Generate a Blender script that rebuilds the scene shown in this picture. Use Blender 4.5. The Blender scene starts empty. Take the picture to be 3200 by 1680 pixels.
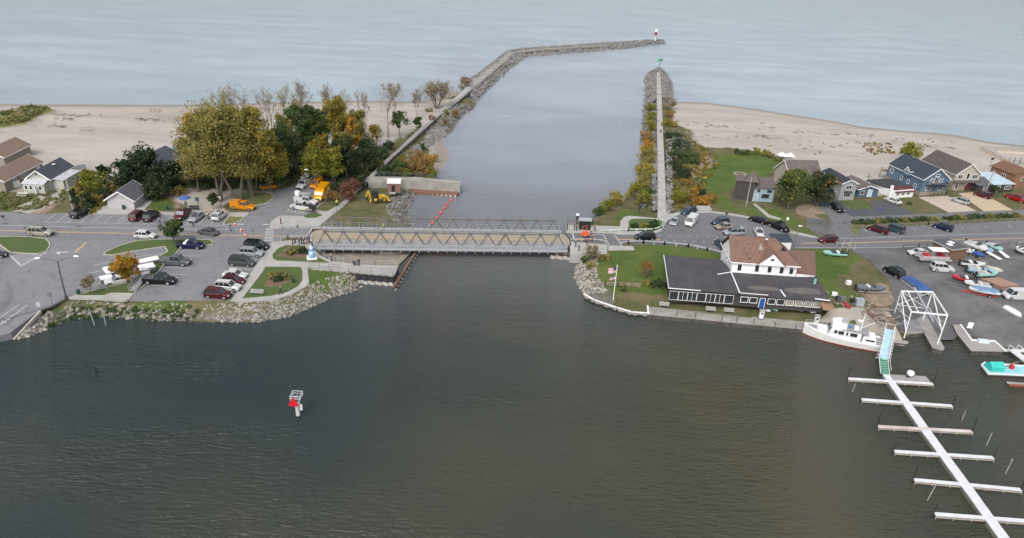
import bpy, math, random
import numpy as np
from mathutils import Vector, Matrix, noise as mnoise
random.seed(7); rng = np.random.default_rng(7)
C = bpy.context.scene.collection
PI = math.pi
# ------------------------------------------------------------------ camera
CH = 65.0
FP = 2220.0
_u = np.array([260.0, 4660.0, FP]); _u /= np.linalg.norm(_u)
_f = np.array([0, 0, -1.0]); _fh = _f - _f.dot(_u)*_u; _fh /= np.linalg.norm(_fh)
RM = np.array([np.cross(_fh, _u), _fh, _u])          # camera -> world
cam = bpy.data.cameras.new('camera'); co = bpy.data.objects.new('camera', cam); C.objects.link(co)
m = Matrix([list(r) for r in RM]).to_4x4(); m.translation = (0, 0, CH); co.matrix_world = m
cam.sensor_width = 36; cam.lens = 36*FP/3200; cam.clip_start = 1; cam.clip_end = 20000
bpy.context.scene.camera = co
# ------------------------------------------------------------------ light
SUN_EL, SUN_AZ = math.radians(48), math.radians(200)
w = bpy.data.worlds.new('World'); bpy.context.scene.world = w; w.use_nodes = True
wn = w.node_tree.nodes; wl = w.node_tree.links; wn.clear()
sky = wn.new('ShaderNodeTexSky'); sky.sky_type = 'NISHITA'; sky.sun_disc = False
sky.sun_elevation = SUN_EL; sky.sun_rotation = SUN_AZ; sky.dust_density = 4.0; sky.air_density = 1.0
hs = wn.new('ShaderNodeHueSaturation'); hs.inputs['Saturation'].default_value = 0.38
bg = wn.new('ShaderNodeBackground'); bg.inputs['Strength'].default_value = 0.15
ow = wn.new('ShaderNodeOutputWorld')
wl.new(sky.outputs[0], hs.inputs['Color']); wl.new(hs.outputs[0], bg.inputs[0]); wl.new(bg.outputs[0], ow.inputs[0])
sl = bpy.data.lights.new('sun', 'SUN'); sl.energy = 0.7; sl.angle = math.radians(25); sl.color = (1, .97, .93)
so = bpy.data.objects.new('sun', sl); C.objects.link(so)
so.rotation_euler = (PI/2-SUN_EL, 0, PI-SUN_AZ)
vs = bpy.context.scene.view_settings; vs.view_transform = 'Standard'; vs.look = 'None'; vs.gamma = 1; vs.exposure = 0.55
# ------------------------------------------------------------------ helpers
LZ = 2.2
def V(x, y, z=LZ):
    d = RM @ np.array([x-1600.0, -(y-840.0), -FP]); t = (z-CH)/d[2]
    return Vector((d[0]*t, d[1]*t, z))
def proj(p):
    c = RM.T @ np.array([p[0], p[1], p[2]-CH]); return 1600+FP*c[0]/-c[2], 840-FP*c[1]/-c[2]
def hgt(p, ytop):                                    # height above p that reaches picture row ytop
    lo, hi = 0.0, 60.0
    for _ in range(30):
        mid = (lo+hi)/2
        if proj((p[0], p[1], p[2]+mid))[1] > ytop: lo = mid
        else: hi = mid
    return lo
def srgb(r, g, b):
    f = lambda c: (c/255/12.92) if c <= 10 else ((c/255+.055)/1.055)**2.4
    return (f(r), f(g), f(b))
MATS = {}
def mat(name, col, rough=.8, metal=0, var=.12, scale=1.0, bump=0.0, bscale=None, spec=.5, col2=None, stretch=None, alpha=None, trans=0):
    if name in MATS: return MATS[name]
    mt = bpy.data.materials.new(name); mt.use_nodes = True; n = mt.node_tree.nodes; l = mt.node_tree.links
    b = n['Principled BSDF']; b.inputs['Roughness'].default_value = rough; b.inputs['Metallic'].default_value = metal
    b.inputs['Specular IOR Level'].default_value = spec
    tc = n.new('ShaderNodeTexCoord'); mp = n.new('ShaderNodeMapping'); l.new(tc.outputs['Object'], mp.inputs[0])
    if stretch: mp.inputs['Scale'].default_value = stretch
    nz = n.new('ShaderNodeTexNoise'); nz.inputs['Scale'].default_value = scale; nz.inputs['Detail'].default_value = 6
    nz.inputs['Roughness'].default_value = .62; l.new(mp.outputs[0], nz.inputs['Vector'])
    rp = n.new('ShaderNodeMapRange'); rp.inputs[1].default_value = .3; rp.inputs[2].default_value = .7
    l.new(nz.outputs[0], rp.inputs[0])
    mx = n.new('ShaderNodeMix'); mx.data_type = 'RGBA'
    c2 = col2 or tuple(c*(1-var*2) for c in col)
    c1 = col if col2 else tuple(min(1, c*(1+var)) for c in col)
    mx.inputs[6].default_value = (*c2, 1); mx.inputs[7].default_value = (*c1, 1)
    l.new(rp.outputs[0], mx.inputs[0]); l.new(mx.outputs[2], b.inputs['Base Color'])
    if bump:
        n2 = n.new('ShaderNodeTexNoise'); n2.inputs['Scale'].default_value = bscale or scale*6; n2.inputs['Detail'].default_value = 4
        l.new(mp.outputs[0], n2.inputs['Vector'])
        bp = n.new('ShaderNodeBump'); bp.inputs['Distance'].default_value = bump; l.new(n2.outputs[0], bp.inputs['Height']); l.new(bp.outputs[0], b.inputs['Normal'])
    if name.endswith('asphalt') and name[:2] not in ('fr', 'pa'):
        v = n.new('ShaderNodeTexVoronoi'); v.feature = 'DISTANCE_TO_EDGE'; v.inputs['Scale'].default_value = .11; n3 = n.new('ShaderNodeTexNoise'); n3.inputs['Scale'].default_value = .6; n3.inputs['Detail'].default_value = 5
        va = n.new('ShaderNodeVectorMath'); va.operation = 'MULTIPLY_ADD'; va.inputs[1].default_value = (5, 5, 0); l.new(tc.outputs['Object'], n3.inputs[0]); l.new(n3.outputs[1], va.inputs[0]); l.new(tc.outputs['Object'], va.inputs[2]); l.new(va.outputs[0], v.inputs[0])
        r1 = n.new('ShaderNodeMapRange'); r1.inputs[2].default_value = .014; r1.inputs[3].default_value = .72; r1.inputs[4].default_value = 1; l.new(v.outputs[0], r1.inputs[0])
        n4 = n.new('ShaderNodeTexNoise'); n4.inputs['Scale'].default_value = .55; n4.inputs['Detail'].default_value = 7; l.new(tc.outputs['Object'], n4.inputs[0]); r2 = n.new('ShaderNodeMapRange'); r2.inputs[1].default_value = .55; r2.inputs[2].default_value = .72; r2.inputs[3].default_value = 1; r2.inputs[4].default_value = .78; l.new(n4.outputs[0], r2.inputs[0])
        mm = n.new('ShaderNodeMath'); mm.operation = 'MULTIPLY'; l.new(r1.outputs[0], mm.inputs[0]); l.new(r2.outputs[0], mm.inputs[1])
        vm = n.new('ShaderNodeVectorMath'); vm.operation = 'SCALE'; l.new(mx.outputs[2], vm.inputs[0]); l.new(mm.outputs[0], vm.inputs['Scale']); l.new(vm.outputs[0], b.inputs['Base Color'])
    MATS[name] = mt; return mt
def tag(o, label=None, cat=None, group=None, kind=None):
    if label: o['label'] = label
    if cat: o['category'] = cat
    if group: o['group'] = group
    if kind: o['kind'] = kind
    return o
def empty(name, loc=(0, 0, 0), rz=0):
    o = bpy.data.objects.new(name, None); C.objects.link(o); o.location = loc; o.rotation_euler = (0, 0, rz); o.empty_display_size = .3
    return o
class MB:
    def __init__(s): s.v = []; s.f = []; s.m = []
    def add(s, vs_, fs, mi=0):
        k = len(s.v); s.v += [tuple(p) for p in vs_]; s.f += [tuple(k+i for i in f) for f in fs]; s.m += [mi]*len(fs); return s
    def box(s, c, d, rz=0, mi=0):
        x, y, z = d[0]/2, d[1]/2, d[2]/2; ca, sa = math.cos(rz), math.sin(rz)
        P = [(c[0]+a*x*ca-b*y*sa, c[1]+a*x*sa+b*y*ca, c[2]+e*z) for e in (-1, 1) for a, b in ((-1, -1), (1, -1), (1, 1), (-1, 1))]
        return s.add(P, [(0, 3, 2, 1), (4, 5, 6, 7), (0, 1, 5, 4), (1, 2, 6, 5), (2, 3, 7, 6), (3, 0, 4, 7)], mi)
    def prism(s, pts, z0, z1, mi=0):
        n = len(pts); a = sum(pts[i][0]*pts[(i+1) % n][1]-pts[(i+1) % n][0]*pts[i][1] for i in range(n))
        if a < 0: pts = pts[::-1]
        f0 = (lambda p: z0) if not callable(z0) else z0; f1 = (lambda p: z1) if not callable(z1) else z1
        P = [(p[0], p[1], f0(p)) for p in pts]+[(p[0], p[1], f1(p)) for p in pts]
        F = [tuple(range(n, 2*n)), tuple(range(n-1, -1, -1))]+[(i, (i+1) % n, n+(i+1) % n, n+i) for i in range(n)]
        return s.add(P, F, mi)
    def beam(s, p, q, w_, h=None, mi=0):
        p = Vector(p); q = Vector(q); d = (q-p)
        if d.length < 1e-5: return s
        d.normalize(); h = h or w_
        up = Vector((0, 0, 1)) if abs(d.z) < .95 else Vector((1, 0, 0))
        a = d.cross(up).normalized()*(w_/2); b = a.cross(d).normalized()*(h/2)
        P = [r+i*a+j*b for r in (p, q) for i, j in ((-1, -1), (1, -1), (1, 1), (-1, 1))]
        return s.add(P, [(0, 1, 2, 3), (7, 6, 5, 4), (0, 4, 5, 1), (1, 5, 6, 2), (2, 6, 7, 3), (3, 7, 4, 0)], mi)
    def tube(s, p, q, r, r2=None, n=8, mi=0, cap=True):
        p = Vector(p); q = Vector(q); d = (q-p)
        if d.length < 1e-6: return s
        d.normalize(); r2 = r if r2 is None else r2
        up = Vector((0, 0, 1)) if abs(d.z) < .95 else Vector((1, 0, 0))
        a = d.cross(up).normalized(); b = a.cross(d)
        P = [c+(a*math.cos(2*PI*i/n)+b*math.sin(2*PI*i/n))*rr for c, rr in ((p, r), (q, r2)) for i in range(n)]
        F = [(i, n+i, n+(i+1) % n, (i+1) % n) for i in range(n)]
        if cap: F += [tuple(range(n)), tuple(range(2*n-1, n-1, -1))]
        return s.add(P, F, mi)
    def lathe(s, prof, c=(0, 0, 0), n=16, mi=0):
        P = [(c[0]+r*math.cos(2*PI*i/n), c[1]+r*math.sin(2*PI*i/n), c[2]+z) for r, z in prof for i in range(n)]
        F = [(j*n+i, j*n+(i+1) % n, (j+1)*n+(i+1) % n, (j+1)*n+i) for j in range(len(prof)-1) for i in range(n)]
        F += [tuple(range(n-1, -1, -1)), tuple((len(prof)-1)*n+i for i in range(n))]
        return s.add(P, F, mi)
    def loft(s, rings, mi=0, cap=True):
        n = len(rings[0]); P = [p for r in rings for p in r]
        F = [(j*n+i, j*n+(i+1) % n, (j+1)*n+(i+1) % n, (j+1)*n+i) for j in range(len(rings)-1) for i in range(n)]
        if cap: F += [tuple(range(n-1, -1, -1)), tuple((len(rings)-1)*n+i for i in range(n))]
        return s.add(P, F, mi)
    def build(s, name, mats, parent=None, smooth=False):
        me = bpy.data.meshes.new(name); me.from_pydata(s.v, [], s.f)
        for mt in (mats if isinstance(mats, (list, tuple)) else [mats]): me.materials.append(mt)
        if any(s.m): me.polygons.foreach_set('material_index', s.m)
        if smooth: me.polygons.foreach_set('use_smooth', [True]*len(me.polygons))
        me.update()
        o = bpy.data.objects.new(name, me); C.objects.link(o)
        if parent: o.parent = parent
        return o
def children(o): return [c for c in C.objects if c.parent == o]
KIDS = {}
def copy_tree(o, parent=None, kids=None):
    c = o.copy(); C.objects.link(c); c.parent = parent
    if parent is None:
        kids = KIDS.setdefault(o.name, {})
        if not kids:
            for k in list(C.objects):
                if k.parent: kids.setdefault(k.parent.name, []).append(k)
    for ch in kids.get(o.name, []): copy_tree(ch, c, kids)
    return c
def ptseg(px, py, a, b):
    ax, ay = a; bx, by = b; dx, dy = bx-ax, by-ay; L = dx*dx+dy*dy+1e-9
    t = np.clip(((px-ax)*dx+(py-ay)*dy)/L, 0, 1); return np.hypot(px-ax-t*dx, py-ay-t*dy)
def inpoly(px, py, poly):
    r = np.zeros(px.shape, bool); n = len(poly)
    for i in range(n):
        x1, y1 = poly[i]; x2, y2 = poly[(i+1) % n]
        if y1 == y2: continue
        c = ((y1 > py) != (y2 > py)) & (px < (x2-x1)*(py-y1)/(y2-y1)+x1); r ^= c
    return r
def W2(pts, z=LZ): return [tuple(V(x, y, z)[:2]) for x, y in pts]
# ------------------------------------------------------------------ materials
def paint(name, rgb, k=.85, **kw): return mat(name, tuple(c*k for c in srgb(*rgb)), **kw)
asphalt = mat('asphalt', (.170, .169, .175), .92, var=.10, scale=.09, bump=.02, bscale=9, col2=(.128, .128, .134))
road_m = mat('road_asphalt', (.158, .158, .166), .92, scale=.12, col2=(.125, .125, .132), bump=.02, bscale=9, stretch=(.25, 1.6, 1))
asph_l = mat('light_asphalt', (.215, .215, .225), .92, scale=.09, bump=.02, bscale=9, col2=(.168, .168, .176))
road_l = mat('light_road_asphalt', (.20, .20, .21), .92, scale=.12, col2=(.165, .165, .173), bump=.02, bscale=9, stretch=(.25, 1.6, 1))
worn = mat('worn_asphalt', (.165, .162, .165), .9, scale=.16, col2=(.075, .074, .077), bump=.02, bscale=9)
dark_asph = mat('fresh_asphalt', (.075, .08, .09), .85, var=.1, scale=.4)
concrete = mat('concrete', (.42, .405, .38), .9, scale=.35, col2=(.31, .30, .28), bump=.01)
old_conc = mat('old_concrete', (.36, .34, .31), .9, scale=.5, col2=(.21, .195, .17), bump=.02)
kerb_m = mat('kerb_concrete', (.48, .45, .38), .9, scale=.8, col2=(.34, .32, .27))
tan_conc = mat('tan_concrete', (.42, .37, .31), .9, scale=.3, col2=(.30, .27, .23))
white_m = mat('white_marking', (.60, .60, .59), .8, scale=3, col2=(.36, .36, .36))
yellow_m = mat('yellow_marking', (.62, .42, .16), .8, var=.1, scale=2)
grass_m = mat('lawn_grass', (.055, .105, .022), .95, scale=.3, col2=(.082, .098, .028), bump=.08, bscale=6)
dry_m = mat('dry_grass', (.19, .17, .07), .95, scale=.28, col2=(.08, .115, .03), bump=.08, bscale=5)
soil_m = mat('mulch_soil', (.20, .13, .09), .95, scale=1.2, col2=(.12, .08, .055), bump=.04)
white = mat('white_paint', (.80, .80, .80), .5, var=.03, scale=.7)
whiteg = mat('grey_white_steel', (.38, .39, .41), .5, var=.08, scale=1.5)
steel = mat('grey_steel', (.17, .18, .195), .55, var=.15, scale=1.2, metal=.2)
steel_b = mat('brown_stained_steel', (.15, .125, .105), .7, var=.2, scale=1.0)
black = mat('black_paint', (.02, .02, .022), .5, var=.1)
dark = mat('dark_interior', (.018, .018, .02), .6)
glass = mat('window_glass', (.03, .036, .042), .08, var=.2, scale=.4, spec=.9)
wood = mat('weathered_wood', (.33, .27, .21), .9, scale=1.5, col2=(.2, .16, .12), stretch=(1, 5, 1))
brownwood = mat('brown_wood', (.23, .13, .08), .9, scale=2, col2=(.13, .07, .045))
pilem = mat('dark_sheet_pile', (.035, .037, .043), .7, scale=1.4, col2=(.018, .018, .02))
pilew = mat('white_pile_base', (.55, .53, .5), .8, scale=1.5, col2=(.3, .28, .25))
stone_m = mat('limestone', (.45, .425, .38), .9, scale=.8, col2=(.15, .135, .115), bump=.05, bscale=5)
stone2 = mat('grey_riprap', (.27, .262, .25), .9, scale=.5, col2=(.075, .072, .07), bump=.05, bscale=5)
bark = mat('bark', (.17, .145, .12), .95, scale=3, col2=(.09, .075, .06), stretch=(3, 3, .6))
barkl = mat('pale_bark', (.36, .33, .30), .95, scale=3, col2=(.22, .19, .17))
gp = mat('pale_weathered_pole', (.42, .41, .40), .9, scale=2, col2=(.28, .27, .26))
rubber = mat('rubber', (.018, .018, .018), .8)
rim_m = mat('alloy_rim', (.5, .5, .5), .35, metal=.6)
red_m = mat('red_paint', (.6, .03, .03), .5)
orange_m = mat('orange_paint', (.75, .10, .02), .5)
# foliage: colours by a per-clump random value stored on the mesh
def foliage(name, cols):
    mt = bpy.data.materials.new(name); mt.use_nodes = True; n = mt.node_tree.nodes; l = mt.node_tree.links
    b = n['Principled BSDF']; b.inputs['Roughness'].default_value = .75; b.inputs['Specular IOR Level'].default_value = .25
    at = n.new('ShaderNodeAttribute'); at.attribute_name = 'tint'
    cr = n.new('ShaderNodeValToRGB'); e = cr.color_ramp.elements
    k = len(cols)
    for i, c in enumerate(cols):
        if i < 2: el = e[i]; el.position = i/(k-1)
        else: el = e.new(i/(k-1))
        el.color = (*c, 1)
    e[1].position = 1/(k-1)
    l.new(at.outputs['Fac'], cr.inputs[0]); l.new(cr.outputs[0], b.inputs['Base Color'])
    tr = n.new('ShaderNodeBsdfTranslucent'); ms = n.new('ShaderNodeMixShader'); ms.inputs[0].default_value = .25
    l.new(cr.outputs[0], tr.inputs[0]); l.new(b.outputs[0], ms.inputs[1]); l.new(tr.outputs[0], ms.inputs[2])
    l.new(ms.outputs[0], n['Material Output'].inputs[0]); MATS[name] = mt; return mt
FO = dict(
 olive=foliage('olive_gold_leaves', [(.14, .15, .04), (.24, .22, .065), (.32, .255, .075), (.19, .195, .055), (.37, .27, .08)]),
 gold=foliage('golden_leaves', [(.15, .15, .03), (.30, .245, .05), (.37, .28, .05), (.20, .185, .04)]),
 green=foliage('green_leaves', [(.05, .085, .03), (.085, .125, .04), (.065, .10, .035), (.12, .145, .045)]),
 dgreen=foliage('dark_green_leaves', [(.03, .05, .022), (.05, .076, .032), (.038, .06, .026), (.075, .09, .038)]),
 pine=foliage('pine_needles', [(.02, .038, .02), (.036, .06, .03), (.028, .048, .024), (.05, .072, .034)]),
 orange=foliage('orange_leaves', [(.36, .19, .025), (.47, .24, .03), (.27, .17, .03), (.5, .29, .04)]),
 red=foliage('dull_red_leaves', [(.15, .055, .04), (.22, .085, .06), (.12, .055, .035), (.24, .13, .06)]),
 tan=foliage('bare_tan_twigs', [(.30, .25, .19), (.22, .17, .13), (.36, .30, .20), (.27, .21, .12)]),
 rust=foliage('rusty_leaves', [(.26, .15, .05), (.34, .19, .05), (.18, .13, .05), (.30, .22, .06)]),
 ygreen=foliage('yellow_green_leaves', [(.12, .14, .02), (.23, .24, .03), (.17, .18, .03), (.30, .27, .04)]),
 mixed=foliage('mixed_autumn_leaves', [(.06, .09, .025), (.30, .21, .03), (.13, .14, .03), (.42, .26, .03), (.09, .12, .03)]),
 grass=foliage('tall_grass', [(.12, .15, .05), (.22, .21, .09), (.16, .17, .06), (.28, .24, .11)]),
)
# ------------------------------------------------------------------ water
def water():
    mt = bpy.data.materials.new('lake_water'); mt.use_nodes = True; n = mt.node_tree.nodes; l = mt.node_tree.links
    b = n['Principled BSDF']; b.inputs['Roughness'].default_value = .10; b.inputs['IOR'].default_value = 1.333
    tc = n.new('ShaderNodeTexCoord')
    def nz(sc, stretch, rot=0, det=3, rough=.5):
        mp = n.new('ShaderNodeMapping'); mp.inputs['Scale'].default_value = stretch; mp.inputs['Rotation'].default_value = (0, 0, rot)
        l.new(tc.outputs['Object'], mp.inputs[0])
        t = n.new('ShaderNodeTexNoise'); t.inputs['Scale'].default_value = sc; t.inputs['Detail'].default_value = det; t.inputs['Roughness'].default_value = rough
        l.new(mp.outputs[0], t.inputs['Vector']); return t.outputs[0]
    # sediment: olive-brown plume in the bay, greener blue lake; paling with distance also paints in sky reflection
    big = nz(.018, (1, 1, 1), .4, 3)
    rp = n.new('ShaderNodeMapRange'); rp.inputs[1].default_value = .42; rp.inputs[2].default_value = .62; l.new(big, rp.inputs[0])
    mx = n.new('ShaderNodeMix'); mx.data_type = 'RGBA'; mx.inputs[6].default_value = (.012, .027, .033, 1); mx.inputs[7].default_value = (.060, .057, .034, 1)
    sp = n.new('ShaderNodeSeparateXYZ'); l.new(tc.outputs['Object'], sp.inputs[0])
    dx = n.new('ShaderNodeMapRange'); dx.inputs[1].default_value = -55; dx.inputs[2].default_value = 15; dx.interpolation_type = 'SMOOTHSTEP'; l.new(sp.outputs[0], dx.inputs[0])
    av = n.new('ShaderNodeMath'); av.operation = 'MULTIPLY_ADD'; av.inputs[1].default_value = .45
    ml = n.new('ShaderNodeMath'); ml.operation = 'MULTIPLY'; ml.inputs[1].default_value = .6; l.new(dx.outputs[0], ml.inputs[0])
    l.new(rp.outputs[0], av.inputs[0]); l.new(ml.outputs[0], av.inputs[2]); l.new(av.outputs[0], mx.inputs[0])
    dy = n.new('ShaderNodeMapRange'); dy.inputs[1].default_value = 92; dy.inputs[2].default_value = 240; dy.interpolation_type = 'SMOOTHSTEP'; l.new(sp.outputs[1], dy.inputs[0])  # base colour pales with distance: sky reflection painted over the water's own tone
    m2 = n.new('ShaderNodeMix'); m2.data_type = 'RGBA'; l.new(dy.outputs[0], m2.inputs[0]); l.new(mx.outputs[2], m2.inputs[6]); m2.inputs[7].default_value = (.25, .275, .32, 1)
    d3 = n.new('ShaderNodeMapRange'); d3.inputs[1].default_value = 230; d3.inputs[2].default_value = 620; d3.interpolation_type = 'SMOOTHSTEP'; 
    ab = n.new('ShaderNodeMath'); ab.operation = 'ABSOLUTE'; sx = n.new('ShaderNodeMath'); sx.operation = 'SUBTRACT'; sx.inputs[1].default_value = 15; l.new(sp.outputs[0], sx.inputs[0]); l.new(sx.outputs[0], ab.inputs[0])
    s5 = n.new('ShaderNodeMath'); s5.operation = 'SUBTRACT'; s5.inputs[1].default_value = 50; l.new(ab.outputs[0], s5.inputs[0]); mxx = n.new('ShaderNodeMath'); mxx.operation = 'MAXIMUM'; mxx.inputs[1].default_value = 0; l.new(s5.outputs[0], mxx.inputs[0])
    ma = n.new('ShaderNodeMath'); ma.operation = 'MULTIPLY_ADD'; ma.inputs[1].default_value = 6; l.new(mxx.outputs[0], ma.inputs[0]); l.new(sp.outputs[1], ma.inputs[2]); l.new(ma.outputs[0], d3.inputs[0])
    m3 = n.new('ShaderNodeMix'); m3.data_type = 'RGBA'; fm = n.new('ShaderNodeMath'); fm.operation = 'MULTIPLY'; l.new(d3.outputs[0], fm.inputs[0]); l.new(dy.outputs[0], fm.inputs[1]); l.new(fm.outputs[0], m3.inputs[0]); l.new(m2.outputs[2], m3.inputs[6]); m3.inputs[7].default_value = (.29, .36, .40, 1)  # open lake lightened further, more sky reflection put into the colour
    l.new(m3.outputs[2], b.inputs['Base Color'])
    w1 = nz(1.7, (.35, 1.25, 1), -.30, 3, .55); w2 = nz(.42, (.4, 1.3, 1), .2, 2); w3 = nz(4.5, (.5, 1.2, 1), -.1, 2)
    a1 = n.new('ShaderNodeMath'); a1.operation = 'MULTIPLY_ADD'; a1.inputs[1].default_value = .8; l.new(w2, a1.inputs[0]); l.new(w1, a1.inputs[2])
    a2 = n.new('ShaderNodeMath'); a2.operation = 'MULTIPLY_ADD'; a2.inputs[1].default_value = .22; l.new(w3, a2.inputs[0]); l.new(a1.outputs[0], a2.inputs[2])
    gust = nz(.035, (.5, 1.4, 1), -.2, 3)
    gr = n.new('ShaderNodeMapRange'); gr.inputs[1].default_value = .35; gr.inputs[2].default_value = .65; gr.inputs[3].default_value = .45; gr.inputs[4].default_value = 1.0; l.new(gust, gr.inputs[0])
    bp = n.new('ShaderNodeBump'); bp.inputs['Distance'].default_value = .55
    fy = n.new('ShaderNodeMapRange'); fy.inputs[1].default_value = 90; fy.inputs[2].default_value = 320; fy.inputs[3].default_value = 1; fy.inputs[4].default_value = .22; l.new(sp.outputs[1], fy.inputs[0])
    sm = n.new('ShaderNodeMath'); sm.operation = 'MULTIPLY'; l.new(gr.outputs[0], sm.inputs[0]); l.new(fy.outputs[0], sm.inputs[1]); l.new(sm.outputs[0], bp.inputs['Strength'])
    l.new(a2.outputs[0], bp.inputs['Height']); l.new(bp.outputs[0], b.inputs['Normal'])
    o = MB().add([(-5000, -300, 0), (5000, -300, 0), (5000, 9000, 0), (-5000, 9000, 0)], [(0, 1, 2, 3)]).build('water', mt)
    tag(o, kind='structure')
water()
# ------------------------------------------------------------------ terrain
# shorelines (picture points on the waterline) with the bank type of the edge that starts there
BK = {'b': (0, .075), 'r': (0, .62), 'w': (2.2, 0), 'q': (.5, .10), 'p': (0, .15), 'f': (2.2, 0)}
west = [(-500, 1100, 'p'), (29, 1061, 'r'), (75, 1056, 'r'), (149, 1025, 'r'), (199, 994, 'r'), (298, 988, 'r'), (410, 991, 'r'), (522, 1000, 'r'), (671, 1004, 'r'), (795, 1004, 'r'),
        (894, 990, 'r'), (981, 955, 'r'), (1043, 925, 'r'), (1089, 914, 'r'), (1143, 887, 'w'), (1225, 892, 'w'), (1232, 886, 'w'), (1301, 780, 'w'), (1296, 716, 'r'), (1271, 674, 'r'), (1273, 665, 'r'),
        (1290, 630, 'r'), (1305, 606, 'r'), (1335, 585, 'b'), (1359, 560, 'b'), (1370, 549, 'b'), (1396, 511, 'b'), (1407, 481, 'b'), (1399, 463, 'b'), (1382, 446, 'b'), (1388, 431, 'r'), (1411, 413, 'r'), (1422, 390, 'r'),
        (1444, 362, 'r'), (1479, 342, 'r'), (1490, 325, 'r'), (1455, 300, 'r'), (1429, 285, 'b'), (1322, 318, 'b'), (1103, 315, 'b'), (580, 328, 'b'), (207, 327, 'b'), (0, 325, 'b'), (-700, 345, 'f')]
east = [(3700, 1230, 'q'), (3200, 1112, 'q'), (3040, 1090, 'q'), (2990, 1040, 'p'), (2946, 1040, 'q'), (2887, 1036, 'q'), (2884, 1034, 'q'), (2831, 1034, 'q'), (2829, 1072, 'q'), (2783, 1073, 'q'), (2740, 1066, 'q'), (2513, 1036, 'q'), (2380, 1022, 'q'), (2028, 988, 'q'),
        (1969, 983, 'q'), (1925, 969, 'q'), (1860, 945, 'q'), (1830, 927, 'r'), (1812, 896, 'r'), (1794, 863, 'r'), (1800, 837, 'r'), (1806, 822, 'w'), (1779, 825, 'w'), (1775, 715, 'w'), (1844, 700, 'r'), (1868, 650, 'r'), (1903, 614, 'b'),
        (1950, 602, 'b'), (1983, 578, 'b'), (1990, 563, 'b'), (1992, 516, 'b'), (1998, 487, 'b'), (1997, 457, 'r'), (2007, 427, 'r'), (2008, 398, 'r'), (2010, 368, 'r'), (2012, 330, 'r'), (2104, 318, 'b'), (2205, 321, 'b'), (2323, 336, 'b'), (2450, 355, 'b'),
        (2600, 379, 'b'), (2700, 397, 'b'), (2848, 411, 'b'), (2936, 417, 'b'), (2983, 422, 'b'), (3094, 444, 'b'), (3200, 455, 'b'), (3800, 545, 'f')]
SH = [[(tuple(V(x, y, 0)[:2]), t) for x, y, t in s] for s in (west, east)]
pit = W2([(972, 735), (976, 768), (985, 786), (1003, 803), (1021, 812), (1047, 819), (1101, 828), (1172, 834), (1236, 838), (1300, 772), (1296, 716), (985, 712)])
pitA = inpoly
def terrain(px, py):
    z = np.full(px.shape, -9.0); bd = np.full(px.shape, 999.0); terrain.rd = np.full(px.shape, 999.0)
    for sh in SH:
        poly = [p for p, t in sh]; ins = inpoly(px, py, poly)
        zi = np.full(px.shape, LZ); dm = np.full(px.shape, 999.0)
        for i in range(len(sh)):
            a, t = sh[i]; b = sh[(i+1) % len(sh)][0]; d = ptseg(px, py, a, b); dm = np.minimum(dm, d)
            z0, s = BK[t]; v = z0+s*d
            if t in 'wq': v = np.where(d < (.45 if t == 'q' else 1.7), -1.2, v)
            zi = np.minimum(zi, v)
            if t == 'r': terrain.rd = np.where(ins, np.minimum(terrain.rd, d), terrain.rd)
            if t == 'b': bd = np.where(ins, np.minimum(bd, d), bd)
        z = np.where(ins, zi, np.maximum(z, -np.minimum(1.6, dm*.5)-.02))
    z = np.where(inpoly(px, py, pit), np.minimum(z, .35), z)
    return z, bd
def gz(x, y): return float(terrain(np.array([x]), np.array([y]))[0][0])
def GV(x, y):                                       # picture point -> point on the terrain
    z = LZ
    for _ in range(4):
        p = V(x, y, z); z = .5*z+.5*max(0, gz(p.x, p.y)) if _ < 3 else max(0, gz(p.x, p.y))
    return V(x, y, z)
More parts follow.
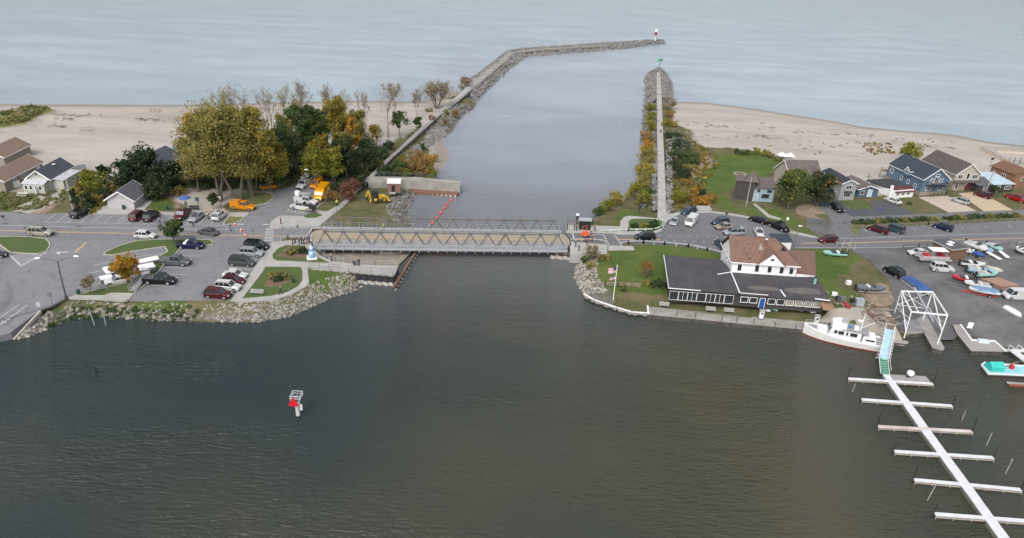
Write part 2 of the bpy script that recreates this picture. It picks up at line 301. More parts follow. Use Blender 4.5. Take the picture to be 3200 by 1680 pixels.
def make_ground():
    s = .8
    xs = np.arange(-330, 340, s); ys = np.arange(84, 345, s); nx, ny = len(xs), len(ys)
    X, Y = np.meshgrid(xs, ys); fx, fy = X.ravel(), Y.ravel()
    z, bd = terrain(fx, fy); rdist = terrain.rd
    nzv = np.array([mnoise.noise((a*.07, b*.07, 3.3)) for a, b in zip(fx, fy)])
    nz2 = np.array([mnoise.noise((a*.35, b*.35, 8.3)) for a, b in zip(fx, fy)])
    def reg(polys, soft=2.5):
        r = np.zeros(fx.shape)
        for pl in polys:
            p = W2(pl); ins = inpoly(fx, fy, p); d = np.full(fx.shape, 99.0)
            for i in range(len(p)): d = np.minimum(d, ptseg(fx, fy, p[i], p[(i+1) % len(p)]))
            r = np.maximum(r, np.clip(.5+np.where(ins, d, -d)/(2*soft)+nzv*.45+nz2*.3, 0, 1))
        return r
    sand = reg([[(-400, 300), (580, 300), (1103, 290), (1330, 290), (1425, 300), (1340, 372), (1200, 450), (1120, 480), (1000, 430), (800, 480), (640, 520), (560, 505), (460, 560), (330, 555), (250, 560), (215, 590), (150, 640), (90, 668), (40, 660), (120, 610), (0, 600), (-400, 620)],
                [(552, 596), (600, 585), (760, 588), (755, 610), (720, 640), (700, 664), (600, 660), (575, 640), (550, 628)],
                [(2095, 290), (2500, 330), (3300, 430), (3500, 560), (3260, 560), (3050, 560), (2960, 560), (2870, 600), (2720, 610), (2600, 560), (2500, 520), (2440, 492), (2380, 472), (2260, 462), (2190, 455), (2150, 410), (2100, 380)]])
    sand = np.maximum(sand, np.clip(1.3-bd/7+nz2*.3, 0, 1))
    green = reg([[(2240, 480), (2330, 480), (2410, 490), (2450, 520), (2400, 560), (2320, 560), (2250, 600), (2300, 650), (2420, 650), (2560, 740), (2440, 700), (2300, 660), (2250, 655), (2210, 600), (2190, 540)],
                 [(1905, 785), (1985, 772), (2076, 770), (2150, 778), (2260, 800), (2085, 890), (2080, 905), (1960, 890), (1900, 900), (1860, 850), (1890, 810)], [(1900, 700), (1945, 640), (2000, 650), (1960, 690)],
                 [(960, 830), (1100, 870), (1050, 900), (970, 890)], [(130, 965), (200, 935), (560, 935), (560, 960), (330, 975), (140, 1000)], [(455, 622), (550, 612), (552, 655), (470, 662)],
                 [(2470, 780), (2640, 780), (2690, 810), (2660, 840), (2600, 880), (2560, 880)], [(2700, 665), (2600, 625), (2700, 630), (2730, 650)], [(0, 610), (60, 640), (210, 590), (200, 620), (90, 660), (-50, 660)], [(1330, 592), (1240, 680), (1200, 690), (1300, 600)], [(2600, 890), (2700, 925), (2650, 935), (2580, 915)], [(750, 610), (850, 600), (850, 620), (800, 640), (720, 640)]], 2)
    soil = reg([[(2540, 700), (2500, 660), (2590, 690), (2600, 730)], [(2480, 655), (2560, 640), (2580, 665), (2500, 672)], [(2700, 900), (2780, 880), (2800, 930), (2740, 950)], [(2990, 800), (3090, 810), (3060, 840), (2960, 830)], [(100, 640), (180, 625), (140, 670), (90, 668)], [(940, 940), (1000, 930), (960, 960), (850, 975)],
                [(2230, 480), (2190, 560), (2150, 540), (2160, 480)], [(560, 660), (560, 590), (500, 600), (530, 620)]], 2)
    rock = np.clip(1.15-np.where(z < 1.6, (z+.2)/1.7, 9), 0, 1)*(bd > 9)*(rdist < 6)
    dune = reg([[(-200, 410), (0, 412), (80, 398), (120, 372), (178, 345), (90, 338), (0, 365), (-200, 380)]], 3)
    z = z+dune*1.6*(z > 1)+np.where((sand > .6) & (z > .15), nzv*.12+nz2*.04, 0)*np.clip(sand*2-1, 0, 1)*np.clip((z)/1.5, 0, 1)
    verts = np.stack([fx, fy, z], 1).astype(np.float32)
    i = np.arange((ny-1)*(nx-1)); r, c = i//(nx-1), i % (nx-1); a = r*nx+c
    F = np.stack([a, a+1, a+nx+1, a+nx], 1); keep = (z[F].max(1) > -1.0); F = F[keep]
    fs = sand[F].mean(1) > .5
    # material
    mt = bpy.data.materials.new('ground_cover'); mt.use_nodes = True; n = mt.node_tree.nodes; l = mt.node_tree.links
    b = n['Principled BSDF']; b.inputs['Roughness'].default_value = .95; b.inputs['Specular IOR Level'].default_value = .2
    tc = n.new('ShaderNodeTexCoord'); at = n.new('ShaderNodeAttribute'); at.attribute_name = 'cover'; ag = n.new('ShaderNodeAttribute'); ag.attribute_name = 'extra'
    s1 = n.new('ShaderNodeSeparateColor'); l.new(at.outputs['Color'], s1.inputs[0]); s2 = n.new('ShaderNodeSeparateColor'); l.new(ag.outputs['Color'], s2.inputs[0])
    def N(sc, det=5, st=(1, 1, 1)):
        mp = n.new('ShaderNodeMapping'); mp.inputs['Scale'].default_value = st; l.new(tc.outputs['Object'], mp.inputs[0])
        t = n.new('ShaderNodeTexNoise'); t.inputs['Scale'].default_value = sc; t.inputs['Detail'].default_value = det; t.inputs['Roughness'].default_value = .65; l.new(mp.outputs[0], t.inputs[0]); return t.outputs[0]
    def ramp(fac, c1, c2, lo=.35, hi=.65):
        r_ = n.new('ShaderNodeMapRange'); r_.inputs[1].default_value = lo; r_.inputs[2].default_value = hi; l.new(fac, r_.inputs[0])
        x = n.new('ShaderNodeMix'); x.data_type = 'RGBA'; l.new(r_.outputs[0], x.inputs[0])
        for k, cc in ((6, c1), (7, c2)):
            if isinstance(cc, tuple): x.inputs[k].default_value = (*cc, 1)
            else: l.new(cc, x.inputs[k])
        return x.outputs[2]
    fine = N(1.8)
    def mask(ch):
        ad = n.new('ShaderNodeMath'); ad.operation = 'MULTIPLY_ADD'; ad.inputs[1].default_value = .7; l.new(fine, ad.inputs[0])
        sb = n.new('ShaderNodeMath'); sb.operation = 'SUBTRACT'; sb.inputs[1].default_value = .35; l.new(ad.outputs[0], sb.inputs[0]); l.new(ch, ad.inputs[2]); return sb.outputs[0]
    base = ramp(N(.25), (.072, .082, .03), (.155, .130, .070)); base = ramp(N(2.2), base, (.14, .12, .06), .55, .8)
    gr = ramp(N(.12), (.055, .095, .02), (.105, .135, .034)); gr = ramp(N(3), gr, (.14, .13, .05), .55, .85)
    sa = ramp(N(.05, 8, (.6, 2, 1)), (.34, .308, .272), (.45, .408, .362)); sa = ramp(N(.55, 5, (.5, 2.5, 1)), sa, (.26, .225, .19), .58, .80)
    so_ = ramp(N(.8), (.20, .15, .11), (.32, .25, .19))
    ro = ramp(N(1.6), (.08, .075, .06), (.20, .185, .16))
    sa = ramp(N(2.6, 4, (.6, 1.6, 1)), sa, (.21, .18, .15), .66, .82); x = ramp(mask(s1.outputs[1]), base, gr, .4, .6); x = ramp(mask(s1.outputs[2]), x, so_, .4, .6); x = ramp(mask(s1.outputs[0]), x, sa, .42, .58)
    x = ramp(mask(s2.outputs[0]), x, ro, .4, .6); x = ramp(mask(s2.outputs[1]), x, ramp(N(.5), (.15, .17, .06), (.28, .22, .09)), .4, .6)
    wet = ramp(s2.outputs[2], x, (.24, .205, .17), 0, 1)
    l.new(wet, b.inputs['Base Color'])
    bp = n.new('ShaderNodeBump'); bp.inputs['Distance'].default_value = .12; l.new(N(2.5), bp.inputs['Height']); l.new(bp.outputs[0], b.inputs['Normal'])
    wetv = np.clip((.55-z)/.25, 0, 1)*(sand > .5)*.8
    cov = np.stack([sand, green, soil, np.ones_like(sand)], 1).astype(np.float32); ext = np.stack([rock, dune, wetv, np.ones_like(sand)], 1).astype(np.float32)
    for nm, sel in (('beach', fs), ('ground', ~fs)):
        FF = F[sel]; used, inv = np.unique(FF, return_inverse=True); FF = inv.reshape(-1, 4)
        me = bpy.data.meshes.new(nm); me.vertices.add(len(used)); me.vertices.foreach_set('co', verts[used].ravel())
        me.loops.add(FF.size); me.loops.foreach_set('vertex_index', FF.ravel().astype(np.int32))
        me.polygons.add(len(FF)); me.polygons.foreach_set('loop_start', np.arange(0, FF.size, 4, dtype=np.int32))
        me.polygons.foreach_set('use_smooth', [True]*len(FF))
        me.update(calc_edges=True); me.validate()
        for an, arr in (('cover', cov), ('extra', ext)):
            A = me.color_attributes.new(an, 'FLOAT_COLOR', 'POINT'); A.data.foreach_set('color', arr[used].ravel())
        me.materials.append(mt); o = bpy.data.objects.new(nm, me); C.objects.link(o); tag(o, kind='structure')
make_ground()
# ------------------------------------------------------------------ paved surfaces
def slab(name, pts, zt, mt, th=.35, parent=None, kind='structure'):
    o = MB().prism(W2(pts, zt), zt-th, zt).build(name, mt, parent)
    if kind and not parent: tag(o, kind=kind)
    return o
Z1, Z2 = LZ+.005, LZ+.010
asphW = [(-400, 650), (0, 662), (118, 671), (186, 667), (290, 670), (461, 672), (589, 675), (768, 678), (778, 663), (787, 660), (805, 640), (834, 635), (858, 616), (845, 607), (815, 598), (830, 585), (896, 587), (923, 579), (928, 560), (1040, 552), (1045, 600), (1018, 625), (991, 652), (985, 662), (950, 675), (895, 674), (873, 675), (855, 687), (842, 700), (843, 711), (855, 715), (973, 714), (973, 746), (896, 746), (874, 754), (849, 755), (843, 772), (719, 936), (500, 936), (396, 934), (213, 926), (167, 950), (126, 966), (0, 995), (-400, 1010)]
slab('parking_lot', asphW, Z1, asph_l)
slab('road', [(-400, 700), (0, 704), (296, 712), (600, 717), (760, 719), (853, 717), (976, 713), (957, 744), (896, 746), (600, 752), (300, 750), (0, 744), (-400, 735)], Z2, road_l, .2)
MB().prism([tuple(V(x, y, LZ)[:2]) for x, y in [(-200, 1000), (0, 994), (126, 965), (126, 967)]]+[tuple(V(x, y, -.3)[:2]) for x, y in [(41, 1062), (0, 1072), (-200, 1090)]], lambda p: -1.0, lambda p: min(LZ+.005, max(-.3, LZ-(V(60, 975).y-p[1])*.19))).build('boat_ramp', asph_l)['kind'] = 'structure'
asphE = [(1771, 729), (1882, 727), (1950, 731), (2042, 729), (2065, 722), (2074, 710), (2077, 701), (2086, 689), (2104, 678), (2127, 668), (2166, 664), (2222, 664), (2266, 669), (2325, 678), (2396, 695), (2465, 725), (2532, 740), (2553, 742), (2587, 731), (2599, 699), (2590, 678), (2575, 662), (2534, 629), (2556, 627), (2600, 646), (2637, 664), (2664, 678), (2862, 671), (3050, 662), (3160, 658), (3200, 656), (3700, 635), (3700, 735), (3200, 761), (2922, 771), (2777, 778), (2600, 778), (2479, 778), (2400, 800), (2253, 793), (2209, 783), (2150, 771), (2076, 765), (1963, 763), (1943, 769), (1895, 769), (1880, 762), (1781, 753)]
slab('parking_lot', asphE, Z1, asphalt)
slab('road', [(1773, 729), (1882, 728), (2040, 732), (2300, 742), (2560, 748), (2740, 746), (2900, 743), (3200, 730), (3700, 706), (3700, 732), (3200, 759), (2922, 770), (2777, 777), (2480, 777), (2300, 770), (2150, 769), (1963, 762), (1880, 761), (1781, 753)], Z2, road_m, .2)
m_k = MB(); _a, _b = V(43, 1056, .15), V(126, 967, 2.3); m_k.beam(_a+Vector((.15, -.15, -.15)), _b+Vector((.15, -.15, -.15)), .3, .5); tag(m_k.build('ramp_kerb', kerb_m), kind='structure')
# marina yard: follows the ground, which falls towards the quay
def drape(name, pts, mt, up=.07, th=.3, n=1.6, parent=None):
    P = W2(pts) if not isinstance(pts[0][0], str) else pts
    xs = [p[0] for p in P]; ys = [p[1] for p in P]
    X, Y = np.meshgrid(np.arange(min(xs)-n, max(xs)+2*n, n), np.arange(min(ys)-n, max(ys)+2*n, n)); sh = X.shape
    fx, fy = X.ravel(), Y.ravel(); ins = inpoly(fx, fy, P)
    z = terrain(fx, fy)[0]
    # snap outside points that touch inside cells to the outline
    for k in range(len(fx)):
        if not ins[k]:
            best = None; q = (fx[k], fy[k])
            for i in range(len(P)):
                a, b = P[i], P[(i+1) % len(P)]; dx, dy = b[0]-a[0], b[1]-a[1]; t = max(0, min(1, ((q[0]-a[0])*dx+(q[1]-a[1])*dy)/(dx*dx+dy*dy+1e-9)))
                c = (a[0]+t*dx, a[1]+t*dy); d = math.hypot(c[0]-q[0], c[1]-q[1])
                if best is None or d < best[0]: best = (d, c)
            if best[0] < n*1.5: fx[k], fy[k] = best[1]
            else: fx[k] = np.nan
    zz = terrain(np.nan_to_num(fx), fy)[0]
    V_ = [(a, b, max(.45, c)+up) for a, b, c in zip(np.nan_to_num(fx), fy, zz)]; F = []
    ins2 = ins.reshape(sh)
    for r in range(sh[0]-1):
        for c in range(sh[1]-1):
            q = [r*sh[1]+c, r*sh[1]+c+1, (r+1)*sh[1]+c+1, (r+1)*sh[1]+c]
            if any(ins[i] for i in q) and not any(np.isnan(fx[i]) for i in q): F.append(tuple(q))
    mb = MB(); mb.v = V_; mb.f = F; mb.m = [0]*len(F)
    o = mb.build(name, mt, parent); tag(o, kind='structure') if not parent else None
    return o
drape('marina_yard', [(2640, 777), (2777, 778), (2922, 771), (3200, 761), (3700, 735), (3700, 1120), (3200, 1075), (3103, 1044), (3010, 1012), (2990, 1035), (2946, 1036), (2900, 990), (2880, 985), (2830, 1020), (2780, 955), (2800, 930), (2777, 875), (2742, 840), (2706, 808)], worn)
# kerbs and pavements
def strip(mb, pts, wd, z0, z1, closed=False, z=None, side=0):
    P = [V(x, y, z1 if z is None else z) for x, y in pts]; n = len(P)
    for i in range(n if closed else n-1):
        a, b = P[i].copy(), P[(i+1) % n].copy(); d = (b-a); d.z = 0
        if d.length < 1e-3: continue
        d.normalize(); nn = Vector((-d.y, d.x, 0))*(wd/2); e = d*(wd*.25)
        mb.prism([tuple((a-e-nn)[:2]), tuple((b+e-nn)[:2]), tuple((b+e+nn)[:2]), tuple((a-e+nn)[:2])], z0, z1+.0007*(i % 3))
    return mb
def kerb(pts, closed=True, wd=.22, h=.15, name='kerb'): tag(strip(MB(), pts, wd, LZ-.3, LZ+h, closed).build(name, kerb_m), kind='structure')
def island(pts, mt=grass_m, h=.13, k=True, name='grass_verge'):
    slab(name, pts, LZ+h, mt, .4)
    if k: kerb(pts)
island([(-150, 752), (0, 740), (44, 739), (100, 741), (142, 746), (154, 758), (155, 770), (145, 784), (118, 793), (70, 791), (30, 788), (0, 765), (-150, 745)][1:-1]+[(-60, 742)])
island([(324, 795), (331, 787), (370, 769), (429, 752), (503, 748), (562, 748), (654, 749), (667, 757), (661, 764), (636, 768), (565, 776), (512, 828), (475, 866), (456, 883), (430, 905), (414, 917), (408, 914), (346, 913), (325, 921), (231, 921), (300, 903), (345, 892), (400, 880), (440, 850), (490, 805), (524, 786), (515, 770), (414, 785), (349, 797)])
island([(698, 703), (702, 692), (716, 676), (763, 678), (750, 690), (728, 698)], dry_m)
island([(950, 677), (961, 669), (1003, 670), (1006, 674), (985, 681), (960, 681)], grass_m, .16, False)
island([(858, 616), (834, 635), (805, 640), (790, 655), (765, 650), (740, 640), (720, 625), (760, 600), (830, 600), (850, 606)], dry_m, .08)
slab('pavement', [(213, 926), (231, 921), (325, 922), (346, 914), (414, 915), (408, 930), (396, 935), (385, 937), (300, 931), (217, 929)], LZ+.12, concrete)
slab('pavement', [(290, 669), (328, 640), (473, 625), (477, 629), (451, 655), (461, 662), (600, 664), (600, 650), (628, 650), (630, 664), (700, 665), (775, 664), (779, 668), (768, 677), (589, 674), (461, 671)], LZ+.12, concrete)
pathW = [(855, 714), (843, 711), (842, 700), (855, 687), (873, 675), (895, 674), (950, 676), (972, 680), (990, 680), (1008, 672), (1000, 668), (985, 664), (991, 656), (1016, 661), (1027, 659), (1063, 639), (1100, 600), (1154, 550), (1207, 499), (1251, 460), (1313, 401), (1381, 339), (1429, 300), (1479, 253)]
pathWb = [(1491, 265), (1438, 312), (1390, 348), (1322, 407), (1228, 491), (1168, 552), (1115, 600), (1075, 645), (1036, 676), (1005, 700), (1000, 713)]
slab('pavement', pathW+pathWb, LZ+.12, concrete)
concE = [(849, 755), (874, 754), (973, 747), (976, 766), (985, 784), (1003, 800), (1021, 809), (1047, 816), (1101, 825), (1172, 830), (1241, 831), (1228, 858), (961, 837), (966, 879), (955, 894), (914, 915), (855, 934), (754, 941), (719, 937), (843, 772)]
slab('pavement', concE, LZ+.12, concrete, 2.4)
gC = [(852, 794), (870, 776), (893, 767), (953, 768), (964, 785), (990, 803), (1032, 822), (864, 814), (852, 807)]
gD = [(830, 834), (938, 835), (945, 844), (944, 874), (932, 891), (899, 909), (846, 922), (757, 930), (780, 900)]
slab('lawn', gC, LZ+.15, grass_m); slab('lawn', gD, LZ+.15, grass_m)
slab('mulch_bed', [(866, 800), (890, 781), (930, 778), (962, 790), (958, 806), (900, 806)], LZ+.156, soil_m); slab('mulch_bed', [(825, 890), (840, 865), (880, 850), (918, 860), (918, 875), (880, 888), (850, 895)], LZ+.156, soil_m)
slab('pavement', [(1781, 755), (1899, 766), (1897, 794), (1782, 792)], LZ+.10, concrete, 2.6)
slab('pavement', [(1901, 768), (1978, 770), (1983, 782), (1901, 783)], LZ+.10, concrete)
slab('pavement', [(1770, 703), (1936, 708), (1940, 690), (1950, 679), (1965, 675), (2027, 680), (2054, 683), (2056, 650), (2054, 427), (2052, 250), (2053, 227), (2063, 227), (2065, 250), (2068, 309), (2072, 416), (2078, 546), (2081, 650), (2085, 668), (2100, 668), (2127, 663), (2166, 660), (2222, 660), (2266, 665), (2325, 674), (2396, 690), (2465, 720), (2532, 735), (2553, 740), (2553, 743), (2532, 741), (2465, 726), (2396, 696), (2325, 679), (2266, 670), (2222, 665), (2166, 665), (2127, 669), (2104, 679), (2086, 690), (2077, 702), (2074, 711), (2065, 723), (2042, 730), (1950, 732), (1882, 728), (1770, 728)], LZ+.13, concrete, 1.5)
slab('pavement', [(2174, 643), (2217, 644), (2226, 657), (2183, 658)], LZ+.1, concrete)
slab('lawn', [(1965, 692), (1975, 684), (2027, 684), (2056, 687), (2068, 692), (2070, 707), (2059, 717), (2042, 722), (1963, 723)], LZ+.16, grass_m)
slab('path', [(2352, 638), (2362, 637), (2405, 672), (2442, 684), (2436, 687), (2400, 680)], LZ+.03, concrete, .2)
slab('driveway', [(2600, 625), (2625, 628), (2650, 650), (2668, 655), (2728, 652), (2720, 628), (2756, 626), (2790, 633), (2862, 670), (2664, 678), (2637, 664), (2600, 646)], LZ+.02, dark_asph)
slab('driveway', [(2870, 617), (2960, 612), (3052, 660), (2965, 665)], LZ+.02, mat('tan_pavers', (.50, .42, .35), .9, scale=.8, col2=(.40, .33, .27)))
slab('driveway', [(2995, 605), (3060, 600), (3165, 657), (3075, 661)], LZ+.021, mat('gold_pavers', (.52, .41, .28), .9, scale=.8, col2=(.40, .32, .22)))
slab('driveway', [(2525, 680), (2590, 690), (2598, 705), (2588, 730), (2560, 738), (2520, 710)], LZ+.012, worn, .2)
slab('lawn', [(2640, 628), (2668, 625), (2722, 652), (2668, 655)], LZ+.06, grass_m)
for pts in ([(2658, 713), (2667, 699), (2760, 695), (2900, 688), (3050, 682), (3200, 676), (3500, 665), (3500, 674), (3200, 688), (2900, 702), (2690, 712), (2680, 735), (2668, 730)],): slab('grass_verge', pts, LZ+.08, dry_m)
slab('lawn', [(2798, 791), (2835, 782), (2925, 778), (2925, 786), (2880, 792), (2800, 794)], LZ+.06, grass_m); slab('lawn', [(3122, 775), (3170, 770), (3190, 780), (3160, 783)], LZ+.06, grass_m)
slab('patched_asphalt', [(-20, 955), (12, 935), (22, 905), (17, 885), (28, 878), (41, 905), (38, 935), (15, 968), (-20, 990)], Z1+.012, mat('patched_asphalt', (.12, .125, .135), .7, scale=.5, col2=(.17, .17, .175)), .1)
# ------------------------------------------------------------------ markings
mk, my = MB(), MB(); ZM = LZ+.018
def line(mb, p, q, wd, z=ZM):
    a, b = V(*p, z), V(*q, z); d = (b-a).normalized(); nn = Vector((-d.y, d.x, 0))*(wd/2)
    mb.add([a-nn, b-nn, b+nn, a+nn], [(0, 1, 2, 3)])
def path(mb, pts, wd):
    for a, b in zip(pts[:-1], pts[1:]): line(mb, a, b, wd)
path(mk, [(-300, 700), (0, 704), (296, 712), (600, 717), (754, 718)], .16)
path(my, [(-300, 716), (0, 720), (296, 727), (600, 733), (820, 737), (970, 738)], .14); path(my, [(-300, 718), (0, 722), (296, 729), (600, 735), (820, 739), (970, 740)], .14)
for k in range(15):
    if 7 != k: line(mk, (139+37*k, 695+.6*k), (139+37*k+35-.7*k, 669+.6*k), .12)
line(mk, (139, 695), (411, 699.5), .12); line(mk, (434, 701), (693, 705), .12)
for k in range(6): line(mk, (364+k*6.5+4, 697-k*4.2), (382+k*6.5-2, 699.5-k*4.2), .12)
for k in range(7): line(mk, (571-15.3*k*1.05, 782+17*k*1.05), (645-15.6*k*1.05, 783+17.4*k*1.05), .12)
for k in range(9): line(mk, (834-15.5*k, 790+17.2*k), (762-15.5*k, 787+17.2*k), .12)
for k in range(9):
    t = k/8; line(mk, (831-6*t, 714+38.5*t), (856-2.5*t, 713.8+38.8*t), .35)
line(mk, (741, 701.4), (762, 702), .5); line(mk, (821, 702), (839, 702.6), .5)
line(mk, (976, 713), (957, 744), .25)
path(mk, [(27, 794), (66, 832), (146, 789)], .3)
for k in range(8): line(mk, (36+k*3.5, 798+k*4.2), (135-k*8.5, 796+k*4.0), .12)
path(my, [(234, 789), (271, 758)], .3)
path(mk, [(186, 790), (212, 787)], .5); mk.add([V(172, 792, ZM), V(188, 785, ZM), V(188, 797, ZM)], [(0, 2, 1)])
for a, b in (((294, 830), (346, 820)), ((408, 807), (506, 792)), ((278, 851.5), (325, 842.6)), ((263, 872), (309, 864)), ((244, 896), (334, 878))): line(mk, a, b, .14)
for k in range(7): line(mk, (5+k*13, 1000-k*7.5), (20+k*11, 1006-k*9), .15)
path(mk, [(0, 1012), (85, 951)], .15); path(mk, [(0, 990), (58, 950)], .15)
for k in range(5): line(mk, (904+k*10.8, 653+k), (900+k*10.8, 663+k*1.1), .12)
path(mk, [(908, 653), (893, 662), (960, 670)], .12)
# east
path(my, [(1790, 749), (1886, 749.5)], .3); path(my, [(1930, 749), (2064, 750)], .35)
path(my, [(2505, 760), (2700, 758), (2900, 751), (3200, 744), (3500, 732)], .14); path(my, [(2505, 762), (2700, 760), (2900, 753), (3200, 746), (3500, 734)], .14)
for k in range(12): line(mk, (2058+k*29.5, 737+k*.75), (2067+k*29.5, 737.3+k*.75), .18)
for k in range(9): line(mk, (2072+k*31, 752+k*.9+max(0, k-3)*1.1), (2082+k*31, 752.3+k*.9+max(0, k-3)*1.1), .16)
path(mk, [(2600, 746), (2700, 745), (2900, 737), (3200, 729), (3500, 716)], .14); path(mk, [(2480, 774.5), (2777, 774.5), (2922, 768), (3200, 757), (3500, 742)], .14)
for k in range(6): line(mk, (1885+k*3, 734+k*5.5), (1886.5+k*3, 737+k*5.5), .35); line(mk, (1921+k*3.6, 735+k*5.3), (1923+k*3.6, 738+k*5.3), .35)
line(mk, (1787, 723), (1796, 752), .3)
path(mk, [(1830, 733), (1885, 734)], .14); path(mk, [(1930, 734), (2000, 734)], .14)
for k in range(7): line(mk, (2700+k*75, 716-k*2.2), (2712+k*75, 726-k*2.2), .12)
tag(mk.build('road_marking', white_m), kind='structure'); tag(my.build('road_marking', yellow_m), kind='structure')
# ------------------------------------------------------------------ rocks
def icos():
    import bmesh
    bm = bmesh.new(); bmesh.ops.create_icosphere(bm, subdivisions=1, radius=1); v = np.array([list(x.co) for x in bm.verts]); f = [tuple(i.index for i in x.verts) for x in bm.faces]; bm.free(); return v, f
IV, IF = icos()
def rockshape(k):
    r = np.random.default_rng(k); v = IV*(1+r.uniform(-.22, .22, (len(IV), 1))); v *= np.array([1, r.uniform(.65, .95), r.uniform(.5, .75)])
    return v
RS = [rockshape(k) for k in range(8)]
def rock_stuff(name, pts, sizes, mt, kind='stuff', label=None, cat=None):
    mb = MB()
    for (x, y, z), s in zip(pts, sizes):
        v = RS[random.randrange(8)]*s; a = random.uniform(0, 6.28); t = random.uniform(-.4, .4); ca, sa = math.cos(a), math.sin(a)
        R = np.array([[ca, -sa, 0], [sa, ca, 0], [0, 0, 1]]) @ np.array([[1, 0, 0], [0, math.cos(t), -math.sin(t)], [0, math.sin(t), math.cos(t)]])
        mb.add([tuple(p) for p in (v @ R.T + np.array([x, y, z]))], IF)
    o = mb.build(name, mt); tag(o, label, cat, kind=kind); return o
bm_ = []
for k in range(8):
    mb = MB().add([tuple(p) for p in RS[k]], IF); o = mb.build('boulder', stone_m); bm_.append(o.data); bpy.data.objects.remove(o)
def boulders(pts, sizes, label, group, mt=None):
    for (x, y, z), s in zip(pts, sizes):
        o = bpy.data.objects.new('boulder', random.choice(bm_)); C.objects.link(o); o.location = (x, y, z); o.scale = (s, s, s*random.uniform(.8, 1.1)); o.rotation_euler = (random.uniform(-.4, .4), random.uniform(-.4, .4), random.uniform(0, 6.28))
        tag(o, label, 'boulder', group)
def bank_pts(wl, n, w0, w1, z=None):
    P = [V(x, y, 0) for x, y in wl]; L = [(P[i+1]-P[i]).length for i in range(len(P)-1)]; out = []
    for _ in range(n):
        t = random.uniform(0, sum(L)); i = 0
        while t > L[i]: t -= L[i]; i += 1
        d = (P[i+1]-P[i]).normalized(); nn = Vector((-d.y, d.x, 0)); p = P[i]+d*t+nn*random.uniform(w0, w1)
        out.append((p.x, p.y, max(-.15, gz(p.x, p.y))))
    return out
wl1 = [(60, 1056), (149, 1025), (199, 994), (298, 988), (410, 991), (522, 1000), (671, 1004), (795, 1004), (894, 990), (981, 955), (1043, 925), (1089, 914), (1143, 890)]
p = bank_pts(wl1[:5], 70, -.5, 2.6); boulders(p, [random.uniform(.26, .6) for _ in p], 'pale limestone boulder in the left bank, between the boat ramp and the street lamp', 'boulders of the bank beside the boat ramp')
p = bank_pts(wl1[3:9], 120, -.4, 3.2); boulders(p, [random.uniform(.18, .38) for _ in p], 'pale limestone boulder in the left bank below the parking lot', 'boulders of the bank below the parking lot')
p = bank_pts(wl1[7:], 110, -.3, 4.2); boulders(p, [random.uniform(.18, .36) for _ in p], 'pale limestone boulder on the left bank beside the dark sheet pile wall', 'boulders of the bank below the lawn path')
p = bank_pts(wl1, 560, -.5, 2.9); rock_stuff('riprap', p, [random.uniform(.12, .30) for _ in p], stone_m, label='small pale stones filling the left bank', cat='stones')
p = bank_pts(wl1[6:], 560, -.2, 3.7); rock_stuff('riprap', p, [random.uniform(.14, .32) for _ in p], stone_m, label='pale stones heaped on the bank by the sheet pile wall', cat='stones')
p = bank_pts([(1812, 900), (1794, 863), (1800, 837), (1812, 818)], 330, 0, -1, ) if 0 else bank_pts([(1808, 822), (1802, 837), (1796, 863), (1812, 896), (1832, 926)], 520, -.3, 4.4)
rock_stuff('riprap', p, [random.uniform(.16, .4) for _ in p], stone_m, label='pale stones on the right bank beside the bridge', cat='stones')
p = bank_pts([(1296, 716), (1271, 674), (1273, 665), (1290, 630), (1305, 606)], 420, -.3, 5.0); rock_stuff('riprap', p, [random.uniform(.2, .6) for _ in p], stone2, label='grey stones of the small bank north of the bridge', cat='stones')
p = bank_pts([(1384, 431), (1411, 413), (1422, 390), (1444, 362), (1479, 342)], 520, -.4, 7.5); rock_stuff('riprap', p, [random.uniform(.3, .8) for _ in p], stone2, label='grey stones between the left pier path and the channel', cat='stones')
p = []
for _ in range(420):
    t = random.random(); x = 1075+t*-0 ; a = V(1262+t*130, 470-t*95+random.uniform(0, 30)*(1), LZ); p.append((a.x, a.y, gz(a.x, a.y)))
rock_stuff('riprap', p, [random.uniform(.3, .7) for _ in p], stone2, label='grey stones scattered on the sand beside the left pier path', cat='stones')
p = bank_pts([(1903, 614), (1868, 650)], 60, -.3, 2)+bank_pts([(2012, 330), (2010, 368), (2008, 398), (2007, 427), (1997, 457)], 420, -.5, 5)
for _ in range(170): a = V(2040+random.uniform(0, 14), random.uniform(470, 655), LZ); p.append((a.x, a.y, LZ-.1))
for _ in range(200): a = V(2082+random.uniform(0, 18), random.uniform(470, 665), LZ); p.append((a.x, a.y, LZ-.1))
for _ in range(120): a = V(2118+random.gauss(0, 16), 445+random.gauss(0, 12), LZ); p.append((a.x, a.y, LZ-.1))
rock_stuff('riprap', p, [random.uniform(.3, .8) for _ in p], stone2, label='grey stones along both sides of the right pier', cat='stones')
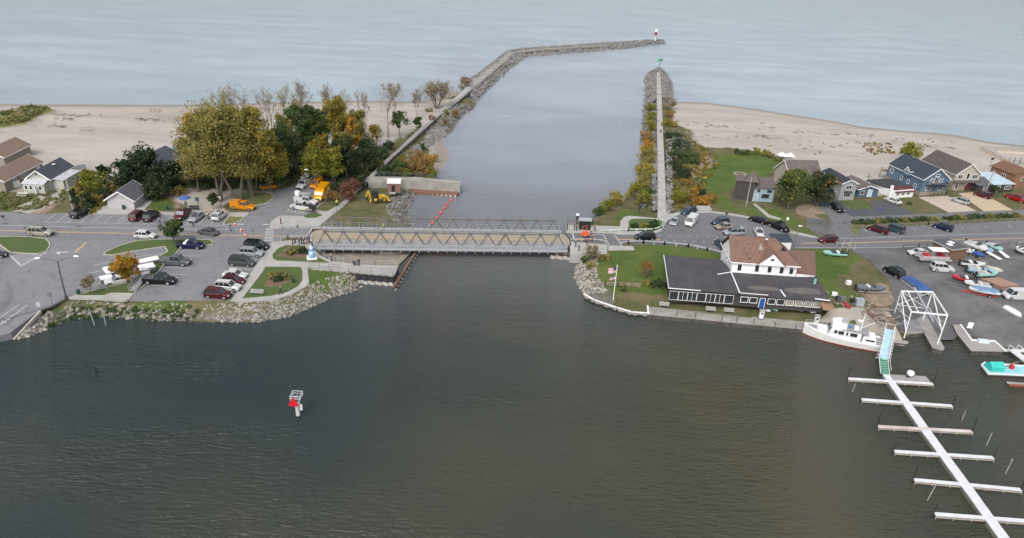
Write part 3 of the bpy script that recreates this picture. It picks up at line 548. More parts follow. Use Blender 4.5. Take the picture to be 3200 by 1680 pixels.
# jetties: a mound of armour stone with a concrete walk
def jetty(name, left, right, walk, n, label, size=(.6, 1.3)):
    # left/right: waterline picture points; mound profile climbs to 2.0 m
    root = empty(name, V(*left[0], 0)); tag(root, label, 'breakwater'); inv = -root.location
    L = [V(x, y, 0) for x, y in left]; R = [V(x, y, 0) for x, y in right]
    rings = []
    for a, b in zip(L, R):
        rings.append([tuple(a+(b-a)*t+Vector((0, 0, h))+inv) for t, h in ((0, -1), (.12, .2), (.36, 1.75), (.64, 1.75), (.88, .2), (1, -1))])
    MB().loft(rings).build('core', stone2, root)
    mb = MB(); tot = [(L[i+1]-L[i]).length for i in range(len(L)-1)]
    for _ in range(n):
        t = random.uniform(0, sum(tot)); i = 0
        while t > tot[i]: t -= tot[i]; i += 1
        f = t/tot[i]; a = L[i].lerp(L[i+1], f); b = R[i].lerp(R[i+1], f); u = random.random(); q = a.lerp(b, u); h = np.interp(u, (0, .12, .36, .64, .88, 1), (-.2, .35, 1.8, 1.8, .35, -.2))
        s = random.uniform(*size); v = RS[random.randrange(8)]*s; an = random.uniform(0, 6.28); ca, sa = math.cos(an), math.sin(an); tt = random.uniform(-.5, .5)
        Rm = np.array([[ca, -sa, 0], [sa, ca, 0], [0, 0, 1]]) @ np.array([[1, 0, 0], [0, math.cos(tt), -math.sin(tt)], [0, math.sin(tt), math.cos(tt)]])
        mb.add([tuple(p_) for p_ in (v @ Rm.T + np.array([q.x+inv.x, q.y+inv.y, h+inv.z]))], IF)
    st = mb.build('armour_stone', stone2, root); st['kind'] = 'stuff'
    if walk:
        wb = MB()
        for (a, b) in zip(walk[:-1], walk[1:]):
            q = [V(*a[0], 2.35), V(*b[0], 2.35), V(*b[1], 2.35), V(*a[1], 2.35)]
            wb.prism([(p_.x+inv.x, p_.y+inv.y) for p_ in q], 1.5+inv.z, 2.35+inv.z)
        wb.build('walkway', old_conc, root)
    return root
jetty('breakwater', [(1432, 268), (1474, 243), (1535, 200), (1584, 160), (1615, 155), (1863, 139), (2040, 127), (2066, 131)], [(1490, 325), (1541, 268), (1600, 212), (1638, 183), (1665, 178), (1863, 161), (1988, 151), (2081, 137)],
      [((1479, 253), (1492, 266)), ((1530, 213), (1545, 222)), ((1592, 163), (1607, 165)), ((1700, 153), (1700, 155)), ((1900, 140), (1900, 142))], 2600, 'long bent breakwater of grey boulders with a concrete path, ending at the red light tower')
jetty('breakwater', [(2014, 330), (2014, 280), (2014, 240), (2030, 226), (2048, 222)], [(2103, 310), (2104, 280), (2096, 250), (2086, 232), (2070, 223)], None, 900, 'short straight pier head of grey boulders with the green daymark', (.5, 1.1))
# ------------------------------------------------------------------ sheet pile walls
def pilewall(name, pts, ztop, label, m1=pilem, m2=pilew, cap=None, capw=.5, zb=.75, amp=.28, lam=1.4, mat_cap=None, zsplit=True):
    P = [V(x, y, ztop) for x, y in pts]; root = empty(name, P[0]); tag(root, label, 'wall'); inv = -P[0]
    def wall(z0, z1, off):
        mb = MB(); vsx = []
        for a, b in zip(P[:-1], P[1:]):
            d = b-a; L = d.length; d.normalize(); nn = Vector((d.y, -d.x, 0)); k = max(1, int(L/(lam/4)))
            for i in range(k+1):
                ph = i % 4; o_ = amp if ph in (1, 2) else 0
                q = a+d*(L*i/k)+nn*(o_+off)+inv; vsx.append(q)
        n = len(vsx); vv = [(q.x, q.y, z0-ztop) for q in vsx]+[(q.x, q.y, z1-ztop) for q in vsx]
        return mb.add(vv, [(i, i+1, n+i+1, n+i) for i in range(n-1)])
    if zsplit:
        wall(zb, ztop, 0).build('sheet_piles', m1, root); wall(-1.5, zb, .03).build('pile_base', m2, root)
    else: wall(-1.5, ztop, 0).build('sheet_piles', m2, root)
    cb = MB()
    for a, b in zip(P[:-1], P[1:]):
        d = (b-a).normalized(); cb.beam(a+inv-d*.1+Vector((0, 0, -.06)), b+inv+d*.1+Vector((0, 0, -.06)), capw, .2)
    cb.build('cap', mat_cap or old_conc, root)
    return root
pilewall('sheet_pile_wall', [(961, 837), (1090, 847), (1228, 859), (1242, 832)], LZ+.12, 'black corrugated sheet pile wall with white foot under the left waterside walk')
pilewall('bulkhead', [(1231, 893), (1301, 785)], .95, 'low brown capped bulkhead with white piles closing the basin under the bridge', m2=pilew, mat_cap=brownwood, zb=.4, amp=.35, lam=1.6)
pilewall('sheet_pile_wall', [(1720, 790), (1782, 796), (1812, 799)], 1.3, 'dark pier box wall with white piles under the right end of the bridge', mat_cap=brownwood, amp=.4, lam=1.6, zb=.8)
slab('pier_floor', [(1724, 765), (1782, 768), (1782, 794), (1724, 789)], .6, old_conc, 1.5)
pilewall('seawall', [(1826, 916), (1857, 934), (1928, 958), (1975, 972), (2028, 976)], 1.05, 'curved white capped seawall in front of the flagpole lawn', m1=old_conc, m2=pilem, mat_cap=white, capw=.3, zb=.5, amp=.35, lam=1.8)
strip(MB(), [(2026, 976), (2024, 952)], .28, .3, 1.05).build('wall_end', white)['kind'] = 'structure'
# left pier quay north of the bridge
def quay_north():
    r = empty('concrete_quay', V(1151, 571)); tag(r, 'concrete quay with round white piles jutting into the channel behind the brick hut', 'quay'); inv = -r.location
    def L(pts, z): return [tuple((V(x, y, z)+inv)[:2]) for x, y in pts]
    b = LZ
    MB().prism(L([(1150, 558), (1166, 552), (1300, 554), (1438, 566), (1440, 574), (1300, 566), (1262, 564), (1150, 571)], 2.7), -1.5-b, 2.7-b).build('upper_walk', old_conc, r)
    q = [V(1262, 565, 2.7), V(1439, 577, 2.7)]
    MB().beam(q[0]+inv+Vector((0, -.35, -1.3)), q[1]+inv+Vector((0, -.35, -1.3)), .6, 2.5).build('retaining_wall', old_conc, r)
    MB().prism(L([(1275, 592), (1280, 590), (1437, 598), (1427, 609), (1300, 600)], .75), -1.5-b, .75-b).build('lower_ledge', brownwood, r)
    for k in range(9):
        p = V(1312+k*13.8, 604+k*1.05, .3)+inv; MB().tube(p+Vector((0, 0, -2)), p+Vector((0, 0, .25)), .42, n=10).build('pile', pilew, r)
    rl = MB(); pts = [(1168, 552), (1232, 550), (1300, 552), (1370, 559), (1437, 566)]
    P = [V(x, y, 2.7)+inv for x, y in pts]
    for a, c in zip(P[:-1], P[1:]):
        for h in (.5, 1.0): rl.beam(a+Vector((0, 0, h)), c+Vector((0, 0, h)), .05)
        for t in range(4): e = a.lerp(c, t/4); rl.beam(e, e+Vector((0, 0, 1.05)), .08)
    rl.build('railing', steel, r)
quay_north()
# pit floor ring under the bridge
pr = MB()
cc = V(1222, 762, .4)
for k in range(40):
    a0, a1 = 2*PI*k/40, 2*PI*(k+1)/40
    for r0, h in ((5.6, .55), (4.7, .85)): pr.beam(cc+Vector((math.cos(a0)*r0, math.sin(a0)*r0, h-.4)), cc+Vector((math.cos(a1)*r0, math.sin(a1)*r0, h-.4)), .5, .6)
tag(pr.build('track_ring', old_conc), 'round concrete track ring in the basin under the bridge', 'track ring')
slab('basin_floor', [(985, 770), (1003, 800), (1047, 817), (1101, 826), (1172, 832), (1236, 838), (1300, 775), (1296, 720), (985, 716)], .42, mat('basin_mud', (.30, .26, .21), .9, scale=.5, col2=(.16, .14, .115), bump=.05), .3)
# ------------------------------------------------------------------ bridge
def bridge():
    zt = LZ+3.0
    A, B = V(1016, 724.5, zt), V(1744, 735, zt); A2, B2 = V(1038, 680, zt), V(1731, 692, zt)
    A.z = B.z = A2.z = B2.z = LZ
    r = empty('swing_bridge', A); tag(r, 'grey steel truss swing bridge with a tan deck crossing the channel', 'bridge'); inv = -A
    A = A+inv; B = B+inv; A2 = A2+inv; B2 = B2+inv
    u = (B-A).normalized(); n = Vector((-u.y, u.x, 0)); W = ((A2-A).dot(n)+(B2-B).dot(n))/2; Lt = (B-A).length; pn = Lt/13
    def pt(s, t, z): return A+u*s+n*t+Vector((0, 0, z))
    s0, s1 = -pn*.55, Lt+pn*.55
    for t0, off in ((0, 0), (W, (A2-A).dot(u))):
        tr = MB()
        kk = [off+(((B2-A2).length if t0 else Lt)/13)*i for i in range(14)]; ph = kk[1]-kk[0]
        chord = MB()
        chord.beam(pt(kk[0]-.2, t0, 3.0), pt(kk[-1]+.2, t0, 3.0), .24, .26, 0)
        for i, s in enumerate(kk):
            dm = MB(); b0 = s-ph*.5; b1 = s+ph*.5
            dm.beam(pt(s, t0, 2.92), pt(b0+.12, t0, .0), .25, .25); dm.beam(pt(s, t0, 2.92), pt(b1-.12, t0, .0), .25, .25)
            dm.build('diagonal', steel_b if (i*7+int(t0)) % 5 == 0 else steel, r)
            g = MB(); g.box((0, 0, 0), (.8, .1, .6)); o = g.build('gusset_plate', steel, r); o.location = pt(s, t0, 2.88); o.rotation_euler = (0, 0, math.atan2(u.y, u.x))
            g2 = MB(); g2.box((0, 0, 0), (.85, .4, .12)); o = g2.build('gusset_plate', steel_b if t0 or i % 3 == 0 else steel, r); o.location = pt(s, t0, 3.17); o.rotation_euler = (0, 0, math.atan2(u.y, u.x))
        chord.build('top_chord', steel_b if t0 else steel, r)
        bc = MB(); bc.beam(pt(s0+(off if t0 else 0), t0, -.15), pt(s1+(off*.3 if t0 else 0), t0, -.15), .4, .7); bc.build('bottom_chord', whiteg, r)
    deck = mat('bridge_deck', (.36, .31, .24), .85, scale=.5, col2=(.27, .225, .17), stretch=(.4, 2, 1))
    dk = MB(); dpts = []
    for k in range(9):
        a = -PI/2+PI*k/8; dpts.append((s1+.3+1.1*math.cos(a), W/2+(W/2-.3)*math.sin(a)))
    for k in range(9):
        a = PI/2+PI*k/8; dpts.append((s0-.8+1.6*math.cos(a), W/2+(W/2-.3)*math.sin(a)))
    P = [pt(s, t, 0) for s, t in dpts]; dk.prism([(p.x, p.y) for p in P], -.35, .05); dk.build('deck', deck, r)
    yl = MB()
    for dt in (-.25, .12): yl.add([pt(s0, W/2+dt, .056), pt(s1, W/2+dt, .056), pt(s1, W/2+dt+.16, .056), pt(s0, W/2+dt+.16, .056)], [(0, 1, 2, 3)])
    yl.build('centre_line', mat('faded_yellow', (.55, .37, .12), .8, scale=1), r)
    dj = MB()
    for k in range(1, 12): s = s0+(s1-s0)*k/12; dj.add([pt(s, .3, .054), pt(s+.07, .3, .054), pt(s+.07, W-.3, .054), pt(s, W-.3, .054)], [(0, 1, 2, 3)])
    dj.build('deck_joint', mat('joint', (.16, .14, .12)), r)
    ej = MB()
    for k in range(8):
        ej.beam(pt(*dpts[k], .1), pt(*dpts[k+1], .1), .22, .12); ej.beam(pt(*dpts[k+9], .1), pt(*dpts[k+10], .1), .22, .12)
    ej.build('end_joint', dark, r)
    fg = MB()
    for t in (1, 3, 5, W-1.2): fg.beam(pt(s0, t, -.75), pt(s1, t, -.75), .35, .8)
    for k in range(14): fg.beam(pt(k*pn, -.2, -.6), pt(k*pn, W+.2, -.6), .3, .6)
    fg.build('floor_beams', steel, r)
    pv = MB(); q = pt(0, 0, 0); c0 = Vector((cc.x, cc.y, 0))+inv
    pv.tube((c0.x, c0.y, -2.2), (c0.x, c0.y, -.9), 2.2, n=24); pv.build('pivot', old_conc, r)
    # inner guard rails
    for t in (.45, W-.45):
        g = MB()
        for h in (.45, .8): g.beam(pt(s0-.5, t, h), pt(s1, t, h), .08, .16)
        k = 0
        while s0+k*2 < s1: g.beam(pt(s0+k*2, t, 0), pt(s0+k*2, t, .85), .1); k += 1
        g.build('guard_rail', whiteg, r)
    # footways outside the trusses
    for t0, t1 in ((-.25, -1.55), (W+.25, W+1.8)):
        f = MB(); f.add([pt(s0, t0, .1), pt(s1, t0, .1), pt(s1, t1, .1), pt(s0, t1, .1)], [(0, 1, 2, 3), (3, 2, 1, 0)] if 0 else [(0, 1, 2, 3)]); f.build('footway', mat('footway_grating', (.30, .31, .33), .7, scale=2), r)
        e = MB(); e.beam(pt(s0, t1, -.16), pt(s1, t1, -.16), .16, .5); e.build('fascia_girder', whiteg, r)
        e = MB(); e.beam(pt(s0, t1*.9999+.0, -.5), pt(s1, t1, -.5), .3, .14); e.build('lower_flange', steel, r)
        g = MB()
        for h in (.35, .75, 1.15): g.beam(pt(s0, t1, h), pt(s1, t1, h), .055, .055)
        g.build('railing', whiteg, r)
        k = 0
        while s0+k*2 < s1: pp = MB(); pp.beam(pt(s0+k*2, t1-(.12 if t1 < 0 else -.12), -.95), pt(s0+k*2, t1-(.12 if t1 < 0 else -.12), 1.2), .12); pp.build('railing_post', whiteg, r); k += 1
bridge()
# ------------------------------------------------------------------ trees and plants
def set_tint(me, tints):
    a = me.attributes.new('tint', 'FLOAT', 'FACE'); a.data.foreach_set('value', np.asarray(tints, np.float32))
def leaf_mesh(name, centers, radii, nper, size, mt, parent=None, flat=.85, r=None):
    r = r or np.random.default_rng(len(centers)*13+int(nper)); cs = np.repeat(np.array(centers), nper, 0); rr = np.repeat(np.array(radii), nper)
    d = r.normal(size=cs.shape); d /= np.linalg.norm(d, axis=1)[:, None]; rad = rr*r.uniform(.25, 1.08, len(cs))**.6
    p = cs+d*rad[:, None]*np.array([1, 1, flat]); n = len(p); ti = np.repeat(r.uniform(0, 1, len(centers)), nper)+r.normal(0, .10, n)
    nn = d+r.normal(0, .9, d.shape); nn /= np.linalg.norm(nn, axis=1)[:, None]; t = np.cross(nn, r.normal(size=nn.shape)); t /= np.linalg.norm(t, axis=1)[:, None]; b = np.cross(nn, t)
    s = (size*r.uniform(.5, 1.3, n))[:, None]; vs_ = np.stack([p-t*s-b*s*.45, p+t*s*.2-b*s*.7, p+t*s+b*s*.3, p-t*s*.2+b*s*.8], 1).reshape(-1, 3)
    me = bpy.data.meshes.new(name); me.vertices.add(4*n); me.vertices.foreach_set('co', vs_.astype(np.float32).ravel()); me.loops.add(4*n); me.loops.foreach_set('vertex_index', np.arange(4*n, dtype=np.int32))
    me.polygons.add(n); me.polygons.foreach_set('loop_start', np.arange(0, 4*n, 4, dtype=np.int32)); me.update(calc_edges=True)
    set_tint(me, np.clip(ti, 0, 1)); me.materials.append(mt)
    o = bpy.data.objects.new(name, me); C.objects.link(o)
    if parent: o.parent = parent
    return o
def tree(px, py, ytop, rpx, fol, label, cat='tree', sparse=1.0, trunks=1, group=None, shape='round', bk=bark, name='tree', low=.28, fol2=None, leaf=.3, dz=0):
    p = GV(px, py); p.z += dz; H = hgt(p, ytop); sc = ((py+216-(px-1600)*.056)*.9)/(CH-p.z); R = rpx/sc
    rt = empty(name, p, random.uniform(0, 6)); tag(rt, label, cat, group)
    rnd = random.Random(int(px*31+py)); tb = MB(); tips = []
    def limb(a, d, L, r, lv):
        k = 3; q = a
        for i in range(k):
            d = (d+Vector((rnd.gauss(0, .13), rnd.gauss(0, .13), .06))).normalized(); e = q+d*(L/k); tb.tube(q, e, r*(1-i/k*.45), r*(1-(i+1)/k*.45), n=6 if lv < 2 else 4, cap=False); q = e
            if lv >= 1: tips.append((q, lv))
        if lv < 3 and r > .02:
            for j in range(rnd.choice((2, 3, 3))):
                a_ = rnd.uniform(0, 2*PI); sp = rnd.uniform(.45, .85); dd = (d+Vector((math.cos(a_)*sp, math.sin(a_)*sp, rnd.uniform(-.1, .25)))).normalized(); limb(q, dd, L*rnd.uniform(.55, .8), r*.55, lv+1)
    th = H*low
    for k in range(trunks):
        a = 2*PI*k/max(1, trunks); b = Vector((math.cos(a), math.sin(a), 0))*(.0 if trunks == 1 else R*.07)
        limb(b, (Vector((0, 0, 1))+b.normalized()*(.35 if trunks > 1 else 0)).normalized(), th, max(.07, H*.022)*(1 if trunks == 1 else .8), 0)
    # fit limbs into the crown envelope
    mx = max((q.xy.length for q, _ in tips), default=1); mz = max((q.z for q, _ in tips), default=1); kx = min(3, R*.86/mx); kz = H*.93/mz
    tb.v = [(v[0]*(1+(kx-1)*min(1, v[2]/(th*1.3+.01))), v[1]*(1+(kx-1)*min(1, v[2]/(th*1.3+.01))), v[2]*kz) for v in tb.v]; tips = [Vector((q.x*kx, q.y*kx, q.z*kz)) for q, _ in tips]
    tb.build('trunk', bk, rt)
    cen, rad = [], []
    nc = int(30*max(.6, min(2.2, R/4))); zc, zr = H*(low+1)/2, H*(1-low)/2
    for i in range(nc):
        while 1:
            x, y, z = (rnd.uniform(-1, 1) for _ in range(3)); q = x*x+y*y+z*z
            if q < 1 and q > .12: break
        if shape == 'cone': t = (z+1)/2; x *= (1-t)*1.15; y *= (1-t)*1.15
        if shape == 'tall': x *= .85-.25*z; y *= .85-.25*z
        cen.append((x*R*.86, y*R*.86, zc+z*zr*.86)); rad.append(R*rnd.uniform(.20, .38))
    for q in tips[::2]:
        cen.append(tuple(q)); rad.append(R*rnd.uniform(.10, .2))
    tot = int(min(30000, 6.5*R*H*sparse/leaf**2*(.75 if R > 5 else 1.0))); per = max(6, tot//len(cen))
    leaf_mesh('crown', cen, rad, per, leaf, FO[fol], rt, r=np.random.default_rng(int(px+py)))
    if fol2: leaf_mesh('crown', cen[::3], [q*1.1 for q in rad[::3]], per//2, leaf, FO[fol2], rt, r=np.random.default_rng(int(px+py+5)))
    return rt
def bush(px, py, ytop, rpx, fol, label, cat='shrub', sparse=1.2, group=None, name='shrub', leaf=.2, stems=True, dz=0):
    p = GV(px, py); p.z += dz; H = hgt(p, ytop); sc = ((py+216-(px-1600)*.056)*.9)/(CH-p.z); R = rpx/sc
    rt = empty(name, p, random.uniform(0, 6)); tag(rt, label, cat, group); rnd = random.Random(int(px*17+py)); cen, rad = [], []
    sb = MB()
    for i in range(int(10+3*R)):
        a = rnd.uniform(0, 2*PI); d = R*math.sqrt(rnd.random())*.75; z = H*rnd.uniform(.2, .8)*(1-.4*(d/R)**2); cen.append((math.cos(a)*d, math.sin(a)*d, z)); rad.append(min(R, H)*rnd.uniform(.22, .42))
        sb.tube((math.cos(a)*d*.3, math.sin(a)*d*.3, -.1), cen[-1], .05, .02, n=4, cap=False)
    sb.build('stem', bark, rt)
    leaf_mesh('foliage', cen, rad, int(min(4500, 4.2*R*(H+.8)*sparse/leaf**1.6))//len(cen)+4, leaf, FO[fol], rt, r=np.random.default_rng(int(px+py)))
    return rt
G1 = 'autumn trees of the grove by the beach'
for a in [
 (690, 628, 312, 122, 'olive', 'broad olive gold cottonwood with thick trunks, leftmost of the grove', 1.1, 2), (745, 632, 345, 105, 'olive', 'large olive cottonwood behind the orange van, trunks in shadow', 1.0, 2), (790, 618, 318, 88, 'gold', 'tall cottonwood with a bright yellow green crown above the orange van', 1.0, 1),
 (845, 600, 430, 70, 'gold', 'lower yellow green tree hanging over the side lot entrance', 1.0, 1), (930, 540, 318, 62, 'green', 'full green tree in the middle of the grove', 1.1, 1), (985, 530, 325, 58, 'green', 'green tree just left of the yellow crown in the grove', 1.1, 1), (895, 560, 400, 60, 'dgreen', 'dark green tree behind the gold crowns of the grove', 1.2, 1),
 (1060, 500, 296, 52, 'gold', 'yellow tree on the right side of the grove', 1.0, 1), (985, 582, 452, 48, 'ygreen', 'yellow green tree behind the white bucket truck', 1.0, 1), (1048, 575, 455, 42, 'ygreen', 'yellow green tree above the red shrub', 1.0, 1), (1150, 545, 435, 45, 'dgreen', 'dark green tree beside the pier path', 1.2, 1),
 (1085, 560, 430, 45, 'dgreen', 'dark green undergrowth tree right of the yellow green pair', 1.2, 1), (620, 600, 420, 62, 'olive', 'low spreading olive tree at the left foot of the cottonwoods', .9, 1), (618, 565, 345, 46, 'orange', 'orange gold edge of the grove facing the beach', .7, 1), (800, 590, 480, 60, 'dgreen', 'shaded green tree under the big cottonwoods', 1.1, 1),
 (1025, 470, 330, 45, 'mixed', 'mottled tree at the back of the grove', .8, 1), (965, 500, 372, 44, 'olive', 'olive tree filling the middle of the grove', .8, 1), (1130, 490, 372, 36, 'olive', 'olive tree right of the narrow orange one', .7, 2), (1172, 465, 385, 30, 'mixed', 'mottled tree at the right back edge of the grove', .6, 2), (890, 480, 345, 48, 'olive', 'pale olive tree behind the bright yellow crown', .6, 2), (1075, 530, 400, 42, 'olive', 'olive tree below the narrow orange one', .8, 1), (1112, 455, 335, 42, 'olive', 'olive tree at the back of the grove behind the narrow orange one', .7, 2), (1055, 440, 318, 44, 'ygreen', 'yellow green tree at the very back of the grove', .6, 2), (1010, 560, 405, 44, 'mixed', 'mottled tree behind the yellow green pair', .7, 2), (660, 560, 330, 60, 'olive', 'olive tree at the beach side of the large cottonwoods', .7, 2)]:
    tree(a[0], a[1], a[2], a[3], a[4], a[5], sparse=a[6], trunks=a[7], group=G1, shape='tall' if a[3] < 60 else 'round', low=.2, fol2='green' if a[4] == 'olive' and a[0] < 760 else None, leaf=.23)
tree(1105, 515, 362, 30, 'orange', 'narrow bright orange tree at the right side of the grove', group=G1, shape='tall', low=.12, sparse=1.6)
for k, (x, yb, yt, r_) in enumerate([(700, 480, 262, 34), (760, 470, 240, 38), (845, 460, 258, 36), (905, 450, 252, 34), (945, 440, 236, 34), (1020, 430, 250, 28), (1075, 430, 268, 30), (1135, 420, 272, 22)]):
    tree(x, yb, yt, r_*1.45, 'tan' if k % 3 else 'gold', 'nearly bare pale tree, number of leaves few, rising behind the grove'.replace(', number of leaves few,', ''), sparse=.055, trunks=3, group='nearly bare trees behind the grove', bk=barkl, low=.3, leaf=.13)
tree(1213, 430, 250, 48, 'tan', 'tall slender bare tree standing alone between the grove and the pier path', sparse=.09, trunks=1, bk=barkl, low=.4, leaf=.15)
tree(1240, 395, 252, 36, 'tan', 'bare forked tree behind the tallest slender one by the pier path', sparse=.07, trunks=1, bk=barkl, low=.35, leaf=.15)
tree(1305, 372, 275, 26, 'tan', 'thin bare tree beside the sand left of the round willow', sparse=.07, trunks=2, bk=barkl, low=.35, leaf=.2)
tree(1250, 432, 345, 32, 'green', 'small dark green tree by the pier path', sparse=1.0, trunks=1)
tree(1308, 405, 368, 18, 'green', 'round light green shrub tree beside the pier path', sparse=1.5)
tree(1365, 340, 254, 62, 'tan', 'round grey tan willow bush at the root of the breakwater', sparse=.6, trunks=5, low=.12, leaf=.22); tree(1452, 286, 238, 26, 'tan', 'small grey bush on the lake side of the breakwater path', sparse=.5, trunks=4, low=.12, leaf=.2)
tree(455, 590, 458, 74, 'pine', 'large dark pine behind the white bathhouse', 'pine tree', sparse=1.5, trunks=1, shape='round', low=.12, name='pine_tree', leaf=.3, group='pines behind the bathhouse')
tree(395, 600, 500, 52, 'pine', 'dark pine left of the largest pine', 'pine tree', sparse=1.5, low=.1, name='pine_tree', group='pines behind the bathhouse'); tree(528, 605, 502, 50, 'pine', 'dark pine right of the largest pine, next to the cottonwoods', 'pine tree', sparse=1.5, low=.1, name='pine_tree', group='pines behind the bathhouse')
tree(335, 590, 515, 26, 'pine', 'small dark pine beside the dark roofed house', 'pine tree', sparse=1.5, low=.1, name='pine_tree', group='pines behind the bathhouse'); tree(500, 622, 540, 52, 'dgreen', 'dark bushy evergreen right behind the bathhouse', 'tree', sparse=1.5, low=.05)
tree(296, 612, 526, 50, 'ygreen', 'yellow green leafy tree beside the wooden pole', sparse=1.0, low=.1); tree(258, 638, 570, 40, 'olive', 'olive scrub tree next to the pale utility pole', sparse=1.0, low=.05)
tree(240, 660, 590, 22, 'dgreen', 'spruce at the edge of the parking strip beside the utility pole', 'spruce', shape='cone', sparse=1.6, low=.03, name='spruce'); tree(282, 655, 600, 26, 'dgreen', 'wide low spruce left of the bathhouse', 'spruce', shape='cone', sparse=1.6, low=.03, name='spruce')
tree(543, 764, 688, 37, 'green', 'round green maple on the grass island beside the blue pickup', 'maple', sparse=2.4, low=.3, name='maple_tree', leaf=.2); tree(667, 656, 606, 20, 'dgreen', 'small round green tree beside the orange van', sparse=2.5, low=.3, leaf=.16)
tree(402, 893, 790, 48, 'orange', 'orange and green maple growing beside the stacked white docks', 'maple', sparse=2.0, low=.25, name='maple_tree', fol2='ygreen', leaf=.2); tree(284, 918, 855, 30, 'tan', 'small bare crab apple tree beside the green bin', sparse=.18, low=.3, trunks=3, leaf=.14)
tree(2462, 652, 530, 60, 'green', 'full yellow green maple right of the dark wooden house', 'maple', sparse=1.8, low=.12, name='maple_tree', fol2='ygreen', leaf=.24); tree(2552, 646, 536, 54, 'dgreen', 'brownish green round tree above the driveway', sparse=2.0, low=.12, fol2='rust', leaf=.24)
tree(2840, 505, 447, 44, 'ygreen', 'yellow green tree on the sand behind the blue house', sparse=1.3, low=.05, leaf=.26); tree(3106, 612, 580, 16, 'dgreen', 'small dark tree in front of the low dark house', sparse=1.6, low=.2, leaf=.18)
tree(2165, 652, 578, 14, 'orange', 'narrow rusty orange conifer right of the pier', shape='tall', sparse=2.2, low=.05, leaf=.18)
tree(1850, 815, 768, 36, 'tan', 'tan twiggy bush leaning against the right bridge abutment', sparse=.7, trunks=5, low=.05, leaf=.16, fol2='ygreen'); tree(2016, 866, 812, 25, 'rust', 'round reddish brown bare shrub on the lawn beside the black roof', sparse=.9, trunks=5, low=.05, leaf=.14)
bush(1075, 625, 560, 42, 'red', 'dull red shrub beside the yellow box truck'); bush(1030, 628, 585, 26, 'rust', 'rusty shrub in front of the yellow box truck'); bush(1110, 600, 555, 28, 'red', 'red shrub next to the pier path')
for k, (x, y, t, r_, f) in enumerate([(1205, 560, 510, 30, 'dgreen'), (1240, 556, 490, 34, 'green'), (1285, 552, 478, 36, 'rust'), (1325, 555, 480, 36, 'rust'), (1340, 545, 470, 28, 'orange'), (1300, 500, 465, 30, 'rust'), (1355, 505, 478, 20, 'orange'), (1255, 510, 478, 22, 'ygreen'), (1265, 560, 520, 26, 'ygreen'), (1345, 562, 515, 24, 'ygreen'), (1322, 470, 440, 12, 'green')]):
    bush(x, y, t, r_, f, '%s shrub in the thicket behind the concrete quay' % {'dgreen': 'dark green', 'green': 'green', 'rust': 'rusty brown', 'orange': 'orange', 'ygreen': 'yellow green'}[f], group='thicket behind the quay')
for x, y, t, r_, f, lb in [(1390, 395, 362, 17, 'tan', 'grey twiggy bush by the water, nearest of the pair beside the breakwater'), (1420, 365, 335, 17, 'rust', 'brown bush farther along the breakwater path'), (1395, 300+60, 340, 10, 'olive', 'small olive bush at the path edge'), (1340, 350, 338, 16, 'olive', 'low olive bush left of the pier path below the willow'),
   (1350, 385, 355, 14, 'rust', 'rusty low bush on the lake side of the path'), (1190, 500, 450, 26, 'green', 'green bush beside the pier path at the grove edge'), (1215, 470, 432, 22, 'dgreen', 'dark low bush beside the pier path'), (1120, 590, 540, 30, 'dgreen', 'dark bush between the grove and the path'), (1185, 530, 490, 18, 'olive', 'olive bush at the path edge'), (880, 590, 520, 36, 'green', 'shaded green bush behind the white bucket truck'),
   (1010, 560, 520, 30, 'dgreen', 'dark bush behind the yellow trucks'), (640, 590, 545, 40, 'dgreen', 'dark scrub at the foot of the cottonwoods'), (560, 610, 572, 26, 'olive', 'low scrub right of the evergreens')]: bush(x, y, t, r_, f, lb)
for k, (x, y, t, r_, f) in enumerate([(2032, 350, 318, 14, 'ygreen'), (2032, 385, 345, 16, 'ygreen'), (2028, 410, 372, 18, 'ygreen'), (2020, 445, 405, 20, 'rust'), (2025, 475, 430, 18, 'orange'), (2018, 505, 450, 22, 'gold'), (2025, 530, 480, 22, 'olive'), (2012, 550, 500, 24, 'gold'), (2018, 580, 528, 22, 'olive'), (2030, 560, 515, 14, 'gold'), (2000, 600, 548, 24, 'olive'), (2030, 620, 585, 18, 'green'), (1985, 622, 572, 26, 'ygreen'),
    (2010, 640, 600, 22, 'ygreen'), (1925, 640, 598, 26, 'gold'), (1895, 660, 620, 20, 'ygreen'), (1872, 672, 645, 20, 'green'), (2040, 640, 612, 12, 'tan')]):
    bush(x, y, t-4, r_*1.35, f, '%s bush on the channel side of the right pier' % {'ygreen': 'yellow green', 'rust': 'brown', 'orange': 'orange', 'gold': 'golden', 'olive': 'olive', 'green': 'green', 'tan': 'tan twiggy'}[f], group='bushes on the channel side of the pier')
for k, (x, y, t, r_, f) in enumerate([(2090, 342, 300, 20, 'tan'), (2092, 368, 345, 16, 'rust'), (2082, 395, 372, 14, 'gold'), (2100, 395, 375, 15, 'gold'), (2105, 440, 410, 26, 'dgreen'), (2125, 470, 435, 28, 'dgreen'), (2110, 500, 462, 26, 'green'), (2150, 500, 470, 26, 'green'), (2115, 530, 495, 26, 'dgreen'), (2160, 515, 488, 22, 'green'), (2130, 560, 520, 24, 'dgreen'), (2150, 540, 510, 20, 'olive'), (2115, 635, 585, 26, 'ygreen'), (2140, 625, 600, 18, 'rust'), (2195, 640, 612, 24, 'orange'), (2220, 628, 610, 18, 'olive'), (2190, 610, 590, 20, 'dgreen'), (2230, 625, 605, 16, 'rust'), (2145, 580, 560, 18, 'rust')]):
    bush(x, y, t-3, r_*1.3, f, '%s bush between the right pier and the house lawn' % {'ygreen': 'yellow green', 'rust': 'rusty', 'orange': 'orange', 'gold': 'golden', 'olive': 'olive', 'green': 'green', 'tan': 'round tan', 'dgreen': 'dark green'}[f], group='bushes on the beach side of the pier')
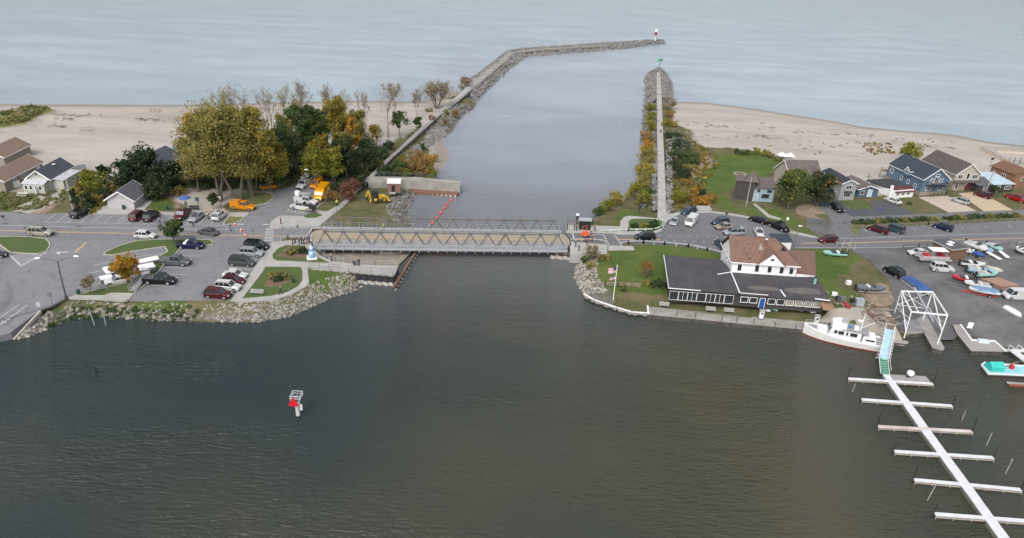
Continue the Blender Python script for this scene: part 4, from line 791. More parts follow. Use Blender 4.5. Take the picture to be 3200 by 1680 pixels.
for x, y, t, r_, f, lb in [(2305, 482, 462, 16, 'green', 'dark green dune bush, leftmost of the row at the top of the house lawn'), (2330, 484, 465, 15, 'green', 'green dune bush next to the leftmost one above the lawn'), (2358, 482, 459, 18, 'ygreen', 'yellow green dune bush in the middle of the row above the lawn'), (2385, 488, 464, 18, 'ygreen', 'yellow green dune bush right of the row middle'), (2405, 494, 472, 14, 'olive', 'olive dune bush at the right end of the row'), (2432, 505, 486, 16, 'olive', 'low bush beside the white tent'),
   (2270, 402+270, 660, 3, 'green', 'tuft at the kerb'), (1983, 716, 690, 17, 'dgreen', 'dark shrub in the left half of the kerbed bed beside the pier'), (2012, 716, 693, 12, 'ygreen', 'yellowish shrub in the middle of the kerbed bed beside the pier'), (2040, 714, 682, 20, 'dgreen', 'large dark shrub in the right half of the kerbed bed beside the pier'),
   (2025, 892, 868, 16, 'olive', 'olive hedge bush beside the black roof'), (2050, 895, 866, 20, 'dgreen', 'dark hedge bush in the middle beside the black roof'), (2072, 897, 868, 16, 'dgreen', 'dark hedge bush touching the black roofed building'), (1945, 893, 878, 14, 'olive', 'low bush behind the wooden slat fence'), (1950, 908, 898, 12, 'green', 'green plant in front of the wooden slat fence'), (1825, 822, 798, 16, 'green', 'green bush at the corner of the right abutment'), (1890, 812, 797, 22, 'olive', 'low olive scrub right of the tan bush'), (1845, 838, 815, 20, 'olive', 'olive scrub above the pale stones'),
   (2900-60, 640, 630, 10, 'green', 'low plants before the white house'), (2632, 622, 612, 9, 'green', 'clipped bush in front of the grey narrow house')]: bush(x, y, t, r_, f, lb, leaf=.17)
for x, y, t, r_, f, lb in [(900, 792, 766, 15, 'tan', 'pale dry grass clump in the upper bed, left'), (925, 792, 762, 17, 'grass', 'pale tall grass clump in the middle of the upper bed'), (948, 795, 768, 15, 'dgreen', 'dark shrub at the right of the upper bed'), (905, 800, 780, 14, 'olive', 'olive shrub in front of the upper bed'), (855, 872, 842, 18, 'olive', 'dark olive shrub at the left of the lower bed'), (880, 870, 838, 20, 'grass', 'pale tall grass clump in the middle of the lower bed'), (900, 872, 850, 15, 'grass', 'pale grass clump at the right of the lower bed'), (872, 880, 858, 16, 'dgreen', 'dark shrub in front of the lower bed')]:
    bush(x, y, t, r_, f, lb, leaf=.14, sparse=2.2)
for i in range(24):
    x = 2672+i*22; y = 700-i*.95; f = ('green', 'dgreen', 'green', 'olive')[i % 4]
    if 2925 < x < 2950: continue
    bush(x, y, y-15, 19, f, 'clipped %s hedge bush in the long row behind the roadside parking' % ('green' if f == 'green' else 'dark green' if f == 'dgreen' else 'mottled'), group='hedge behind the roadside parking', leaf=.16)
for x, y, t, r_, f, lb in [(330, 625, 585, 26, 'dgreen', 'dark bush left of the bathhouse roof'), (310, 640, 605, 24, 'olive', 'olive bush between the spruces'), (355, 600, 560, 30, 'olive', 'olive scrub behind the bathhouse, left'), (420, 610, 570, 34, 'dgreen', 'dark scrub below the largest pine'), (560, 575, 535, 26, 'olive', 'olive scrub between the pines and cottonwoods'), (480, 560, 520, 30, 'dgreen', 'dark scrub on the beach side of the pines')]: bush(x, y, t, r_, f, lb)
def stuff_leaves(name, poly, n, size, h, fol, label, cat, clump=40):
    P = W2(poly); xs = [p[0] for p in P]; ys = [p[1] for p in P]; cen = []; rad = []
    r = np.random.default_rng(n)
    while len(cen) < n:
        x, y = r.uniform(min(xs), max(xs)), r.uniform(min(ys), max(ys))
        if inpoly(np.array([x]), np.array([y]), P)[0]: cen.append((x, y, gz(x, y)+h*.4+(1.2 if name == 'dune_grass' else 0))); rad.append(r.uniform(.5, 1.3)*h)
    tag(leaf_mesh(name, cen, rad, clump, size, FO[fol], flat=.6), label, cat, kind='stuff')
stuff_leaves('dune_grass', [(-200, 405), (0, 408), (80, 395), (120, 370), (172, 346), (90, 341), (0, 368), (-200, 380)], 160, .3, 1.2, 'grass', 'dune grass covering the low mound on the left beach', 'dune grass', 60)
stuff_leaves('weeds', [(140, 985), (215, 938), (400, 942), (620, 948), (640, 962), (560, 970), (400, 962), (300, 958), (180, 985)], 110, .14, .5, 'green', 'green weeds along the top of the left rock bank', 'weeds', 50)
stuff_leaves('weeds', [(2100, 410), (2150, 420), (2230, 480), (2260, 500), (2190, 600), (2250, 640), (2100, 650), (2092, 520)], 330, .18, .7, 'mixed', 'mixed weeds and brambles between the right pier and the lawn', 'weeds', 40)
stuff_leaves('weeds', [(0, 600), (60, 620), (200, 595), (205, 625), (110, 660), (0, 655)], 110, .2, .5, 'grass', 'rough grass before the left cottages', 'grass', 40)
stuff_leaves('weeds', [(2690, 450), (2780, 445), (2800, 480), (2740, 490), (2700, 470)], 60, .2, .5, 'rust', 'rusty dune scrub behind the blue house', 'scrub', 30)
stuff_leaves('weeds', [(210, 670), (330, 640), (300, 668)], 60, .18, .5, 'olive', 'weeds at the edge of the left parking strip', 'weeds', 30)
stuff_leaves('undergrowth', [(540, 590), (700, 520), (900, 480), (1120, 470), (1230, 455), (1180, 520), (1110, 590), (1050, 600), (930, 575), (820, 580), (700, 600), (600, 590)], 420, .28, 1.5, 'dgreen', 'dark undergrowth beneath the grove', 'undergrowth', 45)
# ------------------------------------------------------------------ vehicles
PAINTS = {}
def carpaint(key, rgb, metal=.25):
    if key not in PAINTS: PAINTS[key] = mat('car_paint_'+key, tuple(c*.8 for c in srgb(*rgb)), .28, metal=metal, var=.03, scale=.6, spec=.6)
    return PAINTS[key]
headm = mat('headlight_lens', (.75, .76, .78), .15, var=.03); tailm = mat('taillight_lens', (.35, .02, .02), .25, var=.1)
plate = mat('number_plate', (.6, .6, .58), .5, var=.03)
CP = dict(black=(22, 23, 28), white=(232, 232, 230), silver=(176, 180, 184), grey=(105, 107, 112), gold=(190, 184, 168), maroon=(92, 22, 36), navy=(26, 32, 78), dkgreen=(78, 86, 84), blue=(62, 80, 104), teal=(60, 92, 100), tan=(168, 158, 142), red=(178, 22, 34), orange=(240, 150, 10), yellow=(244, 168, 12), steelblue=(92, 104, 114), dkgrey=(52, 54, 58), lgreen=(200, 210, 205))
# kind: length, width, hood z, belt z, roof z, [rear glass base, rear roof, front roof, windscreen base] as fractions from the tail, wheel radius, bed
KI = dict(sedan=(4.7, 1.82, .92, 1.42, .92, (.13, .27, .56, .72), .32), suv=(4.65, 1.86, 1.08, 1.74, 1.08, (.02, .07, .60, .75), .37), hatch=(4.25, 1.8, .98, 1.55, .98, (.02, .12, .58, .76), .33),
          minivan=(5.0, 1.96, 1.04, 1.78, 1.0, (.02, .06, .64, .82), .34), wagon=(4.7, 1.82, .98, 1.56, .98, (.02, .1, .58, .73), .34), van=(5.4, 2.0, 1.25, 2.1, 1.2, (.0, .02, .76, .88), .38), pickup=(5.8, 2.0, 1.18, 1.88, 1.12, (.39, .42, .66, .76), .41), pickup1=(5.3, 1.95, 1.15, 1.82, 1.1, (.42, .45, .64, .76), .40))
PROTO = {}
def car_proto(kind):
    if kind in PROTO: return PROTO[kind]
    L, Wd, bz, rz, hz, (g0, g1, g2, g3), wr = KI[kind]; h = Wd/2
    root = empty('car', (0, 0, -50)); X = lambda f: (f-.5)*L
    def ring(x, w, zb, zt, ch=.12): return [(x, -w+ch*.4, zb), (x, -w, zb+.18), (x, -w, zt-ch), (x, -w+ch*1.2, zt), (x, w-ch*1.2, zt), (x, w, zt-ch), (x, w, zb+.18), (x, w-ch*.4, zb)]
    tail = bz if kind != 'sedan' else bz+.02
    body = MB(); pu = kind.startswith('pickup')
    st = [(0, h*.86, .38, tail*.82), (.015, h*.95, .3, tail-.03), (.08, h, .24, tail), (g1, h, .22, tail), (g3, h, .22, bz), (g3+.04, h*.99, .22, hz), (.93, h*.95, .24, hz-.12), (.985, h*.86, .30, hz-.24), (1, h*.76, .38, hz-.38)]
    body.loft([ring(X(f), w_, zb, zt) for f, w_, zb, zt in st])
    # roof panel, pillars
    rw = h*.80
    rp = [(X(g1), -rw, rz-.03), (X(g2), -rw, rz-.03), (X(g2), rw, rz-.03), (X(g1), rw, rz-.03)]
    body.prism([(p[0], p[1]) for p in rp], rz-.05, rz+.025)
    gb = .10
    for s in (-1, 1):
        body.beam((X(g0)+.02, s*(h-gb), bz-.03), (X(g1)+.02, s*rw*.98, rz-.02), .09, .12); body.beam((X(g3)-.02, s*(h-gb), bz-.03), (X(g2)-.02, s*rw*.98, rz-.02), .07, .09)
        mids = [(g1+g2)/2+.02] if kind in ('sedan', 'pickup', 'pickup1') else [g1+(g2-g1)*.3, g1+(g2-g1)*.64]
        if kind in ('van',): mids = []
        for mfr in mids: body.beam((X(mfr), s*(h-gb+.012), bz-.02), (X(mfr), s*(rw+.012), rz-.02), .10, .07)
        body.box((X(g3)-.25, s*(h+.09), bz+.04), (.14, .2, .13))
        # wheel arches
        if kind == 'van': body.prism([(X(0.01), s*(h-.02)), (X(.60), s*(h-.02)), (X(.60), s*(h-.10)), (X(.01), s*(h-.10))], bz-.05, rz-.03)
    if kind == 'van': body.prism([(X(.012), -h*.9), (X(.64), -h*.9), (X(.64), h*.9), (X(.012), h*.9)], bz-.05, rz+.03)
    if pu:
        x0, x1 = X(.02), X(g0)-.05
    body.build('body', carpaint('white', CP['white']), root)
    gl = MB(); gl.loft([[(X(g0), -(h-gb), bz-.04), (X(g3), -(h-gb), bz-.04), (X(g3), h-gb, bz-.04), (X(g0), h-gb, bz-.04)], [(X(g1), -rw, rz-.04), (X(g2), -rw, rz-.04), (X(g2), rw, rz-.04), (X(g1), rw, rz-.04)]])
    gl.build('windows', glass, root)
    if pu:
        b = MB(); b.box(((x0+x1)/2, 0, bz+.006), (x1-x0-.1, Wd-.28, .02)); b.build('cargo_bed', dark, root)
    for fx in (.18, .815):
        for s in (-1, 1):
            x = X(fx); wm = MB(); wm.tube((0, -.12, 0), (0, .12, 0), wr, n=14); wo = wm.build('wheel', rubber, root); wo.location = (x, s*(h-.07), wr)
            rm = MB(); rm.tube((0, .121*s, 0), (0, .135*s, 0), wr*.62, n=10); rm.build('rim', rim_m, wo)
    for s in (-1, 1):
        a = MB(); a.box((X(.975), s*h*.68, hz-.30), (.14, h*.42, .16)); a.build('headlight', headm, root)
        a = MB(); a.box((X(.012), s*h*.8, tail-.22), (.10, h*.26, .26)); a.build('taillight', tailm, root)
    a = MB(); a.box((X(.993), 0, .45), (.1, h*1.1, .2)); a.build('grille', black, root)
    a = MB(); a.box((X(.0)-.03, 0, .62), (.03, .42, .14)); a.build('number_plate', plate, root)
    for f in (0.005, .99): bb = MB(); bb.box((X(f), 0, .34), (.12, h*1.5, .14)); bb.build('bumper', black, root)
    PROTO[kind] = root; return root
def obj_mat(o, mt):
    o.material_slots[0].link = 'OBJECT'; o.material_slots[0].material = mt
def car(kind, rear, front, colr, label, cat='car', z=None, scale=1.0, name=None, group=None, extra=None):
    pr = car_proto(kind); o = copy_tree(pr); o.name = name or {'pickup': 'pickup_truck', 'pickup1': 'pickup_truck', 'van': 'van', 'minivan': 'minivan', 'suv': 'parked_car', 'sedan': 'parked_car', 'hatch': 'parked_car', 'wagon': 'parked_car'}[kind]
    a, b = GV(*rear), GV(*front); a = V(rear[0], rear[1], max(a.z, 1.5)); b = V(front[0], front[1], a.z); c = (a+b)/2; d = b-a
    o.location = (c.x, c.y, c.z+(.03)); o.rotation_euler = (0, 0, math.atan2(d.y, d.x)); o.scale = (scale,)*3
    for k in ALLK[o]:
        if k.name.startswith('body'): obj_mat(k, carpaint(colr, CP[colr]))
    tag(o, label, cat, group); 
    if extra: extra(o, kind)
    return o
class _K(dict):
    def __missing__(s, o): return [k for k in o.children]
ALLK = _K()
def e_bedcover(mt):
    def f(o, kind):
        L, Wd, bz, *_ = KI[kind]; m_ = MB(); m_.box((-.5*L+.2*L, 0, bz+.05), (.36*L, Wd-.14, .08)); m_.build('bed_cover', mt, o)
    return f
def e_bedbox(o, kind):
    L, Wd, bz, *_ = KI[kind]; m_ = MB(); m_.box((-.5*L+.34*L, 0, bz+.14), (.55, Wd-.1, .3)); m_.build('tool_box', white, o)
def e_cap(mt):
    def f(o, kind):
        L, Wd, bz, *_ = KI[kind]; m_ = MB(); h = Wd/2; m_.loft([[(-.49*L, -h+.02, bz-.02), (-.11*L, -h+.02, bz-.02), (-.11*L, h-.02, bz-.02), (-.49*L, h-.02, bz-.02)], [(-.47*L, -h+.12, bz+.82), (-.12*L, -h+.12, bz+.82), (-.12*L, h-.12, bz+.82), (-.47*L, h-.12, bz+.82)]]); m_.build('service_cap', mt, o)
    return f
def e_roofbox(o, kind):
    m_ = MB(); m_.loft([[(-1.3, -.4, 1.82), (.5, -.4, 1.82), (.5, .4, 1.82), (-1.3, .4, 1.82)], [(-1.2, -.32, 2.1), (.3, -.32, 2.1), (.3, .32, 2.1), (-1.2, .32, 2.1)]]); m_.build('roof_box', mat('roof_box_grey', (.12, .12, .13), .5), o)
def e_rails(o, kind):
    L, Wd, bz, rz = KI[kind][:4]; m_ = MB()
    for s in (-1, 1): m_.beam((-L*.4, s*Wd*.36, rz+.07), (L*.06, s*Wd*.36, rz+.07), .05)
    m_.build('roof_rack', black, o)
def e_sunroof(o, kind):
    L, Wd, bz, rz = KI[kind][:4]; m_ = MB(); m_.box((-.02*L, 0, rz+.03), (.8, 1.0, .02)); m_.build('sunroof', glass, o)
def e_bucket(o, kind):
    L, Wd, bz, rz = KI[kind][:4]; m_ = MB()
    for s in (-1, 1): m_.box((-.27*L, s*(Wd/2-.18), bz+.28), (.42*L, .34, .62))
    m_.build('service_body', carpaint('white', CP['white']), o)
    b = MB(); b.tube((-.12*L, 0, bz+.2), (-.12*L, 0, bz+1.0), .28); b.beam((-.12*L, 0, bz+1.1), (.22*L, .25, bz+1.55), .3, .34); b.beam((.2*L, -.2, bz+1.6), (-.34*L, -.2, bz+1.3), .26, .3); b.build('boom', whiteg, o)
    c = MB(); c.loft([[(-.44*L, -.6, bz+.75), (-.27*L, -.6, bz+.75), (-.27*L, .2, bz+.75), (-.44*L, .2, bz+.75)], [(-.45*L, -.64, bz+1.75), (-.26*L, -.64, bz+1.75), (-.26*L, .24, bz+1.75), (-.45*L, .24, bz+1.75)]]); c.build('bucket', white, o)
def e_stripe(o, kind):
    L, Wd = KI[kind][:2]; m_ = MB()
    for s in (-1, 1): m_.box((-.2*L, s*(Wd/2+.004), .5), (.26*L, .012, .12))
    m_.build('reflective_stripe', mat('lime_reflective', (.55, .75, .05), .4), o)
def e_spare(o, kind):
    m_ = MB(); m_.tube((-2.33, .1, .95), (-2.52, .1, .95), .34, n=14); m_.build('spare_wheel', rubber, o)
mg = mat('truck_cover_grey', (.11, .115, .12), .6)
CARS = [
 ('suv', (97, 734), (163, 737), 'gold', 'pale gold SUV driving on the road past the left grass island', e_rails), ('hatch', (425, 743), (487, 746), 'white', 'white hatchback driving on the road above the long grass island', None),
 ('sedan', (679, 738), (622, 728), 'grey', 'grey sedan driving left on the road near the traffic cones', None), ('suv', (236, 684), (268, 667), 'black', 'black SUV parked alone in the strip left of the bathhouse apron', None),
 ('minivan', (416, 694), (448, 672), 'maroon', 'maroon minivan parked in the strip right of the hatched bay', None), ('minivan', (460, 696), (490, 673), 'black', 'black minivan parked beside the maroon one', None),
 ('pickup', (585, 668), (556, 692), 'maroon', 'dark red pickup with an empty black bed, nose towards the road', None), ('sedan', (628, 677), (600, 697), 'silver', 'silver sedan with a sunroof parked nose out beside the dark red pickup', e_sunroof),
 ('suv', (672, 694), (700, 672), 'white', 'white SUV parked beside the small dry grass island', e_sunroof), ('pickup', (727, 650), (794, 657), 'orange', 'orange utility pickup with a closed cap parked under the cottonwoods', e_cap(carpaint('orange', CP['orange']))),
 ('pickup1', (563, 774), (632, 777), 'navy', 'dark blue pickup with a white tool box behind the cab', e_bedbox), ('pickup', (506, 825), (592, 829), 'grey', 'long grey pickup with a covered bed between the dark blue and black pickups', e_bedcover(mg)),
 ('pickup', (456, 880), (546, 884), 'black', 'black pickup with a grey bed cover beside the leaning aluminium ramp', e_bedcover(mg)), ('minivan', (770, 775), (836, 780), 'black', 'black minivan at the top of the parked row beside the park path', e_rails),
 ('suv', (757, 798), (819, 802), 'silver', 'silver SUV with a spare wheel on its tail, second from the top of the row', e_spare), ('minivan', (723, 826), (791, 831), 'dkgreen', 'grey green minivan with a roof rack in the row beside the park path', e_rails),
 ('sedan', (698, 862), (774, 868), 'white', 'white sedan in the row between the grey green minivan and the red hatchback', None), ('hatch', (699, 881), (763, 886), 'maroon', 'dark red hatchback between the white sedan and the white SUV', e_rails),
 ('suv', (680, 900), (748, 906), 'white', 'white SUV between the dark red hatchback and the maroon SUV', e_rails), ('suv', (649, 924), (716, 929), 'maroon', 'maroon SUV at the bottom corner of the parking lot', e_rails),
 ('sedan', (402, 876), (340, 887), 'white', 'white sedan half hidden behind the orange maple', None), ('sedan', (-42, 806), (8, 803), 'dkgrey', 'dark grey car cut by the left edge below the grass island', None),
 ('pickup', (968, 574), (936, 594), 'white', 'white bucket truck farthest in the side lot, below the dark trees', e_bucket), ('pickup1', (1004, 572), (974, 596), 'orange', 'orange work truck squeezed between the bucket truck and the yellow box truck', e_cap(carpaint('orange', CP['orange']))),
 ('pickup', (977, 660), (914, 650), 'white', 'white utility pickup with a lime stripe, nose left beside the hatched bay', e_stripe), ('pickup', (925, 632), (990, 642), 'white', 'white utility truck carrying a lift bucket behind the striped pickup', e_bucket),
 ('pickup1', (835, 592), (860, 588), 'orange', 'orange pickup mostly hidden under the cottonwood branches', None),
 ('suv', (2045, 749), (1984, 748), 'black', 'black SUV driving towards the bridge past the kerbed bed', None), ('sedan', (2111, 690), (2101, 710), 'silver', 'silver sedan leaving the round lot, nose to the camera', None), ('suv', (2168, 666), (2128, 676), 'blue', 'grey blue SUV at the kerb behind the white van', e_sunroof),
 ('van', (2170, 690), (2147, 714), 'white', 'white delivery van with a black front in the round lot', None), ('wagon', (2274, 698), (2224, 704), 'blue', 'blue wagon behind the tan sedan in the round lot', e_rails), ('sedan', (2286, 713), (2236, 718), 'tan', 'tan sedan between the blue wagon and the silver minivan', None),
 ('minivan', (2322, 734), (2262, 735), 'silver', 'silver minivan with a dark roof box', e_roofbox), ('sedan', (2364, 724), (2376, 746), 'white', 'white sedan facing the camera beside the big house roof', e_sunroof), ('wagon', (2392, 702), (2344, 688), 'black', 'black wagon at the kerb behind the black pickup', None),
 ('pickup', (2406, 705), (2458, 728), 'black', 'black crew cab pickup parked at the curved kerb', None), ('wagon', (2614, 757), (2558, 758), 'maroon', 'maroon wagon driving on the road near the side street', e_rails), ('suv', (2262, 782), (2243, 764), 'blue', 'dark blue SUV half hidden by the brown roofed house', None),
 ('suv', (2603, 650), (2628, 668), 'black', 'black SUV on the driveway under the brownish tree', None), ('sedan', (2806, 641), (2772, 628), 'white', 'white sedan on the fresh black driveway', None), ('sedan', (2590, 646), (2560, 640), 'teal', 'dark teal car in the shade of the brownish tree', None),
 ('minivan', (2768, 733), (2716, 717), 'maroon', 'maroon minivan in the roadside bay below the hedge', None), ('minivan', (2813, 730), (2770, 716), 'teal', 'teal minivan beside the maroon one below the hedge', e_rails), ('suv', (2967, 724), (2921, 711), 'navy', 'dark blue SUV alone farther along the roadside bay', None),
 ('wagon', (3019, 641), (2980, 628), 'lgreen', 'pale silver wagon on the tan paved driveway', e_rails), ('suv', (3090, 623), (3048, 610), 'maroon', 'maroon SUV before the arched garage door', None), ('pickup', (3150, 620), (3200, 636), 'red', 'bright red pickup at the right edge beside the low dark house', None),
 ('sedan', (2893, 799), (2842, 797), 'white', 'white sedan in the marina yard behind the red pontoon boat', None), ('suv', (2914, 843), (2970, 848), 'white', 'white SUV in the marina yard below the pontoon boat', None), ('suv', (2812, 868), (2770, 846), 'black', 'black SUV in front of the blue covered pontoon boat', e_rails),
 ('van', (3210, 932), (3135, 930), 'white', 'old white van at the right edge below the lumber stack', None)]
for kd, rr, ff, cl, lb, ex in CARS: car(kd, rr, ff, cl, lb, {'pickup': 'pickup truck', 'pickup1': 'pickup truck', 'van': 'van', 'minivan': 'minivan'}.get(kd, 'car'), extra=ex)
for k, r in list(PROTO.items()):
    for c in list(C.objects):
        if c.parent and (c.parent == r or c.parent.parent == r): c['_d'] = 1
for c in [c for c in C.objects if c.get('_d') and (c.parent.location.z == -50 or (c.parent.parent and c.parent.parent.location.z == -50))]: bpy.data.objects.remove(c)
for r in PROTO.values(): bpy.data.objects.remove(r)
for c in C.objects:
    if '_d' in c: del c['_d']
# yellow box truck
def box_truck():
    a, b = V(1024, 598), V(986, 640); d = (b-a); r = empty('box_truck', (a+b)/2, math.atan2(d.y, d.x)); tag(r, 'yellow step van style box truck beside the red shrub', 'truck')
    y = carpaint('yellow', CP['yellow']); m_ = MB(); m_.prism([(-3.6, -1.15), (1.3, -1.15), (1.3, 1.15), (-3.6, 1.15)], .7, 3.0); m_.build('cargo_box', y, r)
    c = MB(); c.loft([[(x, -1.0, .5), (x, 1.0, .5), (x, 1.0, z), (x, -1.0, z)] for x, z in ((1.3, 2.3), (1.9, 2.25), (2.5, 1.5), (3.3, 1.35), (3.5, .95))]); c.build('cab', y, r)
    g = MB(); g.add([(1.98, -.85, 2.15), (1.98, .85, 2.15), (2.46, .9, 1.55), (2.46, -.9, 1.55)], [(0, 3, 2, 1)]); g.v = [(x+.03, yy, z+.03) for x, yy, z in g.v]; g.build('windscreen', glass, r)
    for x in (-2.3, 2.5):
        for s in (-1, 1): w_ = MB(); w_.tube((0, -.14, 0), (0, .14, 0), .45, n=14); q = w_.build('wheel', rubber, r); q.location = (x, s*.95, .45); h_ = MB(); h_.tube((0, .142*s, 0), (0, .16*s, 0), .24, n=10); h_.build('rim', rim_m, q)
    for s in (-1, 1): h_ = MB(); h_.box((3.48, s*.75, .95), (.1, .3, .2)); h_.build('headlight', headm, r)
    h_ = MB(); h_.box((3.5, 0, .85), (.08, 1.0, .3)); h_.build('grille', black, r)
box_truck()
def wheel(r, x, y, rad, w_=.3, rimm=None):
    m_ = MB(); m_.tube((0, -w_/2, 0), (0, w_/2, 0), rad, n=14); q = m_.build('wheel', rubber, r); q.location = (x, y, rad); h_ = MB(); h_.tube((0, -w_/2-.02, 0), (0, w_/2+.02, 0), rad*.55, n=10); h_.build('rim', rimm or rim_m, q)
def tractor():
    r = empty('tractor', V(560, 492), .1); tag(r, 'blue farm tractor with a cab parked on the beach left of the grove', 'tractor'); bl = mat('tractor_blue', (.05, .16, .33), .4)
    for x, y, R_ in ((-1, -.9, .85), (-1, .9, .85), (1.3, -.8, .5), (1.3, .8, .5)): wheel(r, x, y, R_, .4)
    m_ = MB(); m_.loft([[(x, -w_, .8), (x, w_, .8), (x, w_, z), (x, -w_, z)] for x, w_, z in ((-.3, .5, 1.5), (1.6, .42, 1.45), (2.0, .36, 1.2))]); m_.build('hood', bl, r)
    g = MB(); g.loft([[(-1.7, -.75, 1.1), (-.2, -.75, 1.1), (-.2, .75, 1.1), (-1.7, .75, 1.1)], [(-1.5, -.65, 2.5), (-.35, -.65, 2.5), (-.35, .65, 2.5), (-1.5, .65, 2.5)]]); g.build('cab_glass', glass, r)
    t = MB(); t.prism([(-1.7, -.8), (-.2, -.8), (-.2, .8), (-1.7, .8)], 2.5, 2.65); t.build('cab_roof', bl, r)
tractor()
def backhoe():
    p = V(1183, 628); r = empty('backhoe_loader', p, math.radians(20)); tag(r, 'yellow backhoe loader standing on the grass by the brick hut', 'backhoe'); y = mat('digger_yellow', (.62, .38, .03), .5)
    for x, yy, R_ in ((-.9, -.95, .75), (-.9, .95, .75), (1.3, -.85, .5), (1.3, .85, .5)): wheel(r, x, yy, R_, .4, y)
    m_ = MB(); m_.loft([[(x, -.5, .7), (x, .5, .7), (x, .5, z), (x, -.5, z)] for x, z in ((-.2, 1.6), (1.5, 1.5), (1.9, 1.2))]); m_.build('hood', y, r)
    g = MB(); g.loft([[(-1.6, -.75, .9), (-.1, -.75, .9), (-.1, .75, .9), (-1.6, .75, .9)], [(-1.5, -.7, 2.5), (-.2, -.7, 2.5), (-.2, .7, 2.5), (-1.5, .7, 2.5)]]); g.build('cab_glass', glass, r)
    t = MB(); t.prism([(-1.7, -.8), (0, -.8), (0, .8), (-1.7, .8)], 2.5, 2.65); t.build('cab_roof', black, r)
    b = MB(); b.beam((-1.9, 0, .8), (-2.5, .1, 2.7), .25, .35); b.beam((-2.5, .1, 2.7), (-3.1, .1, 1.2), .2, .3); b.build('boom', y, r)
    k = MB(); k.loft([[(-3.3, -.35, .9), (-2.7, -.35, 1.1), (-2.7, .55, 1.1), (-3.3, .55, .9)], [(-3.0, -.3, .3), (-2.7, -.3, .4), (-2.7, .5, .4), (-3.0, .5, .3)]]); k.build('bucket', black, r)
    l_ = MB()
    for s in (-1, 1): l_.beam((.2, s*.65, 1.5), (2.2, s*.65, .6), .14, .2); l_.beam((-2.0, s*.9, .9), (-2.2, s*1.3, .1), .2)
    l_.build('loader_arms', y, r); f = MB(); f.loft([[(2.1, -1.1, .9), (2.3, -1.1, .9), (2.3, 1.1, .9), (2.1, 1.1, .9)], [(2.2, -1.1, .1), (2.9, -1.1, .1), (2.9, 1.1, .1), (2.2, 1.1, .1)]]); f.build('front_bucket', y, r)
backhoe()
# ------------------------------------------------------------------ buildings
def siding(name, rgb, k=.72): return mat(name, tuple(c*k for c in srgb(*rgb)), .8, var=.07, scale=.7, bump=.015, bscale=3, stretch=(.3, .3, 6))
def shingle(name, rgb, k=.66): return mat(name, tuple(c*k for c in srgb(*rgb)), .92, var=.14, scale=1.3, bump=.03, bscale=7)
def window(r, c, w_, h, ang, trim=white, panes=2, frame=.10, name='window'):
    """c: centre in root space on the wall plane, ang: outward normal direction"""
    o = empty(name, c, ang); o.parent = r
    f = MB()
    f.box((.03, 0, h/2+frame/2), (.08, w_+2*frame, frame)); f.box((.03, 0, -h/2-frame/2), (.10, w_+2*frame, frame))
    for s in (-1, 1): f.box((.03, s*(w_/2+frame/2), 0), (.08, frame, h))
    for k in range(1, panes): f.box((.03, -w_/2+w_*k/panes, 0), (.06, .06, h))
    f.build('frame', trim, o); g = MB(); g.box((.015, 0, 0), (.03, w_, h)); g.build('pane', glass, o); return o
def door(r, c, w_, h, ang, mt, trim=white):
    o = empty('door', c, ang); o.parent = r; d = MB(); d.box((.02, 0, h/2), (.06, w_, h)); d.build('door_leaf', mt, o); f = MB(); f.box((.035, 0, h+.05), (.1, w_+.2, .1))
    for s in (-1, 1): f.box((.035, s*(w_/2+.05), h/2), (.1, .1, h))
    f.build('frame', trim, o)
def gable(r, x0, y0, w_, d, eh, rh, wall, roof, axis='y', ov=.35, trim=white, wname='wall', rname='roof', lower=None, lh=0, z0=0):
    """footprint x0..x0+w, y0..y0+d; axis = ridge direction"""
    m_ = MB()
    if axis == 'y':
        A = [(x0, z0), (x0+w_, z0), (x0+w_, eh), (x0+w_/2, rh), (x0, eh)]; m_.loft([[(x, y, z) for x, z in A] for y in (y0, y0+d)])
    else:
        A = [(y0, z0), (y0+d, z0), (y0+d, eh), (y0+d/2, rh), (y0, eh)]; m_.loft([[(x, y, z) for y, z in A] for x in (x0, x0+w_)])
    m_.build(wname, wall, r)
    if lower: q = MB(); q.prism([(x0-.05, y0-.05), (x0+w_+.05, y0-.05), (x0+w_+.05, y0+d+.05), (x0-.05, y0+d+.05)], -.1, lh); q.build('stone_base', lower, r)
    t = .14; R_ = MB(); sp = (w_ if axis == 'y' else d)/2; sl_ = (rh-eh)/sp; dz = ov*sl_
    def pl(s):
        if axis == 'y':
            xe = x0-ov if s < 0 else x0+w_+ov; xr = x0+w_/2
            return [[(xe, y, eh-dz+.02), (xr, y, rh+.02), (xr, y, rh+t), (xe, y, eh-dz+t)] for y in (y0-ov, y0+d+ov)]
        ye = y0-ov if s < 0 else y0+d+ov; yr = y0+d/2
        return [[(x, ye, eh-dz+.02), (x, yr, rh+.02), (x, yr, rh+t), (x, ye, eh-dz+t)] for x in (x0-ov, x0+w_+ov)]
    R_.loft(pl(-1)); R_.loft(pl(1)); R_.build(rname, roof, r)
    if trim:
        T = MB()
        if axis == 'y':
            for y in (y0-ov-.03, y0+d+ov+.03):
                for s in (-1, 1): T.beam((x0+w_/2, y, rh+.02), (x0-ov if s < 0 else x0+w_+ov, y, eh-dz+.02), .07, .24)
            for xe in (x0-ov-.04, x0+w_+ov+.04): T.beam((xe, y0-ov, eh-dz+.02), (xe, y0+d+ov, eh-dz+.02), .08, .16)
        else:
            for x in (x0-ov-.03, x0+w_+ov+.03):
                for s in (-1, 1): T.beam((x, y0+d/2, rh+.02), (x, y0-ov if s < 0 else y0+d+ov, eh-dz+.02), .07, .24)
            for ye in (y0-ov-.04, y0+d+ov+.04): T.beam((x0-ov, ye, eh-dz+.02), (x0+w_+ov, ye, eh-dz+.02), .08, .16)
        T.build('roof_trim', trim, r)
